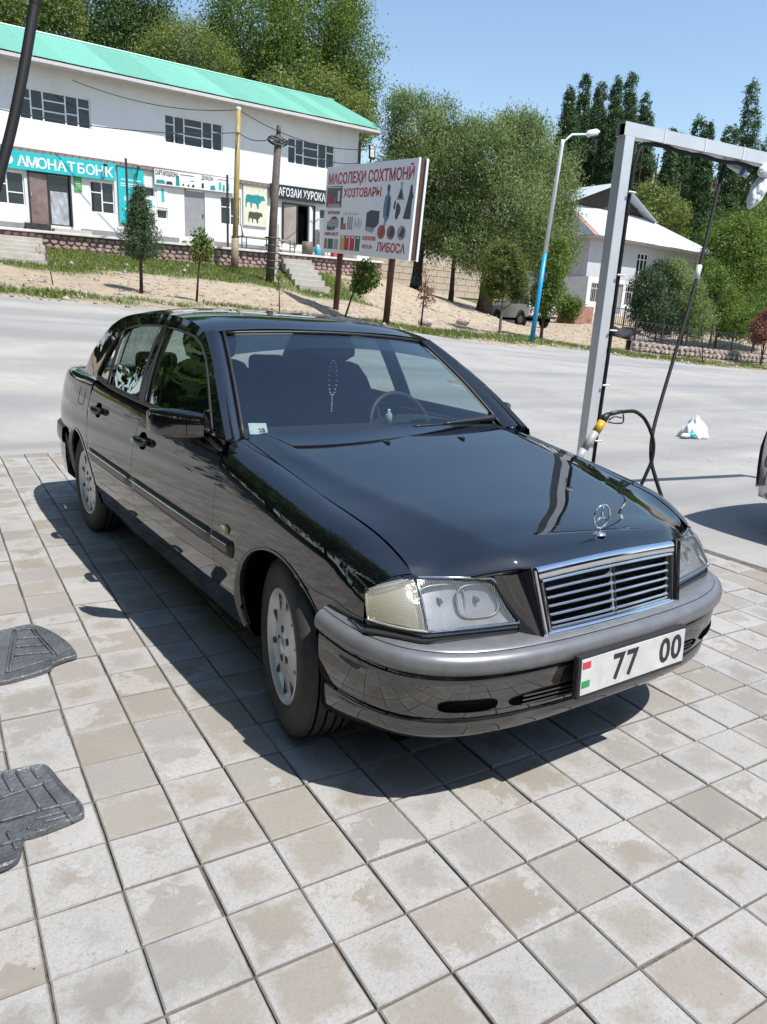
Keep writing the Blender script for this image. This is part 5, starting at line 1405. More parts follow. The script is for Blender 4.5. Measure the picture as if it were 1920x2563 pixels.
# ================================================================== other things
def zpix(X, Y, py):
    """height at which the vertical through (X,Y) is seen at photograph row py"""
    a = CIN @ (Vector((X, Y, 0)) - CAM_LOC); b = CIN @ Vector((0, 0, 1)); k = (1281.5 - py) / 1863.03
    return -(a.y + k * a.z) / (b.y + k * b.z)
def atz(px, py, z):
    v = RM @ Vector(((px - 960) / 1863.03, -(py - 1281.5) / 1863.03, -1.0)); return CAM_LOC + v * ((z - CAM_LOC.z) / v.z)
M['rust_brown'] = plain('rust_brown_paint', (0.085, 0.038, 0.028), 0.55, 0.1, 0.3, 6)
M['red_print'] = plain('red_print', (0.40, 0.012, 0.040), 0.5, 0, 0.05)
M['board_white'] = plain('billboard_vinyl', (0.74, 0.74, 0.77), 0.45, 0, 0.04, 1.5)
M['navy_print'] = plain('navy_print', (0.03, 0.045, 0.075), 0.5); M['grey_print'] = plain('grey_print', (0.30, 0.31, 0.33), 0.5); M['skin_print'] = plain('brown_print', (0.24, 0.11, 0.08), 0.5)
M['blue_print'] = plain('blue_print', (0.10, 0.18, 0.30), 0.5); M['yellow_print'] = plain('yellow_print', (0.50, 0.36, 0.06), 0.5); M['green_print'] = plain('green_print', (0.02, 0.12, 0.08), 0.5)

# ---- flights of steps
a = aty(-15, 690, 24.3); a.z = gz(a.x, a.y) - .05; b = aty(-10, 590, 29.45); stairs('stairs', a, b, 3.0, 6, 'concrete steps at the left edge climbing to the terrace')
a = aty(785, 737, 24.6); a.z = gz(a.x, a.y) - .05; b = aty(738, 652, 29.5); stairs('stairs', a, b, 1.25, 6, 'narrow concrete steps climbing to the store door')

# ---- billboard
PR = at(1031, 524, 21.0); PL = at(809, 525, 25.6)
zb0, zb1, zt0, zt1 = zpix(PL.x, PL.y, 630), zpix(PR.x, PR.y, 652), zpix(PL.x, PL.y, 420), zpix(PR.x, PR.y, 396)
bx = Vector((PR.x - PL.x, PR.y - PL.y, zb1 - zb0)); BW = bx.length; bx.normalize(); BH = ((zt0 - zb0) + (zt1 - zb1)) / 2
bz = Vector((0, 0, 1)) - bx * bx.z; bz.normalize(); by = bz.cross(bx)
bill = empty('billboard'); bill.matrix_world = Matrix(((bx.x, by.x, bz.x, PL.x), (bx.y, by.y, bz.y, PL.y), (bx.z, by.z, bz.z, zb0), (0, 0, 0, 1)))
tag(bill, 'large white roadside billboard with red Cyrillic lettering on two brown legs', 'billboard')
GAP = .28
b = MB(); b.box((BW / 2, .02, BH / 2), (BW, .04, BH)); fp_ = b.build('front_panel', M['board_white'], bill)
b = MB(); b.box((BW / 2, GAP, BH / 2), (BW, .04, BH)); b.build('back_panel', M['board_white'], bill)
b = MB()
for s_ in (.012, .33, .66, .988): b.box((BW * s_, GAP / 2, BH / 2), (.07, GAP - .06, BH - .06))
for t_ in (.02, .5, .98): b.box((BW / 2, GAP / 2, BH * t_), (BW - .1, GAP - .08, .07))
b.build('frame', M['rust_brown'], bill)
b = MB(); b.box((BW + .006, .02, BH / 2), (.03, .07, BH + .02)); b.box((BW + .006, GAP, BH / 2), (.03, .07, BH + .02)); b.build('edge_trim', M['sign_white'], bill)
for s_ in (.20, .80):
    p = bill.matrix_world @ Vector((BW * s_, GAP / 2, 0)); g0 = gz(p.x, p.y)
    b = MB(); b.tube([(BW * s_, GAP / 2, BH * .6), (BW * s_, GAP / 2, (g0 - p.z) - .2)], .10, 12); b.build('leg', M['rust_brown'], bill, True)
def bp(s_, t_): return (BW * s_, BH * t_)
def bpoly(name, pts, mat, par=fp_, y=-.004): flat(name, [bp(*p) for p in pts], y, M[mat], par, .004)
def brect(name, s0, s1, t0, t1, mat, y=-.004): bpoly(name, [(s0, t0), (s1, t0), (s1, t1), (s0, t1)], mat, y=y)
def btext(body, s0, s1, t0, size, mat='red_print', bold=.01): text_mesh('lettering', body, BH * size, M[mat], fp_, Matrix.Translation((BW * s0, -.003, BH * t0)), BW * (s1 - s0), bold, .002)
btext('МАСОЛЕҲИ СОХТМОНӢ', .025, .965, .80, .165, bold=.012)
btext('ХОЗТОВАРЫ', .235, .665, .645, .130, bold=.010)
btext('ЛИБОСА', .665, .955, .065, .130, bold=.010)
btext('ЧЕРТЕЖКУНИ', .045, .20, .452, .05, bold=.004); btext('ЗАМЕНА МАСЛО', .025, .205, .205, .052, bold=.004)
btext('-КСЕРОКОПИЯ', .495, .645, .175, .06, bold=.004); btext('-ФОТО 3Х4', .50, .615, .085, .055, bold=.004)
brect('picture', .02, .215, .53, .775, 'black_sign')
for k, (s0, s1, t0, t1, m) in enumerate(((.035, .075, .58, .68, 'red_print'), (.09, .115, .57, .64, 'red_print'), (.12, .145, .57, .65, 'skin_print'), (.165, .19, .60, .72, 'sign_white'), (.05, .20, .545, .575, 'grey_print'), (.03, .20, .755, .765, 'sign_white'), (.03, .20, .537, .542, 'sign_white'))): brect('picture', s0, s1, t0, t1, m, -.008)
bpoly('car_picture', [(.045, .30), (.05, .36), (.085, .385), (.105, .425), (.16, .43), (.195, .39), (.20, .33), (.19, .30), (.12, .26), (.06, .265)], 'grey_print')
bpoly('car_picture', [(.05, .27), (.11, .262), (.115, .30), (.055, .315)], 'black_sign', y=-.008); bpoly('car_picture', [(.105, .395), (.12, .42), (.165, .422), (.18, .395)], 'navy_print', y=-.008); bpoly('car_picture', [(.125, .27), (.15, .27), (.15, .32), (.125, .31)], 'black_sign', y=-.008)
brect('picture', .225, .255, .30, .42, 'navy_print'); brect('picture', .225, .29, .28, .35, 'skin_print', -.007)
for k in range(5): brect('picture', .31 + k * .013, .317 + k * .013, .28, .43 - .01 * (k % 2), 'grey_print' if k % 2 else 'navy_print')
for k in range(6): brect('picture', .39 + k * .016, .395 + k * .016, .29 + .03 * (k % 2), .42 - .02 * (k % 3), 'black_sign' if k % 2 else 'grey_print')
bpoly('printer_picture', [(.525, .30), (.55, .285), (.64, .32), (.665, .36), (.665, .49), (.57, .50), (.525, .47)], 'navy_print'); bpoly('printer_picture', [(.52, .28), (.60, .255), (.63, .30), (.545, .325)], 'grey_print', y=-.008)
for k, (s0, m) in enumerate(((.03, 'skin_print'), (.075, 'green_print'), (.155, 'grey_print'), (.235, 'yellow_print'), (.29, 'red_print'), (.355, 'red_print'), (.42, 'green_print'))):
    brect('product_picture', s0, s0 + (.035 if k == 0 else .07 if k == 1 else .055), .045, .165 if k < 3 else .215, m)
    if k > 2: brect('product_picture', s0 + .02, s0 + .045, .185, .205, 'sign_white', -.008)
bpoly('man_picture', [(.705, .42), (.72, .42), (.73, .38), (.745, .38), (.765, .42), (.775, .55), (.765, .64), (.75, .66), (.755, .73), (.74, .76), (.725, .745), (.728, .66), (.71, .64), (.70, .52)], 'blue_print'); bpoly('man_picture', [(.727, .70), (.752, .70), (.755, .74), (.74, .765), (.725, .75)], 'black_sign', y=-.008); bpoly('man_picture', [(.735, .44), (.76, .44), (.758, .62), (.742, .64)], 'navy_print', y=-.008); bpoly('man_picture', [(.715, .32), (.735, .30), (.738, .38), (.72, .42)], 'grey_print')
bpoly('dress_picture', [(.825, .60), (.90, .60), (.875, .70), (.868, .74), (.88, .775), (.85, .775), (.858, .735), (.85, .69)], 'grey_print'); bpoly('dress_picture', [(.84, .62), (.885, .61), (.87, .70), (.855, .70)], 'navy_print', y=-.008)
bpoly('woman_picture', [(.905, .42), (.915, .41), (.975, .41), (.975, .60), (.985, .63), (.972, .68), (.965, .745), (.95, .745), (.945, .68), (.935, .60)], 'navy_print')
bpoly('boots_picture', [(.80, .52), (.815, .50), (.825, .58), (.81, .60)], 'navy_print'); bpoly('boots_picture', [(.825, .42), (.845, .40), (.87, .47), (.875, .52), (.845, .58), (.83, .55)], 'navy_print')
for k, (c, m) in enumerate(((.70, 'skin_print'), (.80, 'skin_print'), (.905, 'grey_print'))):
    pts = [(c + .042 * math.cos(q), .27 + .075 * math.sin(q)) for q in np.linspace(0, 2 * PI, 21)[:-1]]; bpoly('shoe_picture', pts, m)
    bpoly('shoe_picture', [(c - .025, .235), (c + .02, .22), (c + .03, .30), (c + .01, .335), (c - .01, .28)], 'navy_print' if k else 'red_print', y=-.008)
for k in range(11): brect('faded_text', .245 + k * .018, .254 + k * .018, .445, .455 + .012 * (k % 3), 'grey_print')

# ---- poles and wires
def pole(name, base, top, r0, r1, mat, label, extra=None, n=10):
    e = empty(name, base); tag(e, label, 'pole'); t_ = Vector(top) - Vector(base)
    b = MB(); b.tube([(0, 0, -.3), t_ * .5, t_], [r0, (r0 + r1) / 2, r1], n); b.build('shaft', mat, e, True)
    if extra: extra(e, t_)
    return e
def yellow_extra(e, t_):
    b = MB(); b.tube([(0, 0, -.2), t_ * .20], [.16, .15], 12); b.build('lower_sleeve', plain('weathered_pipe', (.24, .20, .13), .7, 0, .3, 4), e, True)
    b = MB(); b.lathe([(.10, 0), (.11, .03), (.10, .08), (.0001, .12)], 12, Matrix.Translation(t_)); b.build('cap', M['sign_white'], e, True)
    b = MB(); b.lathe([(.155, 0), (.17, .03), (.155, .06)], 12, Matrix.Translation(t_ * .20)); b.build('collar', M['rust_brown'], e, True)
yb_ = on_ground(587, 664, 28.4); yt_ = aty(597, 275, 28.4)
pole('steel_pole', yb_, yt_, .12, .10, plain('ochre_pole_paint', (.30, .22, .075), .5, 0, .25, 5), 'ochre yellow steel pole in front of the stone terrace face', yellow_extra)
def brown_extra(e, t_):
    b = MB(); b.box((.24, .05, 1.0), (.20, .2, 2.3)); b.build('concrete_stub', M['concrete'], e, bevel=.02)
    for k in range(5): b = MB(); b.lathe([(.30, -.02), (.32, 0), (.30, .02)], 16, Matrix.Translation((.10, .02, .5 + k * .28)) @ Matrix.Diagonal((1, .7, 1, 1))); b.build('wire_binding', M['dark_metal'], e)
    for k in range(3): b = MB(); b.tube([t_ + Vector((.42 * math.cos(q) , .42 * math.sin(q) * .4, -.18 - .05 * k + .08 * math.sin(q * 2 + k))) for q in np.linspace(0, 2 * PI, 21)], .025, 5, cap=False); b.build('cable_coil', M['dark_metal'], e)
    b = MB(); b.tube([t_ - Vector((0, 0, .1)), t_ + Vector((0, 0, .32))], [.10, .07], 8); b.build('insulator', M['dark_metal'], e, True)
wb_ = on_ground(675, 694, 25.3); wt_ = aty(697, 338, 25.3)
pole('wooden_pole', wb_, wt_, .17, .13, plain('weathered_pole_wood', (.095, .075, .062), .85, 0, .35, 5, .3), 'dark wooden utility pole with a cable coil at its top', brown_extra)
def wire(pts, sag, label, r=.017):
    out = []
    for p, q, s_ in zip(pts, pts[1:], sag):
        for k in range(13):
            t_ = k / 12; v = Vector(p).lerp(Vector(q), t_); v.z -= s_ * 4 * t_ * (1 - t_); out.append(v)
    b = MB(); b.tube(out, r, 5, cap=False); o = b.build('power_cable', M['dark_metal'], None, True); tag(o, label, 'cable', 'overhead cables before the shops')
wire([aty(-250, 210, 26), aty(597, 332, 28.3), wt_, aty(900, 408, 31)], (.45, .25, .35), 'sagging cable from the left edge past the yellow pole to the wooden pole')
wire([aty(180, 200, 30.5), yt_, aty(935, 372, 31)], (.35, .5), 'thin cable running over the top of the yellow pole')

# ---- street lamp
lb = on_ground(1331, 846, 16.9, -.02); lt = aty(1409, 350, 16.9)
e = empty('street_lamp', lb); tag(e, 'street lamp post painted blue below and white above', 'street lamp'); t_ = lt - lb
M['lamp_blue'] = plain('blue_pole_paint', (.012, .26, .52), .4, 0, .12, 4); M['lamp_white'] = plain('white_pole_paint', (.62, .64, .66), .4, 0, .1, 4)
b = MB(); b.tube([(0, 0, -.2), t_ * .45], [.085, .078], 12); b.build('blue_shaft', M['lamp_blue'], e, True)
b = MB(); b.tube([t_ * .45, t_ * .97, t_], [.070, .060, .06], 12); b.build('white_shaft', M['lamp_white'], e, True)
hd = aty(1470, 336, 16.9) - lb
b = MB(); b.tube([t_ * .985, t_ + (hd - t_) * .35 + Vector((0, 0, .10)), hd], [.04, .035, .03], 8); b.build('arm', M['lamp_white'], e, True)
d_ = (hd - t_).normalized(); vs = []; 
b = MB(); b.tube([hd - d_ * .05, hd + d_ * .12, hd + d_ * .45, hd + d_ * .62], [.05, .12, .11, .03], 10); ho = b.build('lamp_head', M['lamp_white'], e, True)
b = MB(); b.tube([hd + d_ * .10 - Vector((0, 0, .05)), hd + d_ * .48 - Vector((0, 0, .05))], [.09, .08], 10); b.build('lamp_glass', M['glass_band'], ho, True)

# ---- car wash gantry
GX, GY = 2.39, 1.43
GT = zpix(GX, GY, 309)
br = atz(1920, 386, GT); bd = Vector((br.x - GX, br.y - GY, 0)).normalized(); ga = math.atan2(bd.y, bd.x)
M['galv'] = plain('galvanised_white_tube', (.60, .61, .62), .35, .25, .08, 6)
M['hose'] = plain('black_rubber_hose', (.014, .014, .015), .65, 0, .25, 30, spec=.25)
gantry = empty('wash_gantry', (GX, GY, 0), ga); tag(gantry, 'white square-tube car wash frame standing behind the bonnet', 'frame')
TB = .082
b = MB(); b.box((0, 0, GT / 2 - TB / 2), (TB, TB, GT - TB)); b.build('post', M['galv'], gantry, bevel=.004)
# hollow beam with an open end
b = MB(); h = TB / 2; w = .003; L0, L1 = -h - .012, 4.2
for sy, sz in ((-1, 0), (1, 0), (0, -1), (0, 1)):
    if sy: b.box(((L0 + L1) / 2, sy * (h - w / 2), GT - h), (L1 - L0, w, TB))
    else: b.box(((L0 + L1) / 2, 0, GT - h + sz * (h - w / 2)), (L1 - L0, TB - 2 * w, w))
b.build('beam', M['galv'], gantry)
b = MB(); b.box((L0 + .03, 0, GT - h), (.002, TB - .008, TB - .008)); b.build('beam_inside', M['gap'], gantry)
b = MB(); b.box((4.16, 0, GT / 2 - TB / 2), (TB, TB, GT - TB)); b.build('post', M['galv'], gantry, bevel=.004)
for k in range(5):
    b = MB(); x = .30 + k * .38; b.box((x, 0, GT - h), (.010, TB + .006, TB + .006)); b.build('strap', M['sign_white'], gantry)
# supply hose fixed to beam and post with white clips
hz = []
for k in range(30): hz.append((1.75 - 1.6 * k / 29, -.01, GT - TB - .016 - .006 * math.sin(k * .9) - (.008 if 8 < k < 22 else 0)))
hz += [(.11, -.02, GT - TB - .07), (.075, -.03, GT - TB - .16), (.062, -.036, GT - TB - .30), (.060, -.038, GT - 1.0), (.064, -.038, GT - 1.5), (.058, -.038, GT - 2.0), (.06, -.038, .3)]
b = MB(); b.tube(hz, .0135, 8); sh_ = b.build('supply_hose', M['hose'], gantry, True)
for z_ in (GT - .42, GT - .95, GT - 1.32, GT - 1.70, GT - 2.1):
    b = MB(); b.tube([(.030, -.060, z_), (.09, -.060, z_), (.09, -.018, z_), (.03, -.018, z_)], .007, 6); b.build('hose_clip', M['sign_white'], gantry)
# swivel boom, hose, gun
boomA = Vector(at(1815, 404, 5.45)); boomB = Vector(at(1872, 440, 5.45)); boomC = Vector(at(1925, 468, 5.5))
e = empty('wash_boom', boomA); tag(e, 'short pale swivel boom with a blue clamp hung under the gantry beam', 'boom')
b = MB(); b.tube([(0, 0, 0), boomB - boomA], .021, 10); b.build('boom_tube', M['galv'], e, True)
b = MB(); b.tube([(boomB - boomA) * .68, (boomB - boomA) * .82], .03, 10); b.build('clamp', plain('blue_tape', (.05, .16, .36), .4), e, True)
b = MB(); b.tube([(-.02, 0, .06), (0, 0, 0), (.02, 0, -.03)], .02, 8); b.build('swivel', M['dark_metal'], e, True)
def crumple(name, c, sx, sy, sz, mat, seed, amp=.25, parent=None, lvl=4):
    bm = bmesh.new(); bmesh.ops.create_icosphere(bm, subdivisions=lvl, radius=1.0); r_ = random.Random(seed)
    ph = [(Vector((r_.uniform(-1, 1), r_.uniform(-1, 1), r_.uniform(-1, 1))).normalized(), r_.uniform(3, 9), r_.uniform(0, 6)) for _ in range(14)]
    for v in bm.verts:
        n = v.co.normalized(); k = 1 + sum(abs(math.sin(n.dot(d) * f + o)) for d, f, o in ph) / 14 * amp * 2 - amp
        v.co = Vector((n.x * sx * k, n.y * sy * k, n.z * sz * k))
    me = bpy.data.meshes.new(name); bm.to_mesh(me); bm.free(); o = link(name, me, mat, parent); o.location = c; return o
M['bag'] = plain('thin_plastic_bag', (.62, .65, .66), .35, 0, .12, 9)
bagp = at(1898, 478, 5.48); o = crumple('hanging_bag', bagp, .055, .05, .13, M['bag'], 5, .35); o.rotation_euler = (.2, .5, .3); tag(o, 'crumpled white plastic bag hanging from the gantry boom', 'bag')
o2 = crumple('bag_knot', (0, 0, 0), .045, .04, .09, M['bag'], 8, .35, o, 3); o2.location = (-.055, .0, .13); o2.rotation_euler = (0, .8, 0)
def ppath(pts): return [at(x, y, d) for x, y, d in pts]
def cat(pts, n=8):
    P = [Vector(p) for p in pts]; P = [P[0]] + P + [P[-1]]; out = []
    for i in range(1, len(P) - 2):
        for k in range(n):
            t_ = k / n; a, b_, c, d = P[i - 1], P[i], P[i + 1], P[i + 2]
            out.append(.5 * ((2 * b_) + (c - a) * t_ + (2 * a - 5 * b_ + 4 * c - d) * t_ ** 2 + (3 * b_ - a - 3 * c + d) * t_ ** 3))
    return out + [P[-2]]
b = MB(); b.tube(cat(ppath([(1813, 408, 5.44), (1770, 590, 5.35), (1735, 730, 5.28), (1690, 885, 5.18), (1650, 1020, 5.08), (1633, 1090, 5.02), (1630, 1150, 4.98), (1642, 1200, 4.96), (1656, 1245, 4.95), (1668, 1300, 4.95), (1670, 1360, 5.1)])), .0125, 8)
hh = b.build('pressure_hose', M['hose'], None, True); tag(hh, 'black high-pressure hose hanging from the boom to the ground', 'hose')
b = MB(); b.tube(ppath([(1751, 665, 5.31), (1742, 700, 5.3)]), .02, 8); b.build('coupling', M['galv'], hh, True)
b = MB(); b.tube(cat(ppath([(1556, 1031, 4.9), (1575, 1029, 4.9), (1592, 1031, 4.9), (1612, 1047, 4.91), (1627, 1075, 4.93), (1636, 1110, 4.95), (1632, 1150, 4.96), (1618, 1185, 4.96), (1604, 1216, 4.97), (1585, 1260, 5.0), (1580, 1330, 5.2)])), .012, 8)
o = b.build('gun_hose', M['hose'], None, True); tag(o, 'black hose looping from the spray gun down behind the wing', 'hose')
# gun resting in a plastic pipe holder
e = empty('spray_gun', at(1530, 1040, 4.88)); tag(e, 'black pressure washer gun standing in a yellow and grey pipe holder', 'spray gun'); o0 = e.location.copy()
b = MB(); b.tube([p - o0 for p in ppath([(1462, 1125, 4.85), (1492, 1080, 4.86)])], .026, 12); b.build('grey_holder', plain('grey_pipe', (.35, .35, .34), .5), e, True)
b = MB(); b.tube([p - o0 for p in ppath([(1440, 1160, 4.85), (1462, 1125, 4.85)])], .026, 12); b.build('holder_foot', plain('grey_pipe_foot', (.33, .33, .32), .5), e, True)
b = MB(); b.tube([p - o0 for p in ppath([(1491, 1082, 4.86), (1508, 1056, 4.87)])], .028, 12); b.build('yellow_holder', plain('yellow_pipe', (.48, .30, .02), .5), e, True)
b = MB(); b.tube([p - o0 for p in ppath([(1507, 1060, 4.87), (1514, 1044, 4.875), (1522, 1038, 4.88)])], [.022, .026, .02], 10); b.build('gun_body', M['blackplastic'], e, True)
b = MB(); b.tube([p - o0 for p in ppath([(1514, 1040, 4.88), (1535, 1034, 4.88), (1558, 1030, 4.9)])], [.014, .015, .012], 10); b.build('grip', M['blackplastic'], e, True)
b = MB(); b.tube([p - o0 for p in cat(ppath([(1522, 1056, 4.88), (1540, 1059, 4.88), (1559, 1057, 4.9), (1560, 1036, 4.9)]), 5)], .006, 6); b.build('trigger_guard', M['blackplastic'], e, True)
b = MB(); b.tube([p - o0 for p in cat(ppath([(1524, 1052, 4.88), (1538, 1043, 4.88), (1556, 1046, 4.9)]), 5)], .005, 6); b.build('trigger', M['blackplastic'], e, True)
# dark hose dangling in front, at the left edge
hp_ = ppath([(98, -40, 1.75), (84, 30, 1.75), (62, 160, 1.74), (34, 300, 1.73), (6, 410, 1.72), (-25, 520, 1.72), (-80, 700, 1.75)])
up_ = (hp_[0] - hp_[1]).normalized(); pre_ = [hp_[0] + up_ * .9 + Vector((.05, 0, .05)), hp_[0] + up_ * .45]
q_ = hp_[-1]; post_ = [q_ + Vector((-.10, -.05, -.35)), q_ + Vector((-.18, -.12, -q_.z * .75)), Vector((q_.x - .35, q_.y - .2, .02)), Vector((q_.x - .9, q_.y - .3, .012)), Vector((q_.x - 1.6, q_.y - .1, .012))]
b = MB(); b.tube(cat(pre_ + hp_ + post_), .0118, 10)
o = b.build('hanging_hose', M['hose'], None, True); tag(o, 'thick black hose crossing the upper left corner close to the camera', 'hose')

# ---- litter bag on the forecourt
bp0 = atz(1735, 1092, 0.0)
e = empty('litter_bag', (bp0.x, bp0.y, 0)); tag(e, 'white and turquoise plastic bag lying on the asphalt', 'bag')
bm = bmesh.new(); bmesh.ops.create_icosphere(bm, subdivisions=4, radius=1.0)
for v in bm.verts:
    n = v.co.normalized(); hgt = max(n.z, -.05); r_ = math.hypot(n.x, n.y)
    k = 1 + .12 * math.sin(n.x * 9 + n.z * 4) + .10 * math.sin(n.y * 11 - n.z * 7)
    pk = max(0, hgt) ** 1.5
    v.co = Vector((n.x * .24 * k * (1 - .35 * pk), n.y * .17 * k * (1 - .4 * pk), hgt * .24 * (1 + .25 * pk) * (1 + .08 * math.sin(n.x * 13))))
me = bpy.data.meshes.new('bag_body'); bm.to_mesh(me); bm.free(); link('bag_body', me, M['bag'], e)
o = crumple('turquoise_label', (-.12, -.09, .045), .11, .05, .05, plain('turquoise_print', (.10, .42, .42), .4), 4, .3, e, 3)
o = crumple('bag_corner', (-.27, -.05, .03), .09, .05, .03, M['bag'], 6, .35, e, 3)

# ---- rubber floor mats on the paving
def mat_rubber():
    t = NT('wet_rubber_mat'); p = t.pos(); n1 = t.noise(9, 6, .7, p); n2 = t.noise(60, 5, .75, p, .8)
    t.base(t.ramp(n1, [(.3, (.060, .063, .070)), (.7, (.125, .130, .140))])); t.link(t.ramp(n2, [(.40, (.55,) * 3), (.60, (.16,) * 3)]), t.b.inputs['Roughness'])
    w = t.node('ShaderNodeTexVoronoi'); w.inputs['Scale'].default_value = 75; t.link(p, w.inputs['Vector'])
    t.bump(t.math('ADD', w.outputs['Distance'], t.math('MULTIPLY', n2, .8)), .8, .004); return t.m
M['mat'] = mat_rubber()
def floor_mat(name, outline, ribs, label, h=.010, arcs=()):
    c = sum((Vector(p) for p in outline), Vector((0, 0))) / len(outline); e = empty(name, (c.x, c.y, .004)); tag(e, label, 'floor mat', 'rubber floor mats left on the paving to dry')
    P = [Vector(p) - c for p in outline]; n = len(P)
    # smooth closed outline
    S_ = []
    for i in range(n):
        a, b_, c2, d = P[i - 1], P[i], P[(i + 1) % n], P[(i + 2) % n]
        for k in range(5):
            t_ = k / 5; S_.append(.5 * ((2 * b_) + (c2 - a) * t_ + (2 * a - 5 * b_ + 4 * c2 - d) * t_ ** 2 + (3 * b_ - a - 3 * c2 + d) * t_ ** 3))
    m = len(S_); rings = [(1.0, .0), (1.0, h), (.975, h + .004), (.94, h), (.90, h * .45), (.6, h * .40), (.3, h * .42)]
    vs = []
    for k, (s_, z_) in enumerate(rings): vs += [(p.x * s_, p.y * s_, z_ + (.002 + .0025 * math.sin(p.x * 7 + 1)) * (1 if k else 0)) for p in S_]
    vs.append((0, 0, h * .42)); fs = []
    for k in range(len(rings) - 1): fs += [(k * m + i, k * m + (i + 1) % m, (k + 1) * m + (i + 1) % m, (k + 1) * m + i) for i in range(m)]
    fs += [((len(rings) - 1) * m + i, (len(rings) - 1) * m + (i + 1) % m, len(vs) - 1) for i in range(m)]
    o = mk('mat_body', vs, fs, M['mat'], e); auto_smooth(o, 40)
    for rb in ribs:
        b = MB(); b.tube([(x - c.x, y - c.y, h * .5 + .003 + .0025 * math.sin((x - c.x) * 7 + 1)) for x, y in rb], .0055, 6); b.build('rib', M['mat'], e, True)
    return e
def gp(px, py): v = atz(px, py, 0.0); return (v.x, v.y)
rL = lambda x, y: gp(x / 2.3671, 1180 + y / 2.3671)
oA = [rL(-420, 1120), rL(-330, 1010), rL(-150, 985), rL(0, 965), rL(110, 940), rL(190, 930), rL(290, 960), rL(400, 1030), rL(455, 1100), rL(440, 1118), rL(385, 1135), rL(320, 1162), rL(290, 1195), rL(150, 1240), rL(0, 1275), rL(-180, 1290), rL(-380, 1240)]
def seg(f, a, b, n=6): return [f(a[0] + (b[0] - a[0]) * k / n, a[1] + (b[1] - a[1]) * k / n) for k in range(n + 1)]
floor_mat('floor_mat', oA, [seg(rL, (80, 960), (40, 1210)), seg(rL, (100, 965), (60, 1205)), seg(rL, (90, 960), (190, 950)), seg(rL, (190, 955), (320, 1100)), seg(rL, (210, 955), (345, 1100)), seg(rL, (40, 1210), (300, 1130)), seg(rL, (100, 1010), (230, 1000)), seg(rL, (80, 1060), (270, 1045)), seg(rL, (70, 1110), (300, 1090)), seg(rL, (-120, 1000), (-150, 1240)), seg(rL, (340, 1110), (420, 1060))], 'dark rubber floor mat with a rounded tip nearer the sedan')
rM = lambda x, y: gp(x / 2.95, 1500 + y / 2.95)
oB = [rM(-420, 1500), rM(-200, 1345), rM(0, 1310), rM(160, 1280), rM(290, 1255), rM(365, 1275), rM(470, 1400), rM(590, 1525), rM(625, 1600), rM(590, 1642), rM(380, 1730), rM(250, 1775), rM(185, 1795), rM(165, 1870), rM(130, 1960), rM(0, 2025), rM(-250, 2090), rM(-450, 1900)]
floor_mat('floor_mat', oB, [seg(rM, (20, 1320), (95, 1450)), seg(rM, (120, 1300), (300, 1570)), seg(rM, (230, 1275), (290, 1350)), seg(rM, (320, 1385), (540, 1670)), seg(rM, (0, 1500), (210, 1430)), seg(rM, (210, 1430), (400, 1360)), seg(rM, (0, 1670), (300, 1590)), seg(rM, (300, 1590), (580, 1520)), seg(rM, (210, 1730), (250, 1660)), seg(rM, (250, 1660), (470, 1600)), seg(rM, (275, 1740), (320, 1680)), seg(rM, (320, 1680), (490, 1630)), seg(rM, (340, 1740), (400, 1680)), seg(rM, (60, 1750), (130, 1880)), seg(rM, (0, 1850), (160, 1800))], 'dark square-cornered rubber floor mat nearest the camera')

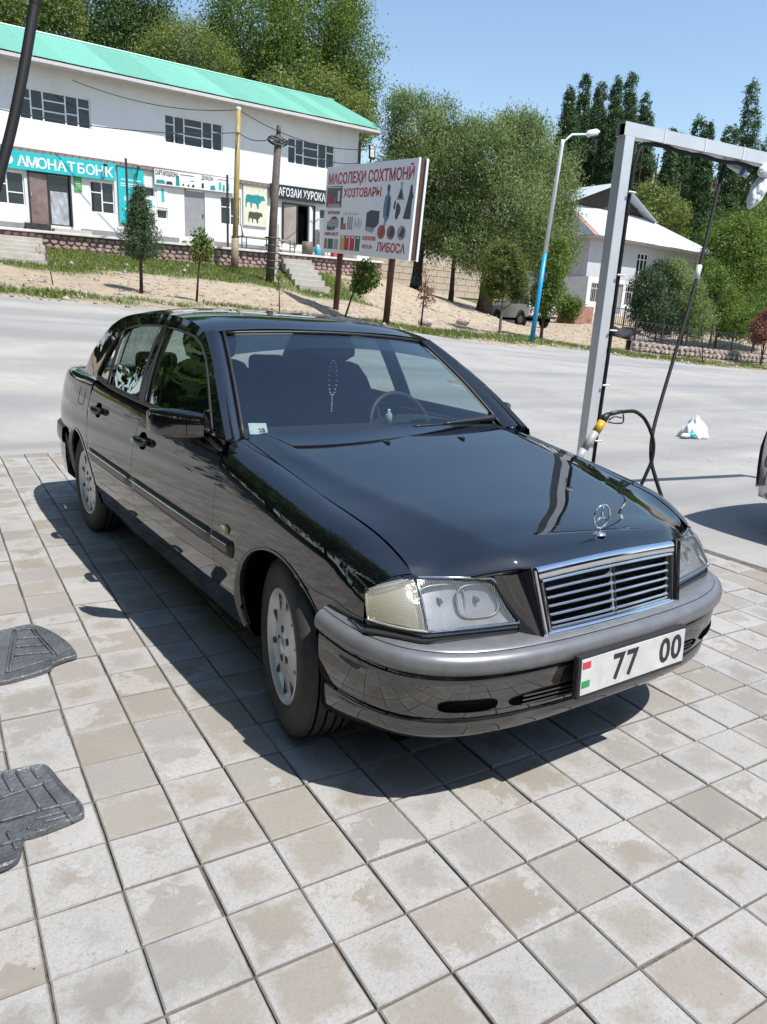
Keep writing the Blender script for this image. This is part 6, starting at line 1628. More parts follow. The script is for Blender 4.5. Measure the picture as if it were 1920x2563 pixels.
# ---- white off-road car parked under the willow
def boxy_suv():
    c = on_ground(1300, 822, 27.0); e = empty('white_suv', (c.x, c.y, c.z + .0), rad(-10)); tag(e, 'boxy white off-road car parked under the willow', 'car')
    W_ = plain('white_car_paint', (.60, .61, .61), .25, 0, .06, 2, coat=.8); hw = .80
    side = [(-1.85, .62), (-1.85, .98), (-1.75, 1.02), (-.55, 1.06), (.05, 1.60), (1.55, 1.62), (1.78, 1.05), (1.85, .98), (1.85, .55), (1.55, .50)]
    def arc(yc): return [(yc + .42 * math.cos(a), .42 + .42 * math.sin(a)) for a in np.linspace(PI * .05, PI * .95, 9)]
    poly = side + arc(1.12) + [(.6, .42), (-.6, .42)] + arc(-1.08) + [(-1.6, .5)]
    # heading +y in local space is the front; profile drawn with rear at +
    b = MB(); n = len(poly); vs = [(-hw * (1 - .10 * max(0, z - 1.0) / .6), -y, z) for y, z in poly] + [(hw * (1 - .10 * max(0, z - 1.0) / .6), -y, z) for y, z in poly]
    b.add(vs, [tuple(range(n)), tuple(range(2 * n - 1, n - 1, -1))] + [(i, i + n, (i + 1) % n + n, (i + 1) % n) for i in range(n)]); b.build('body', W_, e, bevel=.03)
    for sg in (-1, 1):
        for pts in ([(.12, 1.12), (.12, 1.50), (.80, 1.52), (.80, 1.12)], [(.88, 1.12), (.88, 1.52), (1.46, 1.52), (1.64, 1.12)]):
            mk('side_window', [(sg * (hw * (1 - .10 * (z - 1.0) / .6) + .012), -y, z) for y, z in pts], [(0, 1, 2, 3)], M['win_dark'], e)
        b = MB(); b.box((sg * .70, -1.86, .78), (.10, .05, .22)); b.build('tail_light', M['plate_red'], e)
        for yc in (1.12, -1.08):
            w = empty('wheel', (sg * .70, -yc, .34), 0, e); t = MB(); t.lathe([(.20, -.08), (.32, -.10), (.345, -.07), (.345, .07), (.32, .10), (.20, .09)], 24, Matrix.Rotation(PI / 2, 4, 'Y')); t.build('tyre', M['rubber'], w, True)
            t = MB(); t.lathe([(.20, sg * .085), (.16, sg * .05), (.0001, sg * .06)], 16, Matrix.Rotation(PI / 2, 4, 'Y')); t.build('rim', M['grey_door'], w, True)
    mk('rear_window', [(-.60, -1.64, 1.54), (.60, -1.64, 1.54), (.66, -1.785, 1.12), (-.66, -1.785, 1.12)], [(0, 1, 2, 3)], M['win_dark'], e)
    b = MB(); b.box((0, -1.90, .52), (1.62, .12, .12)); b.build('rear_bumper', M['dark_metal'], e, bevel=.02)
    b = MB(); b.box((0, -1.87, .84), (.54, .03, .13)); b.build('number_plate', M['sign_white'], e)
    b = MB(); b.box((0, -.1, .40), (1.3, 3.2, .16)); b.build('underbody', M['gap'], e)
boxy_suv()

# ---- two-storey house behind the gantry
HY = 31.5; hx = aty(1467, 690, HY).x; hb = zpix(hx, HY, 777)
house = empty('white_house', (hx, HY, hb)); tag(house, 'two-storey pale grey house with a sheet metal roof', 'house')
def hl(px, py, dy=0.0): p = aty(px, py, HY + dy); return (p.x - hx, p.z - hb)
HW = hl(1752, 700)[0]; HE = hl(1476, 583, -.6)[1]
M['house_wall'] = mat_plaster('pale_grey_render', (.46, .47, .50), (.54, .55, .58)); M['sheet_grey'] = mat_roof('pale_sheet_metal', (.50, .53, .56), 1); M['rust_sheet'] = plain('rusty_sheet_edge', (.30, .17, .13), .7, .1, .4, 4)
wins = []
for (x0, y0, x1, y1) in ((1528, 590, 1556, 655), (1594, 603, 1630, 660), (1669, 611, 1700, 667)):
    a, b_ = hl(x0, y1), hl(x1, y0); wins.append((a[0], b_[0], min(a[1], b_[1]), max(a[1], b_[1])))
wins = [(w0, w1, 2.55, 4.0) for w0, w1, _, _ in wins]
wh = wall_holes('wall', 0, HW, 0, HE, wins, .14, M['house_wall'], house)
for w in wins: window(house, *w, (.33, .67), [(0, .72), (1, .72), (2, .72)], y=.09, fw=.07)
gfl = [hl(1466, 745)[0] + .25, hl(1600, 745)[0]]; gft = 2.10
# white ground floor front
g_w = []
for (x0, x1) in ((1468, 1497), (1555, 1592)): g_w.append((hl(x0, 730)[0], hl(x1, 730)[0], .55, 1.75))
gd0, gd1 = hl(1532, 730)[0], hl(1548, 730)[0]
b_ = wall_holes('white_front', -.15, gfl[1] + 1.5, -.25, gft, g_w + [(gd0, gd1, -.05, 1.85)], .15, M['sign_white'], house); b_.location = (0, -.35, 0)
for w in g_w:
    o = window(house, *w, (.5,), [(0, .72), (1, .72)], y=-.26, fw=.05)
    for k in range(6): b = MB(); b.tube([(w[0] + (w[1] - w[0]) * (k + .5) / 6, -.36, w[2]), (w[0] + (w[1] - w[0]) * (k + .5) / 6, -.36, w[3])], .012, 5); b.build('window_bar', M['sign_white'], o)
b = MB(); b.box(((gd0 + gd1) / 2, -.24, .90), (gd1 - gd0, .05, 1.85)); b.build('door', M['grey_door'], house)
# skirt roof, open gable, upper roof
def tri_roof():
    E0, E1 = -.6, HW + .9; zt_ = HE + 2.15; yt = 2.6
    r = MB()
    a = Vector((E0, -.8, HE - .05)); bb = Vector((E1, -.8, HE - .05)); c = Vector((E1 - 4.6, yt, zt_)); d = Vector((E0 + .5, yt, zt_))
    n = 9
    for k in range(n):
        s0, s1 = k / n, (k + 1) / n
        q = [a.lerp(bb, s0), a.lerp(bb, s1), d.lerp(c, s1), d.lerp(c, s0)]
        m = MB(); off = Vector((0, 0, .012 * (k % 2))); m.add([v + off for v in q] + [v + off - Vector((0, 0, .02)) for v in q], [(0, 1, 2, 3), (7, 6, 5, 4), (0, 4, 5, 1), (1, 5, 6, 2), (2, 6, 7, 3), (3, 7, 4, 0)]); m.build('roof_sheet', M['sheet_grey'], house)
    m = MB(); m.add([a - Vector((.02, 0, 0)), a + Vector((.45, 0, .03)), d + Vector((.45, 0, .03)), d - Vector((.02, 0, 0))], [(0, 1, 2, 3)]); m.build('rusty_verge', M['rust_sheet'], house)
    m = MB(); m.add([bb, c, (c.x, 9, c.z), (bb.x, 9, bb.z)], [(0, 3, 2, 1)]); m.build('side_slope', M['sheet_grey'], house)
    m = MB(); m.add([(E0, -.8, HE - .05), (E0, 9, HE - .05), (E0 + .5, 9, zt_), (E0 + .5, yt, zt_)], [(0, 1, 2, 3)]); m.build('side_slope', M['sheet_grey'], house)
    # gable
    pk = hl(1541, 458, 2.6); lx, rx_ = E0 + .5, E1 - 4.6; apx = pk[0]; apz = pk[1]
    m = MB(); m.add([(lx, yt + .05, zt_ - .05), (rx_, yt + .05, zt_ - .05), (apx, yt + .05, apz - .1)], [(0, 1, 2)]); m.build('open_gable', plain('dark_gable_boards', (.05, .035, .03), .9, 0, .4, 5), house)
    for k in range(2):
        m = MB(); m.tube([(apx + .3 + k * .9, yt - .02, apz - 1.2 - k * .7), (rx_ - .9 - k * .2, yt - .02, zt_ + .2 + k * .35)], .05, 5); m.build('gable_rafter', M['rust_brown'], house)
    for (ex, nm) in ((lx - .5, 'left'), (rx_ + .4, 'right')):
        for k in range(4):
            y0, y1 = yt - .7 + k * 2.2, yt - .7 + (k + 1) * 2.2; q = [(ex, y0, zt_ - .25), (ex, y1, zt_ - .25), (apx, y1, apz), (apx, y0, apz)]
            m = MB(); m.add(q + [(p[0], p[1], p[2] - .03) for p in q], [(0, 1, 2, 3), (7, 6, 5, 4), (0, 4, 5, 1), (1, 5, 6, 2), (2, 6, 7, 3), (3, 7, 4, 0)]); m.build('roof_sheet', M['sheet_grey'], house)
tri_roof()
b = MB(); b.box((HW / 2, -.3, HE - .12), (HW + 1.2, .9, .05)); b.build('soffit', M['soffit'], house)
# brick steps beside it
e0 = aty(1437, 802, 28.0); e1 = aty(1447, 763, 31.0)
M['brick_step'] = plain('brick_red_step', (.34, .17, .13), .8, 0, .2, 5)
e = empty('brick_steps', e0); tag(e, 'red brick steps climbing beside the pale house', 'stairs')
dv = e1 - e0
for k in range(5):
    p = dv * ((k + .5) / 5); b = MB(); b.box((p.x, p.y, p.z - .12), (2.2, .75, .30)); b.build('step', M['brick_step'], e, bevel=.01)
b = MB(); b.tube(cat([(-1.3, 0, .9), (-1.2, .5, 1.3), (-1.0, 1.2, 1.1), (-.8, 2.0, .6)], 5), .05, 6); b.build('handrail', M['galv'], e, True)

# ---- beige block wall behind the willows
w0 = aty(985, 745, 37); w1 = aty(1330, 790, 37)
e = empty('garden_wall', (w0.x - 6, 37, gz(w0.x, 37) - .3)); tag(e, 'low beige block wall behind the willow trunks', 'wall')
M['beige_block'] = mat_plaster('beige_blocks', (.36, .30, .23), (.46, .40, .32), 2)
Lw = w1.x - w0.x + 8
b = MB(); b.box((Lw / 2, .15, .9), (Lw, .26, 1.9)); b.build('wall_core', M['mortar'], e)
me = None
for r_ in range(5):
    k = 0; x = .25 * (r_ % 2)
    while x < Lw - .9:
        if me is None: b = MB(); b.box((0, 0, 0), (.88, .06, .36)); o = b.build('block', M['beige_block'], e, bevel=.01); me = o.data; o0_ = o
        else: o = o0_.copy(); COL.objects.link(o)
        o.location = (x + .45, .0, .22 + r_ * .385); x += .90

# ---- stone-footed metal fence on the right
M['fence_metal'] = plain('dark_fence_metal', (.03, .033, .038), .5, .2, .3, 8); M['rubble'] = plain('rubble_stone', (.33, .27, .24), .95, 0, .35, 4, .4)
FY = 18.9
fx0, fx1 = aty(1585, 868, FY).x, aty(2010, 900, FY).x
fence = empty('metal_fence', (fx0, FY, 0)); tag(fence, 'dark hooped metal fence on a low rubble footing at the right', 'fence')
def fz(x): return gz(fx0 + x, FY)
LF = fx1 - fx0
nseg = int(LF / 1.9)
hoop = None
for k in range(nseg + 1):
    x = k * 1.9; b = MB(); b.box((x, 0, fz(x) + .85), (.05, .05, 1.4)); b.build('post', M['fence_metal'], fence)
    if k < nseg:
        for h_ in (.42, 1.22): b = MB(); b.tube([(x, 0, fz(x) + h_), (x + 1.9, 0, fz(x + 1.9) + h_)], .016, 5); b.build('rail', M['fence_metal'], fence)
        for j in range(6):
            xx = x + .16 + j * .31
            if hoop is None:
                b = MB(); b.tube([(-.09, 0, .30), (-.09, 0, .95)] + [(.09 * math.cos(q), 0, .95 + .16 * math.sin(q)) for q in np.linspace(PI, 0, 7)] + [(.09, 0, .30)], .011, 4); o = b.build('hoop', M['fence_metal'], fence); hoop = o
            else: o = hoop.copy(); COL.objects.link(o)
            o.location = (xx, 0, fz(xx) + .06)
RS2 = random.Random(5); cnt = 0
for row in range(2):
    x = -.1
    while x < LF and cnt < 190:
        w = RS2.uniform(.13, .24); poly = []
        m = 6; a0 = RS2.random()
        for k in range(m): a = a0 + 2 * PI * k / m; r_ = RS2.uniform(.85, 1.1); poly.append((w * r_ * math.cos(a), .13 * r_ * math.sin(a)))
        zc = fz(x + w) + .10 + row * .20; vs = [(x + w + p[0], .02, zc + p[1]) for p in poly] + [(x + w + p[0] * .8, -.10 - RS2.uniform(0, .05), zc + p[1] * .8) for p in poly]
        mk('footing_stone', vs, [tuple(range(m, 2 * m))[::-1]] + [(k, (k + 1) % m, m + (k + 1) % m, m + k) for k in range(m)], M['rubble'], fence); cnt += 1; x += 2 * w + .02
rows = [[(x, y, fz(x) + z) for y, z in ((.02, -.2), (-.02, .40), (.25, .42), (.25, -.2))] for x in np.linspace(-.2, LF + .2, 24)]
o = mk('footing', [p for r in rows for p in r], [(i * 4 + j, (i + 1) * 4 + j, (i + 1) * 4 + j + 1, i * 4 + j + 1) for i in range(23) for j in range(3)], M['mortar'], fence)
# short railing before the house
q0_, q1_ = aty(1492, 800, 27.5), aty(1600, 815, 25.5)
e = empty('garden_railing', (q0_.x, q0_.y, 0)); tag(e, 'short dark railing in front of the white house front', 'railing')
dv = Vector((q1_.x - q0_.x, q1_.y - q0_.y, 0)); nr = 22
for k in range(nr + 1):
    p = dv * (k / nr); z0 = gz(q0_.x + p.x, q0_.y + p.y); big = k % 7 == 0
    b = MB(); b.box((p.x, p.y, z0 + .55), (.06 if big else .025, .06 if big else .025, 1.25 if big else 1.0)); b.build('post' if big else 'bar', M['fence_metal'], e)
for h_ in (.15, 1.02): b = MB(); b.tube([(dv.x * t_, dv.y * t_, gz(q0_.x + dv.x * t_, q0_.y + dv.y * t_) + h_) for t_ in np.linspace(0, 1, 8)], .02, 5); b.build('rail', M['fence_metal'], e)
# boulders and rubble heaps by the track
for k, (px, py, Y, s_, lb) in enumerate(((1527, 828, 23.5, .55, 'pale boulder at the end of the dark railing'), (1570, 838, 22.3, .7, 'broad pale boulder below the thuja'), (1600, 848, 21.4, .5, 'smaller grey boulder beside the fence end'), (1065, 806, 19.5, .28, 'grey stone beside the reddish sapling'), (1160, 795, 22.0, .30, 'pale stone in the willow shade'))):
    p = on_ground(px, py, Y); o = crumple('boulder', p + Vector((0, 0, s_ * .25)), s_, s_ * .7, s_ * .5, M['rubble'], 30 + k, .25, None, 3); tag(o, lb, 'boulder', 'boulders on the verge'); auto_smooth(o, 30)

# ---- person crouching under the tree
pp = on_ground(1034, 716, 30.5)
def person():
    J = dict(pel=(0, 0, .22), che=(.10, .05, .55), neck=(.16, .06, .66), head=(.20, .07, .74), top=(.22, .07, .88), shL=(.12, -.13, .60), elL=(.28, -.18, .40), haL=(.42, -.10, .38), shR=(.12, .22, .60), elR=(.28, .26, .40), haR=(.42, .16, .38), hiL=(.02, -.10, .20), knL=(.36, -.14, .44), anL=(.30, -.14, .08), toL=(.48, -.15, .03), hiR=(.02, .14, .20), knR=(.36, .20, .44), anR=(.30, .20, .08), toR=(.48, .22, .03))
    rr = dict(pel=.15, che=.16, neck=.06, head=.095, top=.075, shL=.07, elL=.05, haL=.04, shR=.07, elR=.05, haR=.04, hiL=.10, knL=.075, anL=.05, toL=.04, hiR=.10, knR=.075, anR=.05, toR=.04)
    E_ = [('pel', 'che'), ('che', 'neck'), ('neck', 'head'), ('head', 'top'), ('che', 'shL'), ('shL', 'elL'), ('elL', 'haL'), ('che', 'shR'), ('shR', 'elR'), ('elR', 'haR'), ('pel', 'hiL'), ('hiL', 'knL'), ('knL', 'anL'), ('anL', 'toL'), ('pel', 'hiR'), ('hiR', 'knR'), ('knR', 'anR'), ('anR', 'toR')]
    ks = list(J); me = bpy.data.meshes.new('person'); me.from_pydata([J[k] for k in ks], [(ks.index(a), ks.index(b)) for a, b in E_], []); me.update()
    o = link('person', me, plain('dark_grey_clothes', (.045, .05, .06), .9, 0, .3, 6)); o.location = pp
    o.modifiers.new('skin', 'SKIN')
    for k, v in zip(ks, me.skin_vertices[0].data): v.radius = (rr[k], rr[k]); v.use_root = (k == 'pel')
    s_ = o.modifiers.new('sub', 'SUBSURF'); s_.levels = 1; s_.render_levels = 2
    tag(o, 'person in dark clothes crouching beside a leaning trunk', 'person')
    h = crumple('hair', (.20, .07, .84), .095, .09, .075, M['ink'], 3, .1, o, 2)
person()

# ---- shed added behind the camera so the sedan's nose mirrors something dark
e = empty('added_shed', (1.5, -8.2, 0)); tag(e, 'shed added unseen behind the camera, to darken the sedan nose reflections', 'building')
wm = mat_plaster('grey_shed_render', (.22, .20, .18), (.30, .28, .25), 2)
for x in (-8.6, -4.4, -.2, 4.0, 8.2): b = MB(); b.box((x, 0, 1.5), (.8, .5, 3.0)); b.build('pier', wm, e)
b = MB(); b.box((-.2, 0, 3.3), (17.6, .5, .7)); b.build('lintel', wm, e)
b = MB(); b.box((-.2, -5.5, 1.8), (17.6, .3, 3.6)); b.build('rear_wall', wm, e)
for x in (-8.85, 8.45): b = MB(); b.box((x, -2.9, 1.8), (.3, 5.2, 3.6)); b.build('side_wall', wm, e)
b = MB(); b.box((-.2, -2.7, 3.75), (18.4, 6.6, .18)); b.build('roof', M['rust_sheet'], e)
for x in (-6.5, -2.3, 1.9): b = MB(); b.box((x, -.1, 2.6), (3.3, .05, .7)); b.build('roller_shutter', M['grey_door'], e)
# ================================================================== trees, shrubs, grass, hills
def mat_leaf(name, dark, mid, light, trans=0.35):
    t = NT(name); t.n.remove(t.b)
    a = t.node('ShaderNodeAttribute', attribute_name='tint').outputs['Fac']
    c = t.ramp(a, [(0.0, dark), (0.5, mid), (1.0, light)])
    d = t.node('ShaderNodeBsdfDiffuse'); t.link(c, d.inputs['Color'])
    tr = t.node('ShaderNodeBsdfTranslucent'); hs = t.node('ShaderNodeHueSaturation'); hs.inputs['Value'].default_value = 1.5; hs.inputs['Hue'].default_value = 0.485; t.link(c, hs.inputs['Color']); t.link(hs.outputs[0], tr.inputs['Color'])
    gl = t.node('ShaderNodeBsdfGlossy'); gl.inputs['Roughness'].default_value = 0.6; gl.inputs['Color'].default_value = (.8, .85, .8, 1)
    m1 = t.node('ShaderNodeMixShader'); m1.inputs[0].default_value = trans; t.link(d.outputs[0], m1.inputs[1]); t.link(tr.outputs[0], m1.inputs[2])
    m2 = t.node('ShaderNodeMixShader'); m2.inputs[0].default_value = 0.03; t.link(m1.outputs[0], m2.inputs[1]); t.link(gl.outputs[0], m2.inputs[2])
    t.link(m2.outputs[0], t.out.inputs['Surface']); return t.m
M['leaf_dark'] = mat_leaf('dark_green_leaves', (.026, .060, .012), (.060, .115, .024), (.115, .170, .036))
M['leaf_mid'] = mat_leaf('mid_green_leaves', (.040, .085, .010), (.098, .165, .022), (.190, .250, .042))
M['leaf_olive'] = mat_leaf('olive_green_leaves', (.058, .090, .016), (.135, .180, .036), (.250, .280, .070))
M['leaf_willow'] = mat_leaf('silvery_willow_leaves', (.056, .100, .028), (.150, .215, .066), (.300, .360, .150))
M['leaf_poplar'] = mat_leaf('poplar_leaves', (.018, .046, .016), (.045, .095, .030), (.095, .150, .044), .25)
M['leaf_yellow'] = mat_leaf('yellow_green_leaves', (.045, .070, .012), (.110, .145, .028), (.180, .200, .045), .45)
M['leaf_conifer'] = mat_leaf('juniper_needles', (.020, .045, .022), (.048, .088, .036), (.100, .140, .056), .15)
M['leaf_red'] = mat_leaf('reddish_leaves', (.12, .04, .03), (.22, .09, .06), (.34, .18, .12), .3)
M['bark'] = plain('grey_brown_bark', (.060, .045, .034), .95, 0, .4, 6, .5, .1)
M['bark_pale'] = plain('pale_bark', (.16, .14, .115), .95, 0, .3, 6, .4, .1)
TR = np.random.default_rng(42)
def leaf_object(name, C0, size, aspect, mat, parent, tint, droop=0.0, out=None, stuff=False):
    """one leaf-shaped quad per centre"""
    n = len(C0)
    d = TR.normal(size=(n, 3)); d[:, 2] -= droop; d /= np.linalg.norm(d, axis=1)[:, None]
    nn = TR.normal(size=(n, 3))
    if out is not None: nn = nn * .7 + out * 1.0
    nn[:, 2] += .35
    s = np.cross(d, nn); s /= np.linalg.norm(s, axis=1)[:, None] + 1e-9
    L = (size * TR.uniform(.65, 1.35, n))[:, None]; Wd = L * aspect
    f = np.cross(s, d) * L * .12
    co = np.empty((n, 4, 3)); co[:, 0] = C0 - d * L * .5; co[:, 1] = C0 + s * Wd * .5 + f; co[:, 2] = C0 + d * L * .5; co[:, 3] = C0 - s * Wd * .5 + f
    F = np.arange(n * 4).reshape(n, 4)
    me = raw_mesh(name, co.reshape(-1, 3), F); a = me.attributes.new('tint', 'FLOAT', 'POINT'); a.data.foreach_set('value', np.repeat(np.clip(tint, 0, 1), 4).astype(np.float32))
    o = link(name, me, mat, parent)
    return o
def blob_points(n, blobs, clump=14, spread=.16, shell=.72):
    """leaf centres clustered into twigs spread through the given ellipsoids (cx,cy,cz,rx,ry,rz)"""
    vol = np.array([b[3] * b[4] * b[5] for b in blobs]) ** .75; vol /= vol.sum(); P = []; T = []; O = []
    for b, w in zip(blobs, vol):
        m = max(3, int(n * w / clump)); u = TR.normal(size=(m, 3)); u /= np.linalg.norm(u, axis=1)[:, None]
        r = TR.uniform(0, 1, m) ** (1 / 3) * (1 - shell) + shell * TR.uniform(.55, 1.0, m) ** .7
        r *= 1 + .16 * np.sin(u[:, 0] * 5 + b[0]) * np.cos(u[:, 2] * 6 + b[1])
        c = np.array(b[:3]) + u * r[:, None] * np.array(b[3:6]); tw = TR.uniform(0, 1, m)
        k = np.repeat(np.arange(m), clump); q = c[k] + TR.normal(size=(m * clump, 3)) * spread * np.array([1, 1, .9]) * (np.mean(b[3:6]) ** .5)
        P.append(q); T.append(tw[k] * .7 + TR.uniform(0, .3, m * clump)); O.append(u[k])
    return np.concatenate(P), np.concatenate(T), np.concatenate(O)
def trunk_mesh(name, parent, h, r, limbs, lean=(0, 0), mat=None, top=.75):
    b = MB(); pts = []
    for k in range(7):
        t_ = k / 6; pts.append((lean[0] * t_ * t_ + .05 * r * math.sin(k * 2.1), lean[1] * t_ * t_ + .05 * r * math.cos(k * 1.7), -.3 + (h * top + .3) * t_))
    b.tube(pts, [r * (1.25 if k == 0 else 1 - .75 * k / 6) for k in range(7)], 9); b.build('trunk', mat or M['bark'], parent, True)
    for (t0, d, L) in limbs:
        s = Vector(pts[min(6, int(t0 * 6))]); d = Vector(d).normalized(); e = s + d * L; m = s.lerp(e, .5) + Vector((0, 0, -.06 * L))
        b = MB(); b.tube([s, m, e], [r * .42, r * .26, r * .07], 6); b.build('limb', mat or M['bark'], parent, True)
def tree(name, base, h, blobs, n, size, aspect, leaf, label, r=.2, droop=0.0, clump=14, spread=.16, group=None, limbs=6, lean=(0, 0), bark=None, crown_name='crown', cat_='tree'):
    e = empty(name, base); tag(e, label, cat_, group)
    lm = []
    for k in range(limbs):
        bl = blobs[k % len(blobs)]; z0 = h * random.uniform(.30, .6); a = random.uniform(0, 2 * PI)
        tgt = Vector((bl[0] + bl[3] * .6 * math.cos(a), bl[1] + bl[4] * .6 * math.sin(a), bl[2] + bl[5] * .3)); d = tgt - Vector((lean[0] * .4, lean[1] * .4, z0))
        lm.append((min(.95, z0 / (h * .75)), tuple(d), d.length))
    trunk_mesh(name, e, h, r, lm, lean, bark)
    P, T, O = blob_points(int(n * 1.9), blobs, clump * 3, spread * 1.15)
    leaf_object(crown_name, P, size * .98, aspect, leaf, e, T, droop, O)
    return e
def R_(a, b): return random.uniform(a, b)
# helper: a crown blob given in photograph pixels at depth plane Y, relative to a base point
def pb(base, px, py, rpx, rpy, Y, depth=1.0):
    c = aty(px, py, Y); dpt = (RM.transposed() @ (c - CAM_LOC)).z * -1; k = dpt / 1863.03
    return (c.x - base.x, c.y - base.y, c.z - base.z, rpx * k, rpx * k * depth, rpy * k)
G_SHOP = 'trees behind the shop building'
def shop_tree(px, Y, blobs, n, leaf, label, size=.16, asp=.55, droop=.1):
    x = aty(px, 300, Y).x; base = Vector((x, Y, gz(x, Y))); bl = [pb(base, *b, Y) for b in blobs]; top = max(b[2] + b[5] for b in bl)
    tree('leafy_tree', base, top * .9, bl, n, size, asp, leaf, label, .35, droop, 16, .22, G_SHOP, 7)
shop_tree(60, 44, [(40, -10, 130, 120), (140, 30, 70, 80), (-80, 20, 110, 110)], 16000, M['leaf_olive'], 'olive green tree above the roof at the left edge')
shop_tree(300, 47, [(260, 40, 90, 110), (350, 10, 90, 110), (300, 120, 120, 80), (380, 90, 60, 70)], 17000, M['leaf_dark'], 'dark green tree rising behind the middle of the green roof')
shop_tree(455, 43, [(460, 140, 95, 80), (400, 170, 70, 60), (530, 180, 70, 60)], 13000, M['leaf_olive'], 'pale olive willow just behind the roof ridge', .17, .32, .5)
shop_tree(720, 46, [(640, 60, 130, 130), (780, 40, 120, 130), (870, 110, 85, 110), (700, 190, 130, 90), (850, 220, 100, 90), (890, 290, 55, 80), (560, 130, 60, 90)], 42000, M['leaf_mid'], 'largest leafy tree towering over the right end of the green roof')
shop_tree(820, 43, [(800, 250, 80, 60), (880, 300, 60, 60), (700, 230, 60, 40)], 8000, M['leaf_olive'], 'olive bush-like tree crowding the right end of the roof ridge')
# willows
def yard_tree(px, py, Y, blobs, n, leaf, label, size=.17, asp=.25, droop=.9, r=.25, lean=(0, 0), group='trees in the yard', spread=.20, name='willow_tree', limbs=8, h=None, clump=16, bark=None):
    base = on_ground(px, py, Y); bl = [pb(base, *b, Y) for b in blobs]; top = max(b[2] + b[5] for b in bl)
    return tree(name, base, h or top * .8, bl, n, size, asp, leaf, label, r, droop, clump, spread, group, limbs, lean, bark)
yard_tree(1040, 722, 31, [(1040, 330, 70, 90), (1010, 450, 70, 120), (1090, 430, 60, 120), (1060, 560, 90, 80), (1110, 330, 45, 70), (1000, 270, 35, 45)], 26000, M['leaf_willow'], 'tall willow with a leaning trunk right behind the billboard', lean=(.9, .2), r=.32)
yard_tree(1128, 756, 29, [(1150, 440, 60, 90), (1130, 560, 70, 70), (1180, 360, 40, 60)], 11000, M['leaf_willow'], 'slim willow with a thin dark trunk between the two big ones', r=.14)
yard_tree(1212, 782, 27.5, [(1230, 400, 85, 100), (1310, 380, 75, 90), (1260, 530, 130, 110), (1370, 480, 70, 110), (1190, 620, 80, 60), (1330, 610, 90, 70), (1400, 560, 50, 70), (1290, 330, 60, 50), (1410, 640, 40, 50)], 46000, M['leaf_willow'], 'broad willow with a thick trunk beside the white car', r=.42)
yard_tree(1251, 828, 18.8, [(1260, 668, 52, 58), (1288, 712, 38, 34), (1238, 712, 38, 34)], 5500, M['leaf_yellow'], 'small yellow-green tree on the verge before the white car', .13, .3, .5, .07, name='young_tree', limbs=4, bark=M['bark_pale'], spread=.13)
yard_tree(1355, 838, 19.5, [(1375, 690, 38, 70), (1365, 750, 40, 45), (1395, 640, 28, 40)], 5000, M['leaf_mid'], 'small leafy tree right of the blue lamp post', .13, .32, .4, .08, name='young_tree', limbs=4, spread=.13)
# poplars
G_POP = 'tall poplars behind the house'
def poplar(px, ytop, ybot, wpx, Y, label, n=7000, leaf='leaf_poplar'):
    x = aty(px, 600, Y).x; base = Vector((x, Y, gz(x, Y))); bl = []
    m = 7
    for k in range(m):
        t_ = k / (m - 1); y = ytop + (ybot - ytop) * t_; w = wpx * 1.3 * (.40 + .60 * min(1, t_ * 2.0)) * R_(.9, 1.1)
        bl.append(pb(base, px + R_(-.12, .12) * wpx + (y - ytop) * -.11, y, w, (ybot - ytop) / m * .85, Y))
    top = max(b[2] + b[5] for b in bl)
    tree('poplar_tree', base, top, bl, int(n * 1.9), .20, .6, M[leaf], label, .28, -.4, 6, .13, G_POP, 3)
for k, (px, yt) in enumerate(((1425, 255), (1462, 228), (1500, 245), (1540, 238), (1578, 222), (1618, 268))):
    poplar(px, yt, 560, 27, 58 + (k % 3) * 3, ('leftmost poplar of the group behind the house', 'second poplar from the left behind the house', 'third poplar from the left behind the house', 'fourth poplar from the left behind the house', 'fifth and tallest poplar behind the house roof', 'sixth poplar, at the right end of the group behind the house')[k], 11000)
for k, (px, yt, yb, w, lb) in enumerate(((1682, 355, 640, 18, 'slim poplar just right of the hill gap'), (1705, 370, 640, 22, 'poplar with the forked look left of the hanging hose'), (1745, 330, 660, 24, 'poplar rising above the gantry beam left of centre'), (1770, 345, 660, 22, 'poplar beside the hanging hose top'), (1830, 350, 680, 28, 'broad dark poplar under the gantry beam'), (1884, 250, 680, 26, 'tallest poplar at the right edge'), (1925, 380, 700, 30, 'poplar cut by the right edge'))):
    poplar(px, yt, yb, w * 1.25, 44 + (k % 3) * 3, lb, 10000)
# garden
G_GAR = 'garden trees and shrubs by the fence'
yard_tree(1640, 700, 40, [(1635, 520, 55, 60), (1600, 560, 50, 50), (1680, 560, 50, 60)], 6000, M['leaf_olive'], 'olive tree behind the right slope of the house roof', .22, .5, .1, .2, group=G_GAR, name='garden_tree', limbs=4)
yard_tree(1850, 760, 27, [(1850, 620, 80, 80), (1920, 600, 70, 100), (1810, 700, 50, 50), (1900, 700, 90, 60)], 20000, M['leaf_mid'], 'broad leafy garden tree at the right edge', .16, .55, .1, .2, group=G_GAR, name='garden_tree', limbs=5)
yard_tree(1840, 720, 34, [(1830, 600, 90, 70), (1920, 570, 80, 80), (1800, 650, 50, 50)], 12000, M['leaf_dark'], 'dark garden tree in the shade behind the leafy ones', .2, .55, .1, .2, group=G_GAR, name='garden_tree', limbs=4)
def shrub(px, py, Y, blobs, n, leaf, label, size=.12, asp=.5, droop=0.0, name='garden_shrub'):
    base = on_ground(px, py, Y); bl = [pb(base, *b, Y) for b in blobs]; top = max(b[2] + b[5] for b in bl)
    tree(name, base, top * .8, bl, n, size, asp, leaf, label, .06, droop, 14, .15, G_GAR, 4, cat_='shrub', crown_name='foliage')
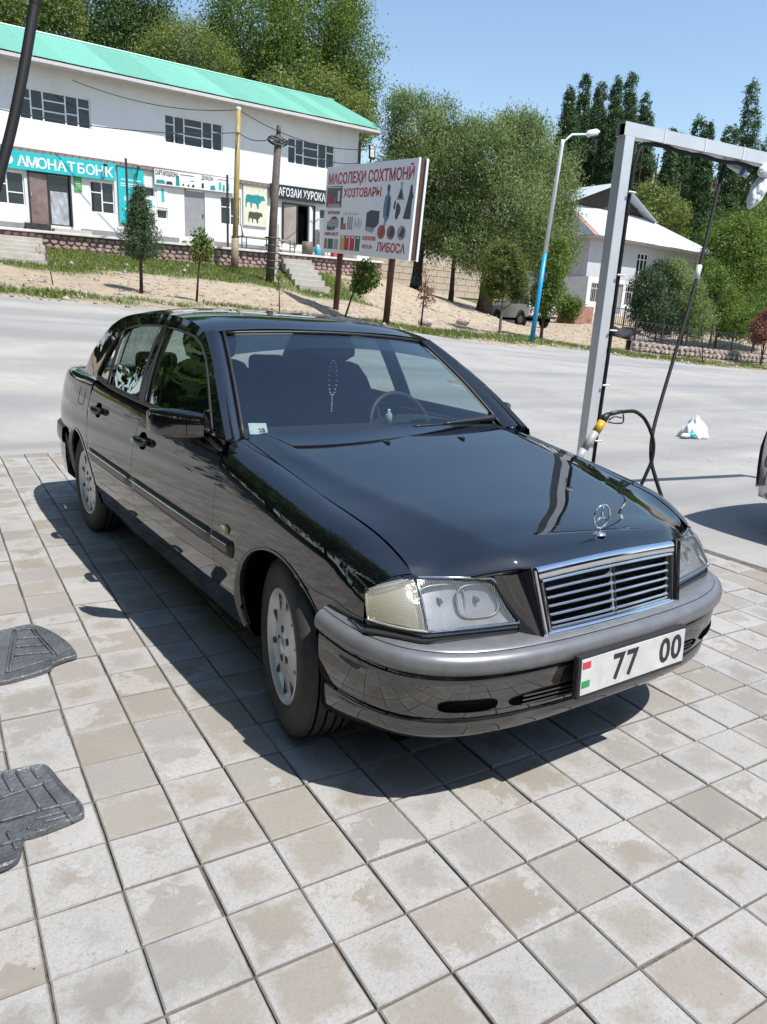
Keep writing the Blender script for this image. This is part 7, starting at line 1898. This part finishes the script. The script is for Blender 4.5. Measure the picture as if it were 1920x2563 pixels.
shrub(1640, 850, 21.5, [(1625, 780, 50, 50), (1620, 720, 38, 50), (1650, 690, 26, 40), (1655, 800, 45, 40)], 15000, M['leaf_conifer'], 'dense dark thuja bush right of the gantry post', .11, .35, -.5)
shrub(1705, 858, 21.0, [(1710, 740, 50, 60), (1730, 800, 55, 45), (1690, 680, 28, 36)], 13000, M['leaf_willow'], 'grey-green shrub beside the thuja', .11, .35, -.3)
shrub(1790, 865, 21.5, [(1790, 760, 60, 60), (1770, 700, 45, 45), (1830, 800, 60, 45)], 13000, M['leaf_mid'], 'leafy green shrub in the middle behind the hooped fence')
shrub(1885, 875, 21.5, [(1890, 790, 55, 55), (1930, 750, 50, 60)], 9000, M['leaf_mid'], 'leafy shrub at the right edge behind the hooped fence')
shrub(1905, 905, 17.6, [(1908, 830, 28, 34), (1925, 800, 24, 34)], 3000, M['leaf_red'], 'reddish shrub before the fence at the right edge', .11, .4)
shrub(1420, 800, 28, [(1425, 770, 28, 28)], 2500, M['leaf_mid'], 'green bush at the foot of the brick steps')
# saplings on the verge
G_SAP = 'saplings planted along the verge'
def sapling(px, py, Y, blobs, n, leaf, label, size=.10, asp=.4, droop=0.0, r=.035, lean_px=0, bark=None):
    base = on_ground(px, py, Y); bl = [pb(base, *b, Y) for b in blobs]; top = max(b[2] + b[5] for b in bl); c = bl[0]
    e = empty('sapling', base); tag(e, label, 'tree', G_SAP)
    b = MB(); b.tube([(0, 0, -.1), (c[0] * .35, c[1] * .3, c[2] * .5), (c[0], c[1], c[2] + c[5] * .6)], [r, r * .8, r * .3], 7); b.build('trunk', bark or M['bark'], e, True)
    for k in range(5):
        a = 2 * PI * k / 5; b = MB(); b.tube([(c[0] * .8, c[1] * .8, c[2] - c[5] * .3 + .2 * k * c[5] * .4), (c[0] + c[3] * .8 * math.cos(a), c[1] + c[3] * .8 * math.sin(a), c[2] + .1 * k)], [r * .4, r * .1], 5); b.build('limb', bark or M['bark'], e, True)
    P, T, O = blob_points(n, bl, 10, .10); leaf_object('crown', P, size, asp, leaf, e, T, droop, O)
# the little pine: whorls of needles
base = on_ground(354, 733, 19.6); e = empty('pine_sapling', base); tag(e, 'small conical pine on the verge before the bank', 'tree', G_SAP)
ht = aty(346, 470, 19.6).z - base.z
b = MB(); b.tube([(0, 0, -.1), (0, 0, ht * .95)], [.055, .012], 7); b.build('trunk', M['bark'], e, True)
PP, TT = [], []
for lv in range(11):
    t_ = lv / 10; z_ = ht * (.33 + .64 * t_); rr = .60 * (1 - t_) ** .8 + .06
    for k in range(9):
        a = 2 * PI * k / 9 + lv * .7 + R_(-.2, .2); L = rr * R_(.75, 1.15); tipz = z_ + L * .35
        for q in np.linspace(.15, 1, 9):
            c = np.array((L * q * math.cos(a), L * q * math.sin(a), z_ + (tipz - z_) * q)); m = 13
            PP.append(c + TR.normal(size=(m, 3)) * .055); TT.append(np.full(m, R_(.1, .9)) * .6 + TR.uniform(0, .4, m))
leaf_object('crown', np.concatenate(PP), .10, .22, M['leaf_conifer'], e, np.concatenate(TT) + .12, -.6)
sapling(492, 744, 19.0, [(505, 625, 28, 36), (500, 590, 16, 24)], 1100, M['leaf_mid'], 'thin crooked sapling right of the little pine')
sapling(133, 708, 20.0, [(113, 640, 20, 30)], 60, M['leaf_olive'], 'bare dry sapling on the grass before the steps', .08, .3, 0, .02, 0, M['bark_pale'])
sapling(700, 772, 18.5, [(697, 705, 14, 24)], 160, M['leaf_olive'], 'thin sparse sapling below the wooden pole', .09, .3, 0, .02)
sapling(862, 790, 18.6, [(915, 690, 34, 36), (900, 715, 24, 22)], 1500, M['leaf_mid'], 'leaning sapling between the billboard legs', .12, .5)
sapling(1054, 808, 18.4, [(1066, 715, 18, 44), (1070, 750, 22, 22)], 420, M['leaf_red'], 'sapling with reddish leaves right of the billboard', .10, .35)
sapling(1760, 905, 17.2, [(1745, 790, 16, 60)], 260, M['leaf_mid'], 'thin sapling leaning on the roadside before the fence', .09, .35, 0, .025)

# trees and wall added out of view for paint and glass to mirror
G_LEFT = 'added trees out of view on the left'
for k, (x, y, h, lb) in enumerate(((-8.5, -7, 8, 'nearest the camera'), (-7.6, -1.5, 9, 'level with the bonnet'), (-7.2, 4, 10, 'level with the front door'), (-7.8, 10, 10, 'level with the boot'), (-9, 16.5, 11, 'at the road edge'), (-13, 23, 11, 'across the road'), (-18, 31, 12, 'farthest beyond the road'), (-5, 22, 9.5, 'on the far verge left of the picture'), (-9, 26, 10, 'behind the far verge left of the picture'), (-2, 25, 8, 'on the far verge nearest the shops'))):
    bl = [(0, 0, h * .62, h * .30, h * .36, h * .36), (.6, 1.2, h * .42, h * .26, h * .33, h * .25), (-.6, -1.2, h * .45, h * .26, h * .3, h * .26)]
    e = tree('added_tree', Vector((x, y, gz(x, y))), h, bl, 6000, .34, .6, M['leaf_dark'], 'added unseen tree ' + lb + ', for the sedan to mirror', .22, .1, 14, .3, G_LEFT, 5)
e = empty('added_wall', (-9.8, 0, 0)); tag(e, 'low brick wall added out of view on the left, for the sedan to mirror', 'wall')
b = MB(); b.box((0, 6, .55), (.25, 44, 1.1)); b.build('wall_body', plain('brown_brick_wall', (.16, .10, .075), .9, 0, .3, 3), e)
b = MB(); b.box((0, 6, 1.13), (.34, 44, .08)); b.build('wall_cap', M['concrete'], e)

# ---- grass and weeds on the verge: nobody could count the blades
def scatter_grass(n, name, h0, h1, mat, seed):
    r_ = np.random.default_rng(seed); X = r_.uniform(-2, 40, n * 3); Y = r_.uniform(16.0, 29.2, n * 3)
    g = grass_attr(X, Y)['grass']; keep = r_.uniform(0, 1, n * 3) < np.clip((g - .35) * 1.5, 0, 1) ** 1.3; X, Y = X[keep][:n], Y[keep][:n]
    Z = terr(X, Y); m = len(X); a = r_.uniform(0, 2 * PI, m); h = r_.uniform(h0, h1, m); w = h * .16; lx, ly = r_.normal(size=m) * h * .45, r_.normal(size=m) * h * .45
    co = np.empty((m, 3, 3)); co[:, 0] = np.stack([X - np.cos(a) * w, Y - np.sin(a) * w, Z - .01], 1); co[:, 1] = np.stack([X + np.cos(a) * w, Y + np.sin(a) * w, Z - .01], 1); co[:, 2] = np.stack([X + lx, Y + ly, Z + h], 1)
    me = raw_mesh(name, co.reshape(-1, 3), np.arange(m * 3).reshape(m, 3)); at_ = me.attributes.new('tint', 'FLOAT', 'POINT'); at_.data.foreach_set('value', np.repeat(r_.uniform(0, 1, m), 3).astype(np.float32))
    o = link(name, me, mat); tag(o, 'short patchy grass and weeds on the verge', 'grass', None, 'stuff'); return o
scatter_grass(90000, 'grass', .04, .13, M['leaf_olive'], 1)
# pebbles
r_ = np.random.default_rng(9); n = 5200; X = r_.uniform(-2, 40, n); Y = 16 + r_.uniform(0, 1, n) ** 1.3 * 12.5; Z = terr(X, Y)
base8 = np.array([(1, 0, 0), (0, 1, 0), (-1, 0, 0), (0, -1, 0), (0, 0, .8), (0, 0, -.5)]); f8 = np.array([(0, 1, 4), (1, 2, 4), (2, 3, 4), (3, 0, 4), (1, 0, 5), (2, 1, 5), (3, 2, 5), (0, 3, 5)])
S = r_.uniform(.02, .07, n) ** 1.0 * (1 + (r_.uniform(0, 1, n) > .96) * 1.2)
co = base8[None] * S[:, None, None] * r_.uniform(.6, 1.3, (n, 6, 1)) + np.stack([X, Y, Z], 1)[:, None]
o = link('pebbles', raw_mesh('pebbles', co.reshape(-1, 3), (f8[None] + np.arange(n)[:, None, None] * 6).reshape(-1, 3)), M['rubble']); tag(o, 'pale pebbles and rubble scattered on the verge', 'pebbles', None, 'stuff')
# grit on the forecourt and in the paving joints
n = 1300; X = r_.uniform(1, 14, n); Y = r_.uniform(2.5, 14, n); S = r_.uniform(.004, .011, n); co = base8[None] * S[:, None, None] * r_.uniform(.6, 1.3, (n, 6, 1)) + np.stack([X, Y, ground_z(X, Y) - .010], 1)[:, None]
o = link('forecourt_grit', raw_mesh('forecourt_grit', co.reshape(-1, 3), (f8[None] + np.arange(n)[:, None, None] * 6).reshape(-1, 3)), M['concrete']); tag(o, 'fine grit scattered over the asphalt', 'grit', None, 'stuff')
n = 700; X = r_.uniform(-2.2, 2.6, n); Y = r_.uniform(-1.6, 5, n); S = r_.uniform(.001, .0028, n); co = base8[None] * S[:, None, None] * r_.uniform(.6, 1.3, (n, 6, 1)) + np.stack([X, Y, X * 0 + .001], 1)[:, None]
o = link('paving_grit', raw_mesh('paving_grit', co.reshape(-1, 3), (f8[None] + np.arange(n)[:, None, None] * 6).reshape(-1, 3)), M['joint']); tag(o, 'dark grit and crumbs lying on the pavers', 'grit', None, 'stuff')

# ---- far hills
def hill(name, az0, az1, dist, h, seed):
    n, m = 120, 14; vs = []
    for i in range(n + 1):
        az = rad(az0 + (az1 - az0) * i / n); prof = .55 + .45 * vnoise(np.array([i * 1.0]), np.array([seed * 3.0]), 14, seed)[0] + .10 * vnoise(np.array([i * 1.0]), np.array([seed * 5.0]), 4, seed)[0]
        for j in range(m + 1):
            t_ = j / m; d = dist * (.7 + .5 * t_); z = h * prof * (t_ ** 1.3) + 12 * (vnoise(np.array([i * 1.0]), np.array([j * 1.0]), 2.5, seed)[0] - .5) * (1 if j > 1 else 0)
            vs.append((CAM_LOC.x + math.sin(az) * d, CAM_LOC.y + math.cos(az) * d, z))
    o = mk(name, vs, [(i * (m + 1) + j, (i + 1) * (m + 1) + j, (i + 1) * (m + 1) + j + 1, i * (m + 1) + j + 1) for i in range(n) for j in range(m)], M['hill'], None, True); o['kind'] = 'structure'; return o
def mat_hill():
    t = NT('dry_hillside'); p = t.pos(); n1 = t.noise(.012, 7, .65, p); n2 = t.noise(.05, 6, .7, p)
    c = t.ramp(n1, [(.3, (.23, .19, .15)), (.7, (.36, .31, .25))]); t.base(t.mix(t.ramp(n2, [(.55, (0, 0, 0)), (.7, (.6,) * 3)]), c, (.12, .12, .08))); t.set(Roughness=1.0); t.b.inputs['Specular IOR Level'].default_value = 0; t.bump(n2, .6, 8); return t.m
M['hill'] = mat_hill()
hill('hills', 5, 110, 900, 235, 2)
# ================================================================== the cars on the forecourt
car = empty('black_sedan', (0, 0, 0))
CARFN = build_car(car)
tag(car, 'glossy black four-door sedan with a silver bumper strip parked on the paving', 'car')
M['paint_silver'] = paint('silver_car_paint', (0.42, 0.43, 0.44), 0.7, 0.3, 0.05)
skip = ('bonnet_star', 'plate_frame', 'inspection_sticker', 'bead', 'dashboard_bottle', 'tail_light')
def copy_car(o, parent):
    if o.name.split('.')[0] in skip: return None
    c = o.copy(); COL.objects.link(c); c.parent = parent
    for s_ in c.material_slots:
        if s_.material in (M['paint'], M['paint_low']): 
            s_.link = 'OBJECT'; s_.material = M['paint_silver']
    for ch in list(o.children): copy_car(ch, c)
    return c
silver = copy_car(car, None); silver.name = 'silver_sedan'; silver.location = (4.40, -2.80, 0)
tag(silver, 'silver sedan at the right edge with only its rounded rear corner in view', 'car')
